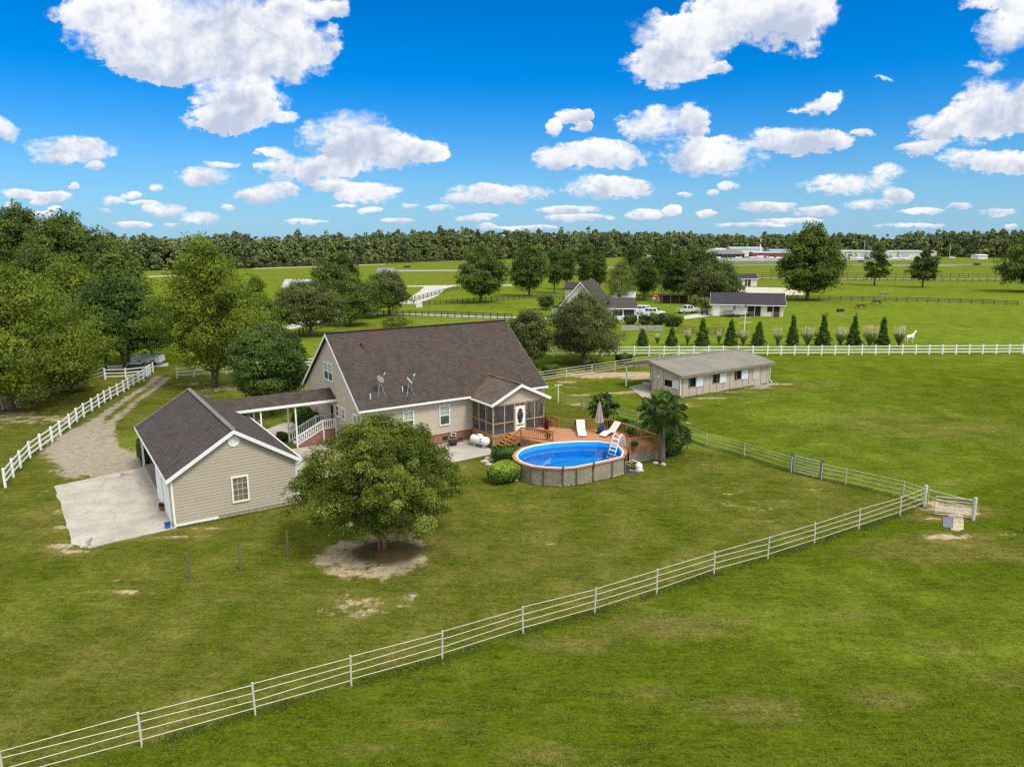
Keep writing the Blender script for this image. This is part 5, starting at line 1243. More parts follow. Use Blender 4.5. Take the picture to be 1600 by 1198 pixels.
fence('pipe_fence', 'thin white rail fence running from the brown gate posts past the palm to the house', 'fence', gp([(1236,738),(1162.5,714.4),(1103.8,697.8),(1050,679),(997,661),(952,649),(912,640),(872.7,628.7)]), None, 1.2, (.32, .66, .94, 1.16), .07, (.025, 0), PIPE, True, rz_noise=.012)
fence('pipe_fence', 'cream pipe fence behind the sandy patches left of the tan barn', 'fence', gp([(836,599),(885,591.5),(924.7,585.4),(960.6,580),(994,574.5),(1030,569),(1068,563.5),(1110,558)]), None, 1.35, (.34, .66, .98, 1.3), .09, (.06, 0), stdmat('cream_pipe', (.58, .56, .43), .6, .1), True)
for k, (px, py) in enumerate(((1236.6, 736.9), (1283, 749.2))):
    x, y, _ = G(px, py); o = MB().tube([(0, 0, -.1), (0, 0, 1.5), (.0, 0, 1.52)], [.11, .10, .06], 9).build('wooden_post', OLDW); o.location = (x, y, 0)
    tag(o, ['left brown wooden gate post in the back pipe fence', 'right brown wooden gate post in the back pipe fence'][k], 'post', 'brown gate posts')
def gate(label, P0, P1, h, bars, z0=.15, mat=GALV):
    a, b = Vector((*P0, 0)), Vector((*P1, 0)); T = TW('metal_gate', label, 'gate', a.x, a.y); d = b-a
    fr_ = MB(); u = Vector((0, 0, 1))
    fr_.tube([u*z0, u*h, d+u*h, d+u*z0, u*z0], .028, 8); fr_.build('gate_frame', mat, T)
    for k in range(1, bars-1): z = z0+(h-z0)*k/(bars-1); MB().tube([u*z, d+u*z], .02, 6).build('bar', mat, T)
    MB().beam(d*.5+u*z0, d*.5+u*h, .03, .02, up=(d.x, d.y, 0)).build('stay', mat, T)
    return T
gate('closed grey steel gate between the two brown wooden posts', G(1240, 738.2)[:2], G(1280, 748.5)[:2], 1.32, 6)
gate('open galvanised bar gate over the worn earth at the fence corner', G(1521.5, 812)[:2], G(1459, 805.5)[:2], 1.28, 6)
for k, (px, py) in enumerate(((1444, 791.5), (1520.5, 812.5))):
    x, y, _ = G(px, py); T = TW('corner_post', ['square white corner post where the pipe fences meet', 'square white hinge post carrying the open steel gate'][k], 'post', x, y, 0, .3, 'white gate posts')
    MB().box(-.072, .072, -.072, .072, -.1, 1.42).build('post_sleeve', PIPE, T); MB().box(-.085, .085, -.085, .085, 1.42, 1.46).build('cap', PIPE, T)
fence('pipe_fence', 'short two rail pipe fence between the two square white posts', 'fence', gp([(1449,792.2),(1518,811)]), [1], 1.2, (.72, 1.18), .06, (.05, 0), PIPE, True)
for k, (px, py, h) in enumerate(((297, 905, 1.45), (376, 890, 1.5), (450, 871, 1.5))):
    x, y, _ = G(px, py); o = MB().tube([(0, 0, -.1), (.01, 0, h*.5), (0, .02, h)], [.075, .068, .06], 8).build('wooden_post', OLDW); o.location = (x, y, 0); o.rotation_euler = (R((2, -1, 1)[k]), R((-2, 1, 0)[k]), k)
    tag(o, ['lone weathered post on the lawn, leftmost of three before the garage', 'lone weathered post on the lawn, middle of three before the garage', 'lone weathered post on the lawn nearest the crepe myrtle'][k], 'post', 'lone posts in the front lawn')
x, y, _ = G(1602, 832); o = MB().tube([(0, 0, -.1), (0, 0, 1.6)], .12, 8).build('wooden_post', OLDW); o.location = (x, y, 0); tag(o, 'brown wooden post at the right edge past the open gate', 'post')
x, y, _ = G(872, 629); T = TW('clothes_pole', 'white T shaped clothes pole behind the house corner', 'clothes pole', x, y, 0, .5)
MB().tube([(0, 0, -.1), (0, 0, 1.9)], .045, 8).build('pole', TRIM, T); MB().tube([(-.5, 0, 1.9), (.5, 0, 1.9)], .035, 8).build('crossbar', TRIM, T)
dk = lambda lbl, l, n, h=1.35, mat=None, rails=(.3, .72, 1.15), pw=.16: fence('board_fence', lbl, 'fence', gp(l), n, h, rails, pw, (.05, .14), mat or DARKW)
dk('dark board fence following the road curve left of the big round tree', [(648,470),(662,466.5),(680,461),(700,455.5),(722,450)], [2, 3, 3, 3])
dk('dark board fence crossing below the big round tree', [(662,477.5),(740,473),(820,467),(870,464)], [9, 9, 5])
dk('dark board fence beside the pale lane behind the house', [(590,493),(640,494),(700,495.5),(800,499)], [5, 6, 9])
dk('dark board fence descending behind the oak clump toward the house', [(456,531),(480,520),(515,509),(560,499),(590,493)], [4, 5, 6, 3])
dk('dark board fence behind the clump of small oaks', [(395,483),(440,476),(470,470)], [5, 3])
dk('thin dark fence crossing the horse paddock beyond the horses', [(1229,468.5),(1400,471.5),(1500,474),(1590,478)], [10, 6, 5], 1.3, stdmat('grey_brown_fence', (.09, .075, .055), .9, .3), rails=(.45, .85, 1.2), pw=.18)
dk('dark fence below the pale far road on the right', [(1180,437.5),(1300,438.5),(1450,439.5),(1590,441)], [10, 12, 12], 1.5, rails=(.5, 1.0, 1.4), pw=.2)
dk('faint wire fence above the pale far road on the right', [(1190,432),(1400,433),(1600,434)], [14, 14], 1.8, rails=(.8, 1.7), pw=.16)
dk('dark fence behind the yellowish tree by the neighbour house', [(880,471),(940,468),(1010,466),(1070,464)], [5, 6, 5], 1.4)
dk('brown board fence in the grass between the small cone trees', [(1048,520.5),(1095,521.5),(1130,523)], [4, 3], 1.25, stdmat('brown_board', (.16, .11, .07), .9, .2))
dk('grey solid board fence in front of the neighbour porch', [(972,517.5),(1000,517.5),(1037,518.5)], [2, 3], 1.25, stdmat('grey_board', (.38, .35, .29), .9, .2), rails=(.25, .42, .59, .76, .93, 1.1))
dk('long dark wire fence at the foot of the far treeline', [(400,419.5),(560,414),(700,409.5),(740,409)], [16, 14, 4], 2.4, rails=(1.2, 2.2), pw=.22)
# ------------------------------------------------------------------ near trees
T1 = tree('crepe_myrtle', 'wide crepe myrtle with dense green crown standing in a ring of bare earth', 597, 857, 648, 246, 'umb', L_MYRT, leaf=.062, nc=680, cr=.44, per=210, bare=.19, seed=3, forks=5, trunk=.17, flat=.8, fill=.35, limbs=70, bark='crepe_bark')
tree('tall_tree', 'tall loose yellow green tree with twin trunks behind the garage', 336, 605, 383, 172, 'egg', L_LIGHT, leaf=.14, nc=330, cr=1.2, per=150, bare=.10, seed=5, forks=2, trunk=.26, flat=.8, fill=.3, limbs=60)
tree('round_tree', 'dense round dark green tree between garage and house', 424, 648, 505, 128, 'round', L_DARK, leaf=.10, nc=520, cr=.72, per=120, bare=.15, seed=7, trunk=.17, fill=.82, spray=.25)
tree('broad_tree', 'large yellow green tree overhanging the left edge of the picture', 18, 641, 430, 262, 'egg', L_LIGHT, leaf=.14, nc=380, cr=1.35, per=150, bare=.10, seed=9, trunk=.3, fill=.35, limbs=60, cx=-.5)
tree('broad_tree', 'leafy green tree just right of the leftmost big tree, over the pale fence', 112, 612, 530, 66, 'oak', L_LIGHT, leaf=.14, nc=170, cr=1.0, per=130, bare=.12, seed=10, trunk=.2, fill=.4)
tree('dark_tree', 'dark spreading tree with forked trunk at the end of the drive', 198, 577, 430, 128, 'dome', L_DARK, leaf=.16, nc=260, cr=1.2, per=150, bare=.16, seed=11, forks=4, trunk=.3, fill=.45, limbs=50)
tree('dark_tree', 'dark tree left of the forked one at the drive end', 163, 578, 452, 78, 'dome', L_DARK, leaf=.16, nc=150, cr=1.1, per=130, bare=.22, seed=12, forks=2, trunk=.25, fill=.45)
tree('broad_tree', 'mid green tree behind the dark pair on the left', 125, 560, 425, 110, 'dome', L_LIGHT, leaf=.2, nc=170, cr=1.5, per=120, bare=.15, seed=13, fill=.45, group='trees behind the drive')
tree('broad_tree', 'olive green tree between the forked tree and the tall tree', 238, 560, 470, 60, 'oak', L_OAK, leaf=.2, nc=130, cr=1.3, per=120, bare=.2, seed=14, fill=.45, group='trees behind the drive')
for k, (px, tp, wd, ds, lb, pf_) in enumerate(((38, 326, 118, 215, 'tallest dark oak on the left skyline', 'oak'), (110, 342, 110, 205, 'second tall oak on the left skyline, right of the tallest', 'oak'), (-20, 352, 90, 200, 'tall oak cut by the left picture edge', 'oak'), (168, 383, 60, 200, 'lower rounded oak right of the two tallest', 'dome'), (75, 398, 90, 170, 'shorter oak in front of the tallest pair', 'dome'), (192, 402, 56, 170, 'pale low oak in front of the far wood, left', 'dome'))):
    tree('oak_tree', lb, px, 0, tp, wd, pf_, L_OAK, leaf=.42, nc=200, cr=2.4, per=95, bare=.16, seed=20+k, fill=.35, dist=ds, forks=2, trunk=.45, flat=.7, limbs=40, group='oaks on the left skyline')
tree('live_oak', 'dark live oak with drooping branches beside the white fence behind the house', 911.5, 567, 464, 131, 'dome', L_LIVE, leaf=.15, nc=330, cr=1.05, per=150, bare=.15, seed=30, trunk=.33, fill=.45, limbs=50, up=(0, 0, -1), aspect=.32)
tree('live_oak', 'dark rounded oak hugging the right end of the house roof', 826, 573, 488, 72, 'dome', L_LIVE, leaf=.15, nc=170, cr=.9, per=140, bare=.10, seed=31, trunk=.22, fill=.5)
tree('live_oak', 'dark spreading oak left of the house ridge', 485, 525, 441, 112, 'dome', L_LIVE, leaf=.17, nc=230, cr=1.2, per=130, bare=.18, seed=32, trunk=.3, fill=.45, limbs=36)
tree('oak_tree', 'oak right behind the spreading one, above the house ridge', 548, 508, 440, 86, 'dome', L_OAK, leaf=.2, nc=170, cr=1.2, per=120, bare=.14, seed=33, fill=.45, group='oak clump behind the house')
tree('oak_tree', 'round topped oak at the right end of the clump by the lane', 608, 492, 428, 72, 'dome', L_LIVE, leaf=.22, nc=180, cr=1.3, per=120, bare=.17, seed=34, fill=.5, group='oak clump behind the house')
tree('oak_tree', 'small oak between the clump and the pale lane, seen low', 580, 497, 446, 50, 'dome', L_OAK, leaf=.2, nc=110, cr=1.2, per=110, bare=.15, seed=35, fill=.5, group='oak clump behind the house')
tree('oak_tree', 'broad oak crown behind the clump, left of the pointed one', 520, 478, 417, 66, 'dome', L_OAK, leaf=.28, nc=130, cr=1.7, per=110, bare=.2, seed=36, fill=.5, group='oak clump behind the house')
tree('pointed_tree', 'upright pointed tree rising above the oak clump', 543, 474, 397, 42, 'egg', L_OAK, leaf=.28, nc=130, cr=1.4, per=110, bare=.12, seed=37, fill=.4)
tree('small_tree', 'small pale tree right of the tall loose tree', 402, 488, 436, 34, 'dome', L_LIGHT, leaf=.2, nc=80, cr=1.1, per=90, bare=.12, seed=38, fill=.5)
tree('small_tree', 'low shrubby tree behind the house ridge in the grass', 618, 513, 497, 52, 'dome', L_LIGHT, leaf=.14, nc=70, cr=.8, per=90, bare=.05, seed=39, fill=.4, cat='shrub')
tree('small_tree', 'low dark bush below the round dark tree line, left of the oak clump', 412, 500, 470, 40, 'dome', L_DARK, leaf=.18, nc=80, cr=1.0, per=90, bare=.06, seed=40, fill=.5, cat='shrub')
tree('round_tree', 'well formed round tree alone in the field behind the house', 752, 473, 390, 72, 'egg', L_OAK, leaf=.26, nc=230, cr=1.5, per=120, bare=.12, seed=41, fill=.5, trunk=.3)
tree('round_tree', 'airy oval tree right of the well formed round one', 827, 463, 388, 60, 'egg', L_OAK, leaf=.3, nc=190, cr=1.5, per=90, bare=.14, seed=42, fill=.45, trunk=.3)
for k, (px, py, tp, wd, lb) in enumerate(((866, 458, 388, 26, 'pine left of the neighbour house roof, first of the row'), (886, 452, 392, 28, 'bushy low pine just above the neighbour house roof'), (912, 455, 386, 26, 'tallest of the pines over the neighbour house roof'), (937, 455, 396, 24, 'pine left of the yellowish tree'), (990, 462, 388, 36, 'broad pine right of the yellowish tree'), (1033, 472, 384, 24, 'thin tall pine with a long bare trunk by the playset'), (1060, 466, 392, 34, 'pine behind the wooden shelter, left one'), (1085, 462, 387, 38, 'largest pine behind the wooden shelter'), (1106, 460, 394, 34, 'rightmost pine behind the round dark oak'))):
    tree('pine_tree', lb, px, py, tp, wd, ['pine','egg','egg','pine','egg'][k % 5] if k != 5 else 'egg', L_PINE, leaf=.32, nc=90, cr=1.5, per=95, bare=.18 if k != 5 else .55, seed=50+k, fill=.3, trunk=.22, flat=.6, group='pines round the neighbour house', aspect=.35)
tree('willow_tree', 'yellowish feathery tree behind the neighbour house', 970, 472, 411, 50, 'egg', L_YEL, leaf=.22, nc=140, cr=1.2, per=90, bare=.08, seed=60, fill=.4, up=(0, 0, 1), aspect=.25)
tree('dark_tree', 'dark leafy tree left of the playset', 1006, 468, 406, 44, 'egg', L_DARK, leaf=.25, nc=130, cr=1.3, per=100, bare=.14, seed=61, fill=.5)
tree('live_oak', 'large round dark oak behind the horse barn', 1112, 474, 411, 98, 'dome', L_LIVE, leaf=.26, nc=260, cr=1.7, per=120, bare=.05, seed=62, fill=.55)
tree('broad_tree', 'mid green tree between the wooden shelter and the dark oak', 1052, 464, 404, 60, 'dome', L_PINE, leaf=.28, nc=140, cr=1.5, per=100, bare=.1, seed=63, fill=.5)
tree('small_tree', 'dark shrub left of the neighbour house gable', 854, 484, 462, 30, 'dome', L_DARK, leaf=.16, nc=60, cr=.8, per=80, bare=.04, seed=64, fill=.6, cat='shrub')
tree('big_tree', 'large spreading tree right of the horse barn', 1261, 469, 362, 96, 'egg', L_OAK, leaf=.34, nc=300, cr=1.75, per=110, bare=.10, seed=65, fill=.42, trunk=.45, limbs=46)
tree('pine_tree', 'lone layered pine in the far paddock, left of two', 1366, 446, 380, 47, 'pine', L_PINE, leaf=.4, nc=75, cr=1.2, per=75, bare=.16, seed=66, fill=.35, trunk=.3, flat=.45, group='lone paddock pines', aspect=.35)
tree('pine_tree', 'lone rounder pine in the far paddock, right of two', 1441, 449, 387, 46, 'pine', L_PINE, leaf=.4, nc=85, cr=1.3, per=85, bare=.16, seed=67, fill=.35, trunk=.3, flat=.5, group='lone paddock pines', aspect=.35)
tree('big_tree', 'dark tree cut by the right edge of the picture', 1608, 456, 373, 92, 'egg', L_OAK, leaf=.34, nc=220, cr=1.9, per=110, bare=.1, seed=68, fill=.45, trunk=.4)
# columns of young arborvitae and pampas grass along the white fence
cones = [(1003.5,540,515,19),(1049.5,540,512,22),(1096.6,540,496,27),(1141,540,498,24),(1184.6,540,502,24),(1237.5,540,494,24),(1285,541,493,28),(1333,540,494,24),(1378,541,497,23)]
clab = ['lowest cone tree, leftmost of the row behind the white fence', 'second short cone tree from the left behind the white fence', 'broad cone tree below the silver pickup', 'cone tree below the left window of the horse barn', 'cone tree below the right stalls of the horse barn', 'slim tall cone tree just right of the horse barn', 'widest cone tree, between the tan plumes and the feathery ones', 'narrow tall cone tree left of the largest plumes', 'cone tree leaning into the largest pampas plumes']
for k, (px, py, tp, wd) in enumerate(cones):
    tree('cone_tree', clab[k], px, py, tp, wd, 'cone', L_CONE, leaf=.10, nc=230, cr=.24, per=50, bare=.0, seed=80+k, fill=.45, trunk=.07, flat=1.1, group='cone shaped evergreens behind the white fence', up=(0, 0, 1), aspect=.4, limbs=8)
def pampas(px, py, tp, wd, lbl, seed, dense=1.0):
    x, y, _ = G(px, py); d = math.hypot(y, CAMH); H_ = CAMH*(py-tp)/(py-375); W2 = wd*d/FPX/2; T = TW('pampas_plant', lbl, 'ornamental grass', x, y, 0, 0, 'pampas grass clumps behind the white fence'); rg = np.random.default_rng(seed)
    n = int(1800*dense); a = rg.uniform(0, 6.28, n); t = rg.uniform(.05, 1, n); sp_r = W2*rg.uniform(.2, 1, n)
    P_ = np.stack([np.cos(a)*sp_r*t**1.3, np.sin(a)*sp_r*t**1.3, t*H_*.62], 1)
    leaf_mesh('blades', P_, np.stack([np.cos(a), np.sin(a), np.zeros(n)+.2], 1), .16, rg.random(n), L_GRASS, .14, rg, T, (0, 0, 1))
    m_ = int(16*dense)+3; Pp = []
    for i in range(m_):
        aa = rg.uniform(0, 6.28); r_2 = W2*rg.uniform(.05, .85); q = np.linspace(0, 1, 12); h0 = H_*rg.uniform(.52, .68)
        Pp.append(np.stack([math.cos(aa)*(r_2+q*.1), math.sin(aa)*(r_2+q*.1), h0+q*(H_*rg.uniform(.88, 1.0)-h0)], 1))
    Pp = np.repeat(np.concatenate(Pp), 3, 0)+rg.normal(0, .05, (m_*36, 3))
    leaf_mesh('plumes', Pp, rg.normal(0, 1, Pp.shape), .10, rg.random(len(Pp)), L_PLUME, .35, rg, T, (0, 0, 1))
for k, a in enumerate(((1027,537,521,13,'small pale pampas tuft between the two short cone trees',.35),(1074,540,514,13,'narrow pampas plume left of the broad cone tree',.5),(1123,538,516,12,'thin faint pampas tuft between third and fourth cone trees',.25),(1161,540,515,18,'cream pampas plumes below the antenna mast',.7),(1215,541,512,18,'two pale pampas plumes right of the horse barn',.7),(1261.5,541,510,26,'full cream pampas clump between slim and widest cone trees',1.2),(1312.5,541,510,24,'tan feathery pampas clump right of the widest cone tree',1.1),(1358.5,542,507,30,'largest pampas clump with tan plumes',1.5),(1404.5,542,509,24,'pampas clump beside the white horse',1.2))):
    pampas(*a[:5], seed=k, dense=a[5])
# clipped shrubs
bush('square_hedge', 'boxy green hedge at the patio corner left of the pool', 9.5, -6.55, 1.15, .8, 1.05, L_BOX, .055, 9000, 1, 'hedge', box=.9)
x, y, _ = G(788, 752); bush('bright_bush', 'bright yellow green rounded bush left of the pool', 0, 0, 1.12, .95, 1.35, L_BRIGHT, .07, 8000, 2, 'bush', world=(x, y), box=.25, lump=.03)
bush('low_hedge', 'low green shrub under the deck stairs behind the pool', 12.6, -6.9, .9, .45, .8, L_BOX, .055, 3500, 3, 'hedge', box=.5)
bush('round_shrub', 'large dark rounded shrub behind the palm trunk', 21.3, -12.3, 1.5, 1.4, 2.5, L_DARK, .07, 14000, 4, 'shrub', box=.4, lump=.03)
bush('low_hedge', 'dark hedge behind the diagonal deck railing', 22.3, -6.4, .8, 2.4, 1.25, L_BOX, .06, 9000, 5, 'hedge', box=.5)
bush('low_hedge', 'short green hedge between the diagonal railing and the round shrub', 21.6, -9.8, .8, 1.0, 1.3, L_BOX, .06, 5000, 6, 'hedge', box=.4)
bush('round_shrub', 'dark rounded shrub behind the entry stairs by the house wall', -.9, 9.6, 1.0, .9, 1.9, L_DARK, .06, 7000, 7, 'shrub', box=.2, lump=.03)
bush('round_shrub', 'taller dark shrub at the house corner behind the covered walkway', -.9, 11.6, .9, .9, 2.1, L_DARK, .06, 7000, 8, 'shrub', box=.2, lump=.03)
bush('round_shrub', 'small dark shrub at the foot of the entry stairs', -3.6, 9.0, .5, .5, .8, L_DARK, .05, 2500, 9, 'shrub')
bush('tall_hedge', 'dark tall shrub by the open bay at the back of the garage', -14.35, 8.5, .5, .7, 1.9, L_DARK, .06, 6000, 10, 'shrub', box=.5, lump=.03)
for k, (px, py, lb) in enumerate(((860, 590, 'square dark hedge nearest the house behind the cream fence'), (921, 580.5, 'square dark hedge in the middle behind the cream fence'), (974, 572, 'square dark hedge under the oak branches behind the cream fence'))):
    x, y, _ = G(px, py-4); bush('square_hedge', lb, 0, 0, 1.0, .8, 1.35, L_DARK, .07, 4500, 12+k, 'hedge', world=(x, y), box=.9, group='square hedges behind the cream fence', lump=.02)
bush('climbing_plant', 'dark leafy vine climbing the right porch corner', 15.95, -2.3, .25, .5, 2.7, L_DARK, .06, 1500, 18, 'vine')
# ------------------------------------------------------------------ palms
def palm(kind, lbl, x, y, h, rad, nf, tr, seed, z=0):
    T = TW(kind, lbl, 'palm tree', x, y, z, 0); rg = np.random.default_rng(seed); mb = MB()
    pts = [(0, 0, -.1)]+[(.03*math.sin(k), .02*math.cos(k*2), h*k/9) for k in range(1, 10)]; mb.tube(pts, [tr*1.25]+[tr*(1.05-.02*k+.08*(k % 2)) for k in range(1, 10)], 12)
    mb.build('trunk', PALMB, T, smooth=True); Vv, Ff, Tt = [], [], []
    st = MB()
    for i in range(nf):
        f = (i+.5)/nf; el = R(82-f*125+rg.uniform(-8, 8)); az = i*2.399+rg.uniform(-.2, .2)
        dr_ = Vector((math.cos(az)*math.cos(el), math.sin(az)*math.cos(el), math.sin(el))); L_ = rad*rg.uniform(.48, .6)
        p0 = Vector((0, 0, h)); p1 = p0+dr_*L_-Vector((0, 0, L_*.10)); st.tube([p0, p0+dr_*L_*.5, p1], [.018, .014, .01], 4, cap=False)
        sd_ = dr_.cross(Vector((0, 0, 1))).normalized() if abs(dr_.z) < .98 else Vector((1, 0, 0)); upv = sd_.cross(dr_).normalized(); m_ = 26; tt = rg.normal(.5, .2) if f < .8 else rg.normal(.35, .1)
        for j in range(m_):
            t = -2.2+4.4*j/(m_-1); ln = rad*.52*(1-.16*abs(t)/2.2)*rg.uniform(.9, 1.08); dd = (dr_*math.cos(t)+sd_*math.sin(t)).normalized()
            w_ = (dr_*-math.sin(t)+sd_*math.cos(t))*ln*.055; mid = p1+dd*ln*.6+upv*.03*ln; tip = p1+dd*ln-Vector((0, 0, ln*rg.uniform(.2, .62)))
            b0 = len(Vv); Vv += [tuple(p1+dd*.03-w_*.3), tuple(p1+dd*.03+w_*.3), tuple(mid+w_), tuple(tip), tuple(mid-w_)]; Ff.append((b0, b0+1, b0+2, b0+3, b0+4)); Tt += [tt+rg.normal(0, .1)]*5
    st.build('stalk', L_PALM, T)
    me = bpy.data.meshes.new('fronds'); me.from_pydata(Vv, [], Ff); a = me.attributes.new('tint', 'FLOAT', 'POINT'); a.data.foreach_set('value', np.clip(Tt, 0, 1).astype(np.float32)); me.materials.append(L_PALM)
    o = bpy.data.objects.new('fronds', me); COL.objects.link(o); o.parent = T
x, y, _ = G(1033, 722); palm('fan_palm', 'tall fan palm with shaggy trunk at the front corner of the deck', x, y, 4.15, 2.0, 30, .26, 1)
x, y = HW(20.6, -4.9)[:2]; palm('fan_palm', 'shorter fan palm behind the deck railing by the umbrella', x, y, 2.75, 1.45, 26, .17, 2)
# ------------------------------------------------------------------ the far wood: nobody could count its trees
def wood(name, lbl, line, seed, hgt, rows=4, sp=7.5, leafs=1.05, per=34):
    rg = np.random.default_rng(seed); q = [Vector(G(a, b)[:2]) for a, b in line]; Ps, Ns, Ts = [], [], []
    tk = MB()
    for k in range(len(q)-1):
        L_ = (q[k+1]-q[k]).length; d = (q[k+1]-q[k])/L_; nrm = Vector((-d.y, d.x)); nrm = nrm if nrm.y > 0 else -nrm
        for r_ in range(rows):
            s_ = rg.uniform(0, sp)
            while s_ < L_:
                p = q[k]+d*s_+nrm*(r_*sp*1.0+rg.uniform(-3, 3)); f = s_/L_; base = hgt[k]+(hgt[k+1]-hgt[k])*f
                h = base*(.70+.045*r_)*(1+rg.normal(0, .065))*(1+.05*math.sin(s_*.02+k)+.03*math.sin(s_*.083)); rad = rg.uniform(2.6, 4.8); pine = rg.random() < .3
                if r_ == 0 and rg.random() < .45: h *= rg.uniform(.35, .75)
                zb = h*(.0 if r_ <= 1 else .45)
                Pp, nn, ti, C = crown_pts(rg, rad*(.75 if pine else 1), zb, h-1.0, 'egg' if not pine else 'pine', 26 if r_ < 2 else 18, 1.6, per, .8, .5)
                sh = rg.normal(0, .2); Ps.append(Pp+np.array([p.x, p.y, 0])); Ns.append(nn); Ts.append(ti*.6+.22+sh)
                if r_ == 0: tk.tube([(p.x, p.y, -.1), (p.x, p.y, h*.45)], [.22, .12], 5, cap=False)
                s_ += sp*rg.uniform(.55, 1.15)
    Ps, Ns, Ts = np.concatenate(Ps), np.concatenate(Ns), np.concatenate(Ts); keep = Ps[:, 2] > .3; Ps, Ns, Ts = Ps[keep], Ns[keep], Ts[keep]
    o = leaf_mesh(name, Ps, Ns, leafs, Ts, L_WOOD, .6, rg); struct(o, 'stuff', lbl)
    t = tk.build('wood_trunks', BARK); struct(t, 'stuff', 'trunks standing along the edge of the far wood'); return len(Ps)
n1 = wood('woodland', 'mixed green woodland closing the view from left to right', [(-160,430),(150,424),(330,420.5),(480,416),(600,411),(700,407),(800,404.5),(960,402.5)], 1, [21, 20, 21, 22, 25, 30, 29, 26], 5, 5.2, .72, 38)
n2 = wood('woodland', 'bluish pine and oak woodland beyond the airfield on the right', [(940,401.5),(1200,399),(1380,399),(1470,401),(1540,402.5),(1640,404),(1800,405)], 2, [27, 24, 24, 27, 27, 27, 29], 5, 6.6, .95, 32)
print('wood leaves', n1, n2)

# ------------------------------------------------------------------ longer grass left by the mower along the fences
rg_ = np.random.default_rng(8); Pq = []
def strip(pts, wd, per, hgt_):
    for k in range(len(pts)-1):
        a, b = np.array(pts[k]), np.array(pts[k+1]); L_ = np.hypot(*(b-a)); n = int(L_*per); t = rg_.random(n); q = a+(b-a)*t[:, None]; nr = np.array([-(b-a)[1], (b-a)[0]])/L_
        q = q+nr*rg_.normal(0, wd, n)[:, None]; keep_ = (np.sin(q[:, 0]*2.1)+np.sin(q[:, 1]*1.7)+rg_.normal(0, .8, n)) > -.7; q = q[keep_]; Pq.append(np.column_stack([q, np.full(len(q), hgt_)*rg_.uniform(.5, 1.2, len(q))]))
strip(gp([(1444,791)]+pf[:12]), .16, 150, .07); strip(gp([(1444,791),(1411,779),(1321,757.8),(1236,738),(1162,714),(1103,698),(1050,679)]), .2, 120, .09); strip(gp(drive), .13, 90, .08)
strip([HW(a, b)[:2] for a, b in ((-14.5, -7.05), (-7.0, -7.05))], .1, 120, .05); strip([HW(a, b)[:2] for a, b in r0+[r0[0]] if b < -9], .1, 70, .06)
strip([(G(1062, 623)[0], G(1062, 623)[1]), (G(1200, 599)[0], G(1200, 599)[1])], .25, 80, .09)
Pq = np.concatenate(Pq); nq = len(Pq)
struct(leaf_mesh('long_grass', Pq, np.stack([rg_.normal(0, 1, nq), rg_.normal(0, 1, nq)-.6, np.full(nq, .3)], 1), .075, np.clip(rg_.normal(.55, .25, nq), 0, 1), leafmat('long_grass_blades', (.12, .12, .03), (.075, .115, .008), .2), .22, rg_, None, (0, 0, 1)), 'stuff', 'longer unmown grass along fences and walls')

# ------------------------------------------------------------------ simple gabled block used by the more distant buildings
def gable_block(par, L_, W2, ez, rz, wall, roof, ov=.4, ax='x', wname='wall', thick=.14, fascia=True, x0=0., y0=0.):
    """ridge along x; front eave at y=0; local frame of par"""
    m_ = MB(); g = [(0, 0), (W2, 0), (W2, ez), (W2/2, rz-.12), (0, ez)]
    m_.hexa([(x0, y0+a, z) for a, z in g], [(x0+L_, y0+a, z) for a, z in g]); m_.build(wname, wall, par)
    s_ = (rz-ez)/(W2/2); r_ = MB(); e = ov
    r_.slab([(x0-e, y0-e, ez-s_*e+.08), (x0+L_+e, y0-e, ez-s_*e+.08), (x0+L_+e, y0+W2/2, rz+.08), (x0-e, y0+W2/2, rz+.08)], thick)
    r_.slab([(x0+L_+e, y0+W2+e, ez-s_*e+.08), (x0-e, y0+W2+e, ez-s_*e+.08), (x0-e, y0+W2/2, rz+.08), (x0+L_+e, y0+W2/2, rz+.08)], thick)
    ro = r_.build('roof', roof, par)
    if fascia:
        f_ = MB(); f_.box(x0-e, x0+L_+e, y0-e-.04, y0-e-.003, ez-s_*e-.14, ez-s_*e+.04)
        for xx in (x0-e-.04, x0+L_+e+.003):
            for (a, b_) in (((y0-e), y0+W2/2), ((y0+W2+e), y0+W2/2)): f_.hexa([(xx, a, ez-s_*e-.18), (xx+.037, a, ez-s_*e-.18), (xx+.037, b_, rz-.18), (xx, b_, rz-.18)], [(xx, a, ez-s_*e+.06), (xx+.037, a, ez-s_*e+.06), (xx+.037, b_, rz+.06), (xx, b_, rz+.06)])
        f_.build('fascia', TRIM, ro)
    return ro
# ------------------------------------------------------------------ tan metal barn
ax, ay, _ = G(1062, 622.3); bx, by, _ = G(1200.5, 598); ang = math.atan2(by-ay, bx-ax); BL = math.hypot(bx-ax, by-ay)
BT = TW('stable_barn', 'tan metal stable with ribbed grey roof, open shutters and a lean-to at its left', 'barn', ax, ay, 0, ang)
BW_, BE, BR = 4.6, 2.55, 3.45
g = [(0, 0), (BW_, 0), (BW_, BR-.1), (0, BE)]
op = [(1.3, 2.45), (5.25, 6.35), (9.0, 10.15)]     # open hatches along the front
fw = MB(); zo, zt = 1.05, 2.05; xs = [0]+[a for p_ in op for a in p_]+[BL]
for k in range(len(xs)-1):
    if k % 2 == 0: fw.box(xs[k], xs[k+1], 0, .08, .12, BE)
    else: fw.box(xs[k], xs[k+1], 0, .08, .12, zo); fw.box(xs[k], xs[k+1], 0, .08, zt, BE)
fw.hexa([(BL-.08, a, z) for a, z in ((.081, .12), (BW_, .12), (BW_, BR-.1), (.081, BE))], [(BL, a, z) for a, z in ((.081, .12), (BW_, .12), (BW_, BR-.1), (.081, BE))])
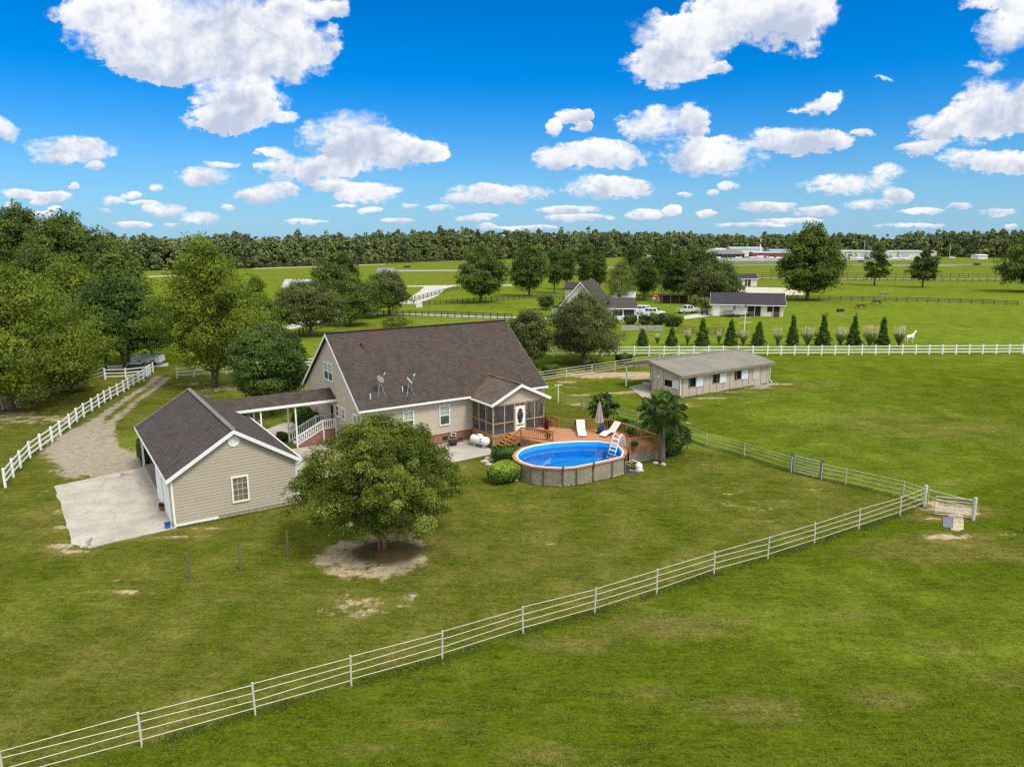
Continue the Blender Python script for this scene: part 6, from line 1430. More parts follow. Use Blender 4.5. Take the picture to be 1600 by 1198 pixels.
# end wall with its own hatch
ho = (1.15, 2.35); zf = lambda y: BE+(BR-.1-BE)*y/BW_
for (a, b_, z0, z1f) in ((.081, ho[0], .12, None), (ho[0], ho[1], .12, 1.05), (ho[0], ho[1], 1.75, None), (ho[1], BW_, .12, None)):
    t0, t1 = (zf(a), zf(b_)) if z1f is None else (z1f, z1f); fw.hexa([(0, a, z0), (.08, a, z0), (.08, b_, z0), (0, b_, z0)], [(0, a, t0), (.08, a, t0), (.08, b_, t1), (0, b_, t1)])
fw.box(0, BL, BW_-.08, BW_+.0, .12, BR-.12)
fw.build('wall', BARNM, BT)
MB().box(-.02, BL+.02, -.02, BW_, 0, .115).build('sill', CONC, BT)
MB().box(.3, BL-.3, .25, BW_-.3, .01, BE-.3).build('barn_shade_block', SHADE_M, BT)  # near-black block gives the hatches their inside shade by colour
sm = MB(); x = .35
while x < BL: sm.box(x-.03, x+.03, -.03, -.001, .12, BE); x += 1.12 if True else 0
for y in (.6, 1.0, 2.5, 3.4, 4.2): sm.box(-.03, -.001, y-.025, y+.025, .12, zf(y))
sm.build('wall_rib', stdmat('brown_batten', (.28, .23, .17), .6, .1), BT)
for a, b_ in op:
    MB().box(b_+.03, b_+.03+(b_-a)*.98, -.07, -.032, zo-.08, zt+.05).build('shutter', SHUT, BT)
    q_ = MB(); q_.box(a-.05, a, -.04, .0, zo-.05, zt+.05); q_.box(a, b_, -.04, .0, zo-.05, zo); q_.build('hatch_frame', MATS['brown_batten'], BT)
MB().box(-.07, -.032, .08, 1.12, .98, 1.9).build('shutter', SHUT, BT)
cd = MB(); cd.box(12.2, 13.4, -.045, -.031, .7, 2.2); cd.build('closed_hatch', stdmat('tan_panel', (.50, .43, .33), .5, .05), BT)
rf = MB(); s_ = (BR-BE)/BW_
rf.slab([(-.35, -.45, BE-s_*.45+.1), (BL+.45, -.45, BE-s_*.45+.1), (BL+.45, BW_, BR+.1), (-.35, BW_, BR+.1)], .05)
rf.slab([(BL+.45, BW_+4.0, BE+.2), (-.35, BW_+4.0, BE+.2), (-.35, BW_, BR+.1), (BL+.45, BW_, BR+.1)], .05)
BRR = rf.build('roof', stdmat('ribbed_metal_roof', (.30, .275, .205), .5, .16, .5, 5, metal=.25), BT)
rb = MB(); x = -.3
while x < BL+.45: rb.beam((x, -.46, BE-s_*.46+.115), (x, BW_, BR+.115), .07, .04); rb.beam((x, BW_+4.0, BE+.215), (x, BW_, BR+.115), .07, .04); x += .42
rb.beam((-.37, BW_, BR+.14), (BL+.47, BW_, BR+.14), .3, .03); rb.build('roof_rib', MATS['ribbed_metal_roof'], BRR)
fs = MB(); fs.box(-.36, BL+.46, -.50, -.455, BE-.28, BE+.02); fs.hexa([(-.40, -.5, BE-.25), (-.36, -.5, BE-.25), (-.36, BW_, BR-.1), (-.40, BW_, BR-.1)], [(-.40, -.5, BE+.0), (-.36, -.5, BE+.0), (-.36, BW_, BR+.11), (-.40, BW_, BR+.11)])
fs.hexa([(-.40, BW_+4, BE+.0), (-.36, BW_+4, BE+.0), (-.36, BW_, BR-.1), (-.40, BW_, BR-.1)], [(-.40, BW_+4, BE+.2), (-.36, BW_+4, BE+.2), (-.36, BW_, BR+.11), (-.40, BW_, BR+.11)])
fs.build('fascia', stdmat('brown_trim', (.22, .165, .12), .5, .1), BRR)
g2 = MB(); g2.tube([(-.05, -.45, BE-.1), (-.03, -.12, BE-.3), (-.03, -.06, BE-.45), (-.03, -.06, .15)], .05, 6); g2.tube([(BL+.2, -.5, BE-.1), (BL+.08, -.12, BE-.35), (BL+.06, -.08, .4), (BL+.3, -.3, .1)], .05, 6); g2.build('downspout', TRIM, BT)
MB().box(-.22, -.1, BW_+3.6, BW_+3.75, 0, BE+.1).build('post', TRIM, BT)
MB().box(BL-.1, BL+.05, BW_+3.6, BW_+3.75, 0, BE+.1).build('post', TRIM, BT)
MB().hexa([(-.3, BW_+.02, BE+.25), (-.26, BW_+.02, BE+.25), (-.26, BW_+3.9, BE+.0), (-.3, BW_+3.9, BE+.0)], [(-.3, BW_+.02, BR-.0), (-.26, BW_+.02, BR), (-.26, BW_+3.9, BE+.15), (-.3, BW_+3.9, BE+.15)]).build('gable_panel', BARNM, BT)
MB().box(-.16, -.005, 3.0, 3.25, 1.85, 2.05).build('wall_light', WHM, BT)
MB().box(-.2, -.005, 4.1, 4.45, 1.35, 1.85).build('meter_box', GALV, BT)
MB().tube([(-.12, 4.3, 1.35), (-.12, 4.35, .1)], .04, 6).build('conduit', BLACK, BT)
psheet('rear_pad', [(1012,604),(1058,612),(1040,600),(1003,597)], .028, CONC)
psheet('gravel_splash', [(1178,602),(1202,598),(1212,600),(1196,606),(1180,606)], .02, stdmat('grey_gravel', (.28, .26, .23), .95, .3, 3, 12))
# ------------------------------------------------------------------ white horse barn with dark roof
ax, ay, _ = G(1111.5, 493.5); bx, by, _ = G(1223.5, 496.2); ang = math.atan2(by-ay, bx-ax); L_ = math.hypot(bx-ax, by-ay)
HB = TW('horse_barn', 'long white horse barn with dark roof and open stall doors', 'barn', ax, ay, 0, ang)
gable_block(HB, L_, 7.6, 2.9, 5.0, CREAM, SH_D, .45)
def panel(par, name, x0, x1, z0, z1, mat, d0=-.06, d1=-.004): return MB().box(x0, x1, d0, d1, z0, z1).build(name, mat, par)
k = L_/112.
for (a, b_, z0, z1) in ((57, 67, .05, 2.6), (68, 77, .05, 2.6), (87, 95, 1.2, 2.4), (97, 106, .05, 2.6)): panel(HB, 'painted_stall_opening', a*k, b_*k, z0, z1, SHADE_M, -.03)  # flat near-black panels paint the shade of the open stalls
for (a, b_) in ((57, 67), (97, 106)): panel(HB, 'stall_door', a*k, b_*k, .05, 1.25, stdmat('brown_stall_door', (.10, .06, .045), .8, .2) if 'brown_stall_door' not in MATS else MATS['brown_stall_door'], -.08, -.035)
for a in (56, 67.5, 77.5, 96, 106.5): panel(HB, 'post', a*k-.1, a*k+.1, .03, 2.75, stdmat('tan_post', (.45, .36, .24), .7, .1) if 'tan_post' not in MATS else MATS['tan_post'], -.14, -.082)
panel(HB, 'white_door', 3*k, 13*k, .05, 2.4, TRIM); dw = panel(HB, 'window', 33*k, 38.5*k, 1.4, 2.5, TRIM)
for q_ in range(3): panel(HB, 'pane', 33.6*k, 38*k, 1.48+q_*.35, 1.72+q_*.35, GLASSD, -.075, -.061)
T = TW('equipment_box', 'grey boxy shed unit standing against the white horse barn front', 'storage box', *HW(0, 0)[:2]); T.location = (ax+math.cos(ang)*18*k, ay+math.sin(ang)*18*k-.8, 0); T.rotation_euler = (0, 0, ang)
MB().box(0, 14*k, -.5, .5, 0, 1.45).build('body', stdmat('grey_box_paint', (.26, .25, .24), .7, .15), T); MB().box(-.05, 14*k+.05, -.55, .55, 1.45, 1.52).build('lid', MATS['grey_box_paint'], T)
rgb = random.Random(4)
for q_ in range(9):
    xx = (14+q_*4.6)*k; xw, yw = ax+math.cos(ang)*xx+.6, ay+math.sin(ang)*xx-1.7+rgb.uniform(-.2, .2)
    bush('low_plant', ['brown leafed plant', 'small green plant', 'rust coloured plant'][q_ % 3]+' in the bed along the horse barn, %s along from its white door' % ['first', 'second', 'third', 'fourth', 'fifth', 'sixth', 'seventh', 'eighth', 'last'][q_], 0, 0, .4, .3, .5+rgb.random()*.3, [L_LIVE, L_BOX, L_RED][q_ % 3], .09, 220, 30+q_, 'plant', world=(xw, yw), group='plants along the horse barn')
panel(HB, 'skirt', 0, L_, .0, .2, stdmat('tan_skirt', (.36, .25, .15), .9, .2), -.05)
T = TW('antenna_mast', 'tall thin mast with side arms among the cone trees', 'mast', *G(1163, 517)[:2]); MB().tube([(0, 0, -.1), (0, 0, 4.5)], .07, 6).build('pole', TRIM, T)
for z, w_ in ((1.6, 1.3), (2.6, 1.1), (3.6, .5)): MB().tube([(-w_, 0, z), (w_, 0, z)], .03, 5).build('arm', TRIM, T)
MB().box(-.15, .15, -.1, .1, 4.4, 4.9).build('head', OLDW, T)
T = TW('hay_feeder', 'dark round feeder behind the pampas below the mast', 'feeder', *G(1155, 527)[:2]); MB().lathe((0, 0, 0), [(.7, 0), (.75, .5), (.7, .55), (.6, .5), (.55, .2)], 12).build('ring', OLDW, T); MB().lathe((0, 0, .3), [(.5, 0), (.35, .5), (.05, .7)], 10).build('hay', stdmat('old_hay', (.20, .12, .07), .95, .3), T)
# ------------------------------------------------------------------ small shed and wooden shelter
ax, ay, _ = G(1156, 447.5); T = TW('shed', 'small white shed with dark roof beyond the gravel yard', 'shed', ax, ay, 0, -.02); gable_block(T, 6.2, 5, 3.0, 4.5, CREAM, SH_D, .35)
for (a, b_) in ((1.9, 2.5), (2.9, 3.6), (3.7, 3.9)): panel(T, 'painted_door_opening', a, b_, .05, 2.6, SHADE_M, -.04)  # flat near-black panels paint the shaded doorways
ax, ay, _ = G(1034, 474.5); T = TW('run_in_shelter', 'low brown open fronted wooden shelter behind the silver pickup', 'shelter', ax, ay, 0, -.02)
SHW = stdmat('brown_shelter_wood', (.13, .08, .05), .85, .2); w_ = 7.0
MB().box(0, w_, 3.2, 3.4, 0, 1.9).box(0, .15, 0, 3.19, 0, 1.95).box(w_-.15, w_, 0, 3.19, 0, 1.95).build('wall', SHW, T)
MB().hexa([(-.3, -.4, 2.45), (w_+.3, -.4, 2.45), (w_+.3, 3.7, 1.95), (-.3, 3.7, 1.95)], [(-.3, -.4, 2.55), (w_+.3, -.4, 2.55), (w_+.3, 3.7, 2.05), (-.3, 3.7, 2.05)]).build('roof', stdmat('tan_roof_edge', (.24, .19, .13), .8, .15), T)
for xx in (.1, w_/3, 2*w_/3, w_-.1): MB().box(xx-.07, xx+.07, -.1, .04, 0, 2.45).build('post', SHW, T)
ax, ay, _ = G(1020.5, 472); T = TW('playset', 'red and white playset beside the wooden shelter', 'playset', ax, ay)
for xx in (0, 1.3):
    for yy_ in (0, 1.0): MB().box(xx, xx+.1, yy_, yy_+.1, 0, 1.7).build('post', WHM, T)
MB().box(-.05, 1.45, -.05, 1.15, .75, .85).build('platform', REDP, T); MB().hexa([(-.1, -.1, 1.6), (1.5, -.1, 1.6), (1.5, 1.2, 1.6), (-.1, 1.2, 1.6)], [(.6, .5, 2.1), (.8, .5, 2.1), (.8, .6, 2.1), (.6, .6, 2.1)]).build('roof', REDP, T)
MB().box(-.02, .03, -.03, 1.1, .85, 1.3).box(.03, .6, -.06, -.02, .85, 1.3).build('side_panel', WHM, T); MB().hexa([(1.45, .1, .8), (1.45, .7, .8), (2.3, .7, .05), (2.3, .1, .05)], [(1.45, .1, .88), (1.45, .7, .88), (2.3, .7, .13), (2.3, .1, .13)]).build('slide', REDP, T)
# ------------------------------------------------------------------ neighbour's house
ax, ay, _ = G(873, 497); NH = TW('neighbour_house', 'white house with steep grey gable roof behind the live oak', 'house', ax, ay, 0, -.35)
NW = stdmat('pale_grey_siding', (.62, .60, .55), .6, .05, .4, 6); NR = SH_V
def gable_front(par, x0, x1, y0, y1, ez, rz, ov=.4):
    xm = (x0+x1)/2; m_ = MB(); g = [(x0, 0), (x1, 0), (x1, ez), (xm, rz-.1), (x0, ez)]; m_.hexa([(a, y1, z) for a, z in g], [(a, y0, z) for a, z in g]); m_.build('wall', NW, par)
    s_ = (rz-ez)/(xm-x0); r_ = MB(); e = ov
    r_.slab([(x0-e, y0-e, ez-s_*e+.1), (xm, y0-e, rz+.1), (xm, y1+e, rz+.1), (x0-e, y1+e, ez-s_*e+.1)], .14); r_.slab([(xm, y0-e, rz+.1), (x1+e, y0-e, ez-s_*e+.1), (x1+e, y1+e, ez-s_*e+.1), (xm, y1+e, rz+.1)], .14)
    ro = r_.build('roof', NR, par); f_ = MB()
    for a in (x0-e, x1+e): f_.hexa([(a, y0-e-.05, ez-s_*e-.2), (a, y0-e-.005, ez-s_*e-.2), (xm, y0-e-.005, rz-.2), (xm, y0-e-.05, rz-.2)], [(a, y0-e-.05, ez-s_*e+.08), (a, y0-e-.005, ez-s_*e+.08), (xm, y0-e-.005, rz+.08), (xm, y0-e-.05, rz+.08)])
    f_.build('rake_board', TRIM, ro)
gable_front(NH, .5, 9.3, 0, 11.5, 2.9, 8.0)
s2 = MB(); s2.box(-1.2, 4.3, 9.5, 13.5, 0, 6.0); s2.build('wing', NW, NH)
r2 = MB(); r2.slab([(-1.6, 9.1, 5.9), (5, 9.1, 5.9), (5, 11.5, 7.3), (-1.6, 11.5, 7.3)], .12); r2.slab([(5, 13.9, 5.9), (-1.6, 13.9, 5.9), (-1.6, 11.5, 7.3), (5, 11.5, 7.3)], .12); r2.build('wing_roof', SH_D, NH)
panel(NH, 'window', 3.2, 4.1, 1.2, 2.6, GLASS); panel(NH, 'window', 5.7, 6.6, 1.2, 2.6, GLASS); panel(NH, 'window', 4.5, 5.3, 4.2, 5.6, GLASS)
MB().box(-1.6, -.2, .0, 3, 0, 2.3).build('porch_box', NW, NH); MB().slab([(-2.1, -.5, 2.3), (.4, -.5, 3.2), (.4, 3.4, 3.2), (-2.1, 3.4, 2.3)], .1).build('side_roof', SH_V, NH)
ax, ay, _ = G(955, 500.5); NP = TW('pool_house', 'small annex with grey roof and screened opening right of the neighbour house', 'annex', ax, ay, 0, -.02)
MB().box(0, 5.2, 0, 3.2, 0, 1.0).build('base_wall', WHM, NP)
MB().box(0, 5.2, 3.1, 3.2, 1.0, 2.45).build('rear_wall', NW, NP)
for xx in (.05, 2.4, 4.9): MB().box(xx, xx+.22, .0, .2, 1.0, 2.5).build('post', TRIM, NP)
MB().box(.3, 4.85, .06, 3.0, 1.02, 2.4).build('annex_shade_block', stdmat('brown_painted_shade', (.05, .03, .025), .9, .3), NP)  # solid dark brown block paints the shade behind the screens
MB().slab([(-.4, -.5, 2.6), (5.6, -.5, 2.6), (5.6, 3.4, 4.6), (-.4, 3.4, 4.6)], .12).slab([(5.6, 6, 2.9), (-.4, 6, 2.9), (-.4, 3.4, 4.6), (5.6, 3.4, 4.6)], .12).build('roof', SH_V, NP)
MB().box(-.4, 5.6, -.55, -.505, 2.4, 2.62).build('fascia', TRIM, NP)
MB().box(2.4, 5.5, -1.8, -.1, 0, .75).build('deck_skirt', WHM, NP)
# ------------------------------------------------------------------ vehicles, nose along +x
def vehicle(name, lbl, cat, px, py, rz, kind, paint, ln=4.9, group=None):
    x, y, _ = G(px, py); T = TW(name, lbl, cat, x, y, 0, rz, group); wd = .95; k = ln/4.9
    if kind == 'truck': pf_ = [(-2.45, .45), (-2.45, 1.05), (-.75, 1.08), (-.7, 1.75), (-.4, 1.85), (.6, 1.85), (1.15, 1.2), (2.3, 1.1), (2.45, .9), (2.45, .45)]
    elif kind == 'suv': pf_ = [(-2.4, .45), (-2.42, 1.1), (-2.2, 1.78), (-1.9, 1.86), (.5, 1.86), (1.15, 1.2), (2.25, 1.08), (2.42, .85), (2.42, .45)]
    else: pf_ = [(-2.3, .4), (-2.3, .95), (-1.5, 1.05), (-.8, 1.45), (.4, 1.45), (1.1, .98), (2.2, .85), (2.3, .65), (2.3, .4)]
    b_ = MB(); n = len(pf_)
    inn = lambda z: wd if z < 1.15 else wd-.14*(z-1.15)/.7
    A = [(a*k, -inn(z), z) for a, z in pf_]; B = [(a*k, inn(z), z) for a, z in pf_]; i = 0; b_.v = A+B; b_.f = [tuple(range(n))[::-1], tuple(range(n, 2*n))]+[(j, (j+1) % n, n+(j+1) % n, n+j) for j in range(n)]; b_.mi = [0]*len(b_.f)
    b_.build('body', paint, T, bevel=.05)
    zt = 1.78 if kind != 'car' else 1.4; zb = 1.2 if kind != 'car' else 1.0
    cab = {'truck': (-.62, .62), 'suv': (-2.0, .6), 'car': (-.95, .55)}[kind]; nw = {'truck': 2, 'suv': 3, 'car': 2}[kind]
    for s_ in (-1, 1):
        for q_ in range(nw):
            a = cab[0]+(cab[1]-cab[0])*q_/nw+.05; c_ = cab[0]+(cab[1]-cab[0])*(q_+1)/nw-.05; o0, o1 = inn(zb)*s_, inn(zt)*s_
            lo = [(a*k, o0-.02*s_, zb), (c_*k, o0-.02*s_, zb), (c_*k-(.0 if q_ < nw-1 else .0), o1-.02*s_, zt), (a*k, o1-.02*s_, zt)]; MB().hexa(lo, [(p_[0], p_[1]+.035*s_, p_[2]) for p_ in lo]).build('window', GLASSD, T)
    fx = {'truck': (.62, 1.85, 1.13, 1.22), 'suv': (.52, 1.85, 1.13, 1.22), 'car': (.42, 1.44, 1.05, 1.02)}[kind]
    MB().hexa([(fx[0]*k+.06, -.72, fx[1]-.05), (fx[2]*k+.0, -.82, fx[3]+.03), (fx[2]*k, .82, fx[3]+.03), (fx[0]*k+.06, .72, fx[1]-.05)], [(fx[0]*k+.1, -.72, fx[1]-.02), (fx[2]*k+.05, -.82, fx[3]+.06), (fx[2]*k+.05, .82, fx[3]+.06), (fx[0]*k+.1, .72, fx[1]-.02)]).build('windscreen', GLASSD, T)
    if kind == 'truck':
        MB().box(-2.35*k, -.85*k, -.8, .8, 1.06, 1.09).build('bed', BLACK, T)
        MB().box(-.76*k, -.73*k, -.65, .65, 1.25, 1.7).build('rear_window', GLASSD, T)
        t_ = MB(); t_.box(-2.49*k, -2.35*k, -.95, .95, 1.05, 1.14); t_.box(-2.4*k, -.8*k, -.95, -.85, 1.05, 1.15); t_.box(-2.4*k, -.8*k, .85, .95, 1.05, 1.15); t_.build('bed_rail', paint, T)
    for xx in (-1.5, 1.5):
        for s_ in (-1, 1):
            w_ = MB().tube([(xx*k, s_*.72, .38), (xx*k, s_*.97, .38)], .38, 14).build('wheel', RUBBER, T); MB().tube([(xx*k, s_*.965, .38), (xx*k, s_*.985, .38)], .22, 10).build('rim', GALV, w_)
    for s_ in (-.7, .7): MB().box(2.40*k, 2.455*k, s_-.16, s_+.16, .82, .98).build('headlight', SHUT, T); MB().box(-2.47*k, -2.40*k, s_-.1, s_+.1, .8, 1.05).build('tail_light', REDP, T)
    return T
vehicle('pickup_truck', 'silver pickup truck parked on the drive left of the horse barn', 'pickup truck', 1075, 489, R(20), 'truck', SILVER, 5.6)
vehicle('parked_car', 'white SUV parked behind the annex, rearmost of the white cars', 'car', 1011, 489.5, R(-12), 'suv', CARW, 5.2, 'white cars by the annex')
vehicle('parked_car', 'white SUV in front of the rear one, nearest the hedge', 'car', 1022, 494, R(-18), 'suv', CARW, 4.8, 'white cars by the annex')
vehicle('parked_car', 'pale low car half hidden behind the hedge by the annex', 'car', 1000, 497.5, R(-5), 'car', SILVER, 4.5, 'white cars by the annex')
x, y, _ = G(975, 472); T = TW('camper_trailer', 'white camper trailer seen over the annex roof', 'camper', x, y, 0, .1); MB().box(-3, 3, -1.1, 1.1, .5, 2.9).build('body', CARW, T, bevel=.12); MB().box(-1.6, -.4, -.5, .5, 2.91, 3.15).build('air_conditioner', WHM, T); MB().box(-2.2, -1.2, -1.13, -1.101, 1.5, 2.1).build('window', GLASSD, T)
for s_ in (-1, 1): MB().tube([(0, s_*.85, .38), (0, s_*1.08, .38)], .38, 12).build('wheel', RUBBER, T)
x, y, _ = G(1101, 491.5); T = TW('utility_cart', 'dark utility cart on the drive by the left corner of the horse barn', 'utility cart', x, y, 0, 1.2); MB().box(-1.2, 1.2, -.65, .65, .45, .85).build('body', BLACK, T, bevel=.04); MB().box(-1.15, .2, -.6, .6, 1.65, 1.72).build('canopy', BLACK, T)
for a in (-1.1, .1):
    for b_ in (-.57, .57): MB().box(a-.03, a+.03, b_-.03, b_+.03, .85, 1.65).build('post', BLACK, T)
for a in (-.8, .8):
    for b_ in (-.6, .6): MB().tube([(a, b_-.12, .28), (a, b_+.12, .28)], .28, 10).build('wheel', RUBBER, T)
x, y, _ = G(1002.5, 508); T = TW('folded_umbrella', 'teal folded umbrella behind the grey board fence', 'umbrella', x, y); MB().lathe((0, 0, 0), [(.04, 0), (.04, .4), (.22, .45), (.2, .9), (.05, 1.6), (.02, 1.7)], 10).build('canopy', TEAL, T)
for k_, (px, py, w2, lb) in enumerate(((1008, 508, 2.2, 'tall dark hedge behind the teal umbrella'), (1028, 507, 2.6, 'grey green hedge between the dark ones by the neighbour pool'), (1051, 510, 3.4, 'wide dark hedge at the right end by the neighbour pool'), (985, 507, 2.2, 'brownish hedge left of the teal umbrella'))):
    x, y, _ = G(px, py); bush('hedge', lb, 0, 0, w2/2*1.1, .9, 1.9, [L_DARK, L_LIVE, L_DARK, L_LIVE][k_], .13, 2600, 50+k_, 'hedge', world=(x, y), rz=0, box=.8, group='hedges round the neighbour pool')
for k_, (px, py, r_2, lb) in enumerate(((1020, 496, 1.0, 'bright green shrub in front of the white cars'), (1047, 497, 1.0, 'yellow green shrub right of the white cars'), (1037, 496, .8, 'small dark shrub beside the parked white SUV'))):
    x, y, _ = G(px, py); bush('garden_shrub', lb, 0, 0, r_2, r_2, 1.0, [L_BRIGHT, L_YEL, L_DARK][k_], .13, 900, 60+k_, 'shrub', world=(x, y), rz=0)
for k_, (px, py) in enumerate(((1085, 481), (1096, 483), (1104, 486))):
    tree('flowering_shrub', ['pale flowering shrub behind the silver pickup cab', 'pale flowering shrub between pickup and horse barn', 'pale flowering shrub touching the left end of the horse barn'][k_], px, py, 463+k_*2, 16, 'dome', L_YEL, leaf=.15, nc=35, cr=.55, per=60, bare=.1, seed=90+k_, cat='shrub', limbs=10, trunk=.06, group='flowering shrubs left of the horse barn')
MB_ = TW('mailbox_unit', 'white utility pedestal in the grass by the dark fence of the lane', 'utility box', *G(655, 480)[:2]); MB().box(-.8, .8, -.5, .5, 0, .9).build('box', WHM, MB_); MB().box(-.85, .85, -.55, .55, .9, .98).build('lid', WHM, MB_)
x, y, _ = G(1313, 487); T = TW('water_trough', 'black water trough in the horse paddock', 'trough', x, y, 0, .1); m_ = MB(); m_.box(-.75, .75, -.45, -.38, 0, .65); m_.box(-.75, .75, .38, .45, 0, .65); m_.box(-.75, -.68, -.37, .37, 0, .65); m_.box(.68, .75, -.37, .37, 0, .65); m_.build('tub', BLACK, T); MB().box(-.66, .66, -.36, .36, .4, .5).build('water', GLASSD, T)
# house with grey roof half hidden behind the far left trees
x, y, _ = G(443, 460); T = TW('far_house', 'low far house with grey metal roof between tree crowns at left', 'house', x, y, 0, -.05); gable_block(T, 9.5, 7, 2.6, 4.6, NW, GREYR, .4)
x, y, _ = G(206, 571); T = TW('white_trailer', 'white trailer glimpsed under the trees beyond the drive', 'trailer', x, y, 0, .1); MB().box(.3, 4.2, -1, 1, .5, 1.35).build('body', CARW, T, bevel=.06)
for a in (1.5, 3.2): MB().tube([(a, -1.05, .4), (a, -.8, .4)], .4, 12).build('wheel', RUBBER, T)
psheet('yard_road', [(165,578),(262,572),(264,567),(165,572)], .05, ROADM)
x, y, _ = G(212, 578); T = TW('yard_box', 'dark box standing under the forked tree', 'box', x, y, 0, .2); MB().box(-.8, .8, -.5, .5, 0, .9).build('body', BLACK, T); MB().box(-.85, .85, -.55, .55, .9, 1.0).build('lid', GALV, T)
# ------------------------------------------------------------------ horses: one continuous skinned body each
def horse(name, lbl, px, py, rz, coat, graze=True, s=1.0, seed=0):
    x, y, _ = G(px, py); T = TW(name, lbl, 'horse', x, y, 0, rz, 'horses in the paddock')
    V_, E_, R_ = [], [], []
    def add(p, r, prev=None):
        V_.append(p); R_.append(r); i_ = len(V_)-1
        if prev is not None: E_.append((prev, i_))
        return i_
    pel = add((-.62, 0, 1.22), (.27, .29)); rump = add((-.92, 0, 1.2), (.17, .2), pel); b1 = add((-.25, 0, 1.15), (.28, .31), pel); b2 = add((.2, 0, 1.13), (.28, .33), b1); ch = add((.58, 0, 1.2), (.24, .29), b2)
    if graze: nk = [((.95, 0, 1.08), (.13, .19)), ((1.22, 0, .72), (.10, .14)), ((1.36, 0, .45), (.10, .13)), ((1.42, 0, .25), (.085, .1)), ((1.40, 0, .10), (.065, .07))]
    else: nk = [((.85, 0, 1.48), (.13, .2)), ((1.05, 0, 1.8), (.10, .15)), ((1.18, 0, 1.98), (.10, .13)), ((1.38, 0, 1.84), (.085, .1)), ((1.55, 0, 1.70), (.06, .07))]
    p_ = ch
    for c_, r_2 in nk: p_ = add(c_, r_2, p_)
    for sy in (-1, 1):
        st = .08*sy*(1 if seed % 2 else -1)
        a = add((.55, .17*sy, .88), (.12, .13), ch); a = add((.55+st*.5, .17*sy, .52), (.058, .065), a); a = add((.55+st, .17*sy, .10), (.045, .048), a); add((.59+st, .17*sy, .03), (.065, .06), a)
        h = add((-.68, .19*sy, .92), (.15, .19), pel); h = add((-.62-st, .18*sy, .74), (.09, .11), h); h = add((-.84-st, .17*sy, .52), (.06, .07), h); h = add((-.78-st, .17*sy, .10), (.046, .048), h); add((-.74-st, .17*sy, .03), (.065, .06), h)
    me = bpy.data.meshes.new('body'); me.from_pydata([tuple(c*s for c in v_) for v_ in V_], E_, [])
    ob = bpy.data.objects.new('body', me); COL.objects.link(ob); sk_ = ob.modifiers.new('skin', 'SKIN'); 
    for i_, r_2 in enumerate(R_): me.skin_vertices[0].data[i_].radius = (r_2[0]*s, r_2[1]*s); me.skin_vertices[0].data[i_].use_root = (i_ == 0)
    su = ob.modifiers.new('sub', 'SUBSURF'); su.levels = su.render_levels = 2
    dg = bpy.context.evaluated_depsgraph_get(); m2 = bpy.data.meshes.new_from_object(ob.evaluated_get(dg)); bpy.data.objects.remove(ob)
    m2.materials.clear(); m2.materials.append(coat); m2.polygons.foreach_set('use_smooth', [True]*len(m2.polygons)); m2.name = 'body'
    ob = bpy.data.objects.new('body', m2); COL.objects.link(ob); ob.parent = T
    hr = HAIRD if coat != HOR_W else HOR_W
    tl = MB().tube([(-1.02*s, 0, 1.28*s), (-1.15*s, 0, 1.05*s), (-1.16*s, .02, .75*s), (-1.12*s, 0, .42*s)], [.05*s, .075*s, .08*s, .02*s], 8).build('tail', hr, T, smooth=True)
    mn = [(v_[0][0]-.03, 0, v_[0][2]+(v_[1][1] if not graze else v_[1][1])*.9) for v_ in nk[:4]]
    m_ = MB()
    for i_ in range(len(mn)-1):
        a, b_ = Vector(mn[i_])*s, Vector(mn[i_+1])*s; m_.beam(a, b_, .05*s, .16*s)
    m_.build('mane', hr, T)
    hd_ = nk[2][0]
    for sy in (-1, 1):
        MB().hexa([((hd_[0]-.03)*s, (.05*sy-.02)*s, (hd_[2]+.1)*s), ((hd_[0]+.03)*s, (.05*sy-.02)*s, (hd_[2]+.1)*s), ((hd_[0]+.03)*s, (.05*sy+.02)*s, (hd_[2]+.1)*s), ((hd_[0]-.03)*s, (.05*sy+.02)*s, (hd_[2]+.1)*s)], [((hd_[0]-.005)*s, .06*sy*s, (hd_[2]+.24)*s), ((hd_[0]+.005)*s, .06*sy*s, (hd_[2]+.24)*s), ((hd_[0]+.005)*s, .062*sy*s, (hd_[2]+.24)*s), ((hd_[0]-.005)*s, .062*sy*s, (hd_[2]+.24)*s)]).build('ear', coat, T)
    return T
horse('horse', 'white horse standing alert right of the pampas grass behind the white fence', 1421, 535.5, R(20), HOR_W, False, .95, 1)
horse('horse', 'chestnut horse grazing nearest the black trough', 1345, 483, R(182), HOR_B, True, 1.0, 2)
horse('horse', 'dark bay horse grazing in the middle of the three far horses', 1370, 476.5, R(178), stdmat('dark_bay_coat', (.06, .022, .012), .6, .2), True, 1.0, 3)
horse('horse', 'dappled grey horse grazing farthest out by the thin fence', 1379, 463, R(170), HOR_D, True, 1.0, 4)
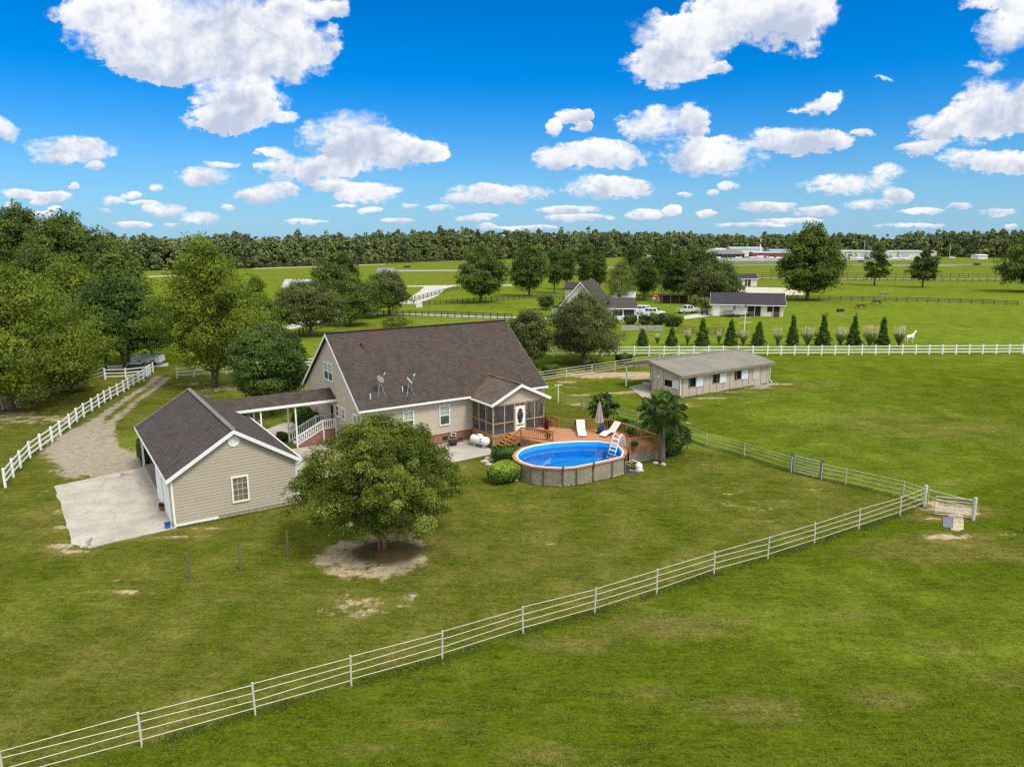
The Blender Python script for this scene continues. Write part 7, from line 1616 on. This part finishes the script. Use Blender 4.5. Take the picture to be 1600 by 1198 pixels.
# ------------------------------------------------------------------ airfield buildings, far off
def block(name, lbl, cat, x0p, x1p, pyb, ptop, mat, roofm, depth=30, hip=False, doors=None, group=None):
    a, b_ = Vector(G(x0p, pyb)[:2]), Vector(G(x1p, pyb)[:2]); L_ = (b_-a).length; T = TW(name, lbl, cat, a.x, a.y, 0, math.atan2((b_-a).y, (b_-a).x), group); h = CAMH*(pyb-ptop)/(pyb-375)
    if hip:
        MB().box(0, L_, 0, depth, 0, h*.5).build('wall', mat, T); r_ = MB(); e = 2.5
        r_.hexa([(-e, -e, h*.5), (L_+e, -e, h*.5), (L_+e, depth+e, h*.5), (-e, depth+e, h*.5)], [(L_*.25, depth*.45, h), (L_*.75, depth*.45, h), (L_*.75, depth*.55, h), (L_*.25, depth*.55, h)]); r_.build('roof', roofm, T)
        for k in range(7): panel(T, 'window', 1+k*L_/7, 1+(k+.55)*L_/7, .8, h*.5-.5, GLASSD, -.12)
    else:
        MB().box(0, L_, 0, depth, 0, h*.8).build('wall', mat, T); r_ = MB(); r_.hexa([(-.5, -.6, h*.8), (L_+.5, -.6, h*.8), (L_+.5, depth+.6, h*.8), (-.5, depth+.6, h*.8)], [(-.5, depth*.42, h), (L_+.5, depth*.42, h), (L_+.5, depth*.58, h), (-.5, depth*.58, h)]); r_.build('roof', roofm, T)
        for d in (doors or []): panel(T, 'hangar_door', L_*d[0], L_*d[1], .1, h*.8*d[2], MATS[d[3]], -.15)
    return T
stdmat('painted_hangar_opening', (.03, .035, .04), .8, .2); stdmat('grey_hangar_door', (.40, .42, .40), .6, .1); stdmat('pale_door', (.62, .62, .56), .6, .1); stdmat('brown_terminal_wall', (.25, .13, .09), .8, .2)  # the dark panel colour paints the shade of open hangar fronts
block('terminal_building', 'low airfield building with dark hipped roof', 'terminal', 1116, 1163, 403, 391, MATS['brown_terminal_wall'], stdmat('grey_hip_roof', (.16, .16, .15), .8, .1, .05, .5), 22, True)
block('hangar', 'pale yellow hangar behind the hip roofed terminal', 'hangar', 1090, 1142, 400, 388, YELM, WHM, 22, doors=[(.3, .5, .8, 'pale_door')])
block('hangar', 'white hangar between the terminal and the red building', 'hangar', 1141, 1192, 400.6, 386.5, WHM, GREYR, 26, doors=[(.1, .35, .8, 'grey_hangar_door')])
block('brick_building', 'long red brick airfield building', 'building', 1177, 1232, 403.4, 393.5, REDB, GREYR, 20, doors=[(.12, .3, .5, 'pale_door'), (.45, .62, .5, 'painted_hangar_opening')])
block('hangar', 'white roofed hangar behind the red brick building', 'hangar', 1205, 1300, 400.5, 390, WHM, GREYR, 30)
block('hangar', 'dark open fronted hangar left of the yellow row', 'hangar', 1296, 1314.5, 402.6, 392.5, MATS['grey_hangar_door'], GREYR, 24, doors=[(.1, .9, .95, 'painted_hangar_opening')])
block('hangar', 'yellow hangar with white side, left end of the yellow row', 'hangar', 1315, 1354, 402.8, 391.5, YELM, GREYR, 24, doors=[(.08, .25, .8, 'pale_door'), (.75, .97, .85, 'grey_hangar_door')])
block('hangar', 'middle yellow hangar of the row behind the left lone pine', 'hangar', 1355, 1404, 402.9, 392, YELM, GREYR, 24, doors=[(.02, .2, .85, 'grey_hangar_door'), (.55, .75, .8, 'pale_door')])
block('hangar', 'long yellow hangar at the right end of the row', 'hangar', 1405, 1463, 403, 391.8, YELM, GREYR, 24, doors=[(.05, .25, .8, 'grey_hangar_door'), (.5, .7, .8, 'pale_door')])
block('small_hangar', 'small white hangar standing apart at the far right of the airfield', 'hangar', 1528, 1543, 405, 398, WHM, WHM, 12)
block('small_hangar', 'small white building behind the trees left of the terminal', 'building', 1043, 1056, 404, 396.5, WHM, WHM, 10)
block('small_hangar', 'long low pale building left of the terminal behind the pines', 'building', 1012, 1045, 404.5, 399.5, WHM, WHM, 12)
def post_thing(name, lbl, cat, px, py, h, r, mats_):
    x, y, _ = G(px, py); T = TW(name, lbl, cat, x, y); z = 0
    for k, (f, m_) in enumerate(mats_): MB().tube([(0, 0, z), (0, 0, z+h*f)], r*(1-.2*k), 8).build('mast_section', m_, T); z += h*f
    return T
post_thing('beacon_tower', 'red and white beacon tower above the brick building', 'tower', 1187, 403, 20.5, .6, [(.6, WHM), (.12, REDP), (.12, WHM), (.16, REDP)])
for k, (px, py, h) in enumerate(((1049, 405, 13), (1349, 404, 15), (1483, 404, 12))): post_thing('light_pole', ['thin pole over the small white building left of the terminal', 'thin grey pole above the yellow hangars', 'thin grey pole right of the yellow hangars'][k], 'pole', px, py, h, .22, [(1, GALV)])
def plane(x, y, rz, lbl, first=[None]):
    if first[0] is None:
        T = TW('light_aircraft', lbl, 'aircraft', x, y, 0, rz, 'light aircraft on the apron'); first[0] = T
        MB().tube([(-3.6, 0, 1.5), (-2, 0, 1.35), (0, 0, 1.35), (1.2, 0, 1.35), (2.6, 0, 1.25), (3.2, 0, 1.2)], [.12, .3, .6, .65, .5, .15], 10).build('fuselage', CARW, T, smooth=True)
        MB().hexa([(-.6, -5, 1.0), (.8, -5, 1.0), (.9, 5, 1.0), (-.6, 5, 1.0)], [(-.5, -5, 1.12), (.7, -5, 1.12), (.8, 5, 1.12), (-.5, 5, 1.12)]).build('wing', CARW, T)
        MB().hexa([(-3.8, -.05, 1.5), (-2.8, -.05, 1.5), (-2.8, .05, 1.5), (-3.8, .05, 1.5)], [(-3.9, -.04, 2.7), (-3.3, -.04, 2.7), (-3.3, .04, 2.7), (-3.9, .04, 2.7)]).build('tail_fin', CARW, T)
        MB().box(-3.8, -3.1, -1.6, 1.6, 1.5, 1.57).build('tailplane', CARW, T); MB().box(.1, 1.3, -.45, .45, 1.75, 2.1).build('canopy', GLASSD, T)
        for a, b_ in ((.2, -1.3), (.2, 1.3), (2.2, 0)): MB().tube([(a, b_-.08, .3), (a, b_+.08, .3)], .3, 10).build('wheel', RUBBER, T)
    else: dup(first[0], (x, y, 0), rz, lbl)
pls = [(1122,404.8),(1153,405),(1176,404.6),(1204,404.8),(1217,405.2),(1312,405.3),(1328,405.2),(1344,405.4),(1383,405.6),(1398,405.4),(1413,405.6)]
pll = ['left end of the apron before the terminal', 'apron before the right half of the terminal', 'apron left of the red brick building', 'apron before the red brick building, left one', 'apron before the red brick building, right one', 'apron before the dark open hangar', 'apron before the left yellow hangar, left one', 'apron before the left yellow hangar, right one', 'apron before the middle yellow hangar, left one', 'apron before the middle yellow hangar, right one', 'apron before the rightmost long yellow hangar']
for k, (px, py) in enumerate(pls): x, y, _ = G(px, py); plane(x, y, R([20, 200, 170, 10, 190, 30, 160, 15, 185, 5, 170][k]), 'small white aircraft on the '+pll[k])
x, y, _ = G(1488, 404); vehicle('parked_car', 'white vehicle in the grass left of the small far hangar', 'car', 1488, 404, 0, 'suv', CARW, 5)
for k, (px, py) in enumerate(((1345, 410), (1526, 415), (636, 419))):
    x, y, _ = G(px, py); T = TW('runway_sign', ['small dark airfield sign below the yellow hangars', 'small dark airfield sign on the runway edge at right', 'small dark airfield sign on the grass above the runway at left'][k], 'sign', x, y); MB().box(-2.2, 2.2, -.2, .2, .3, 1.4).build('panel', BLACK, T); MB().box(-1.8, -1.6, -.1, .1, 0, .3).box(1.6, 1.8, -.1, .1, 0, .3).build('leg', GALV, T)
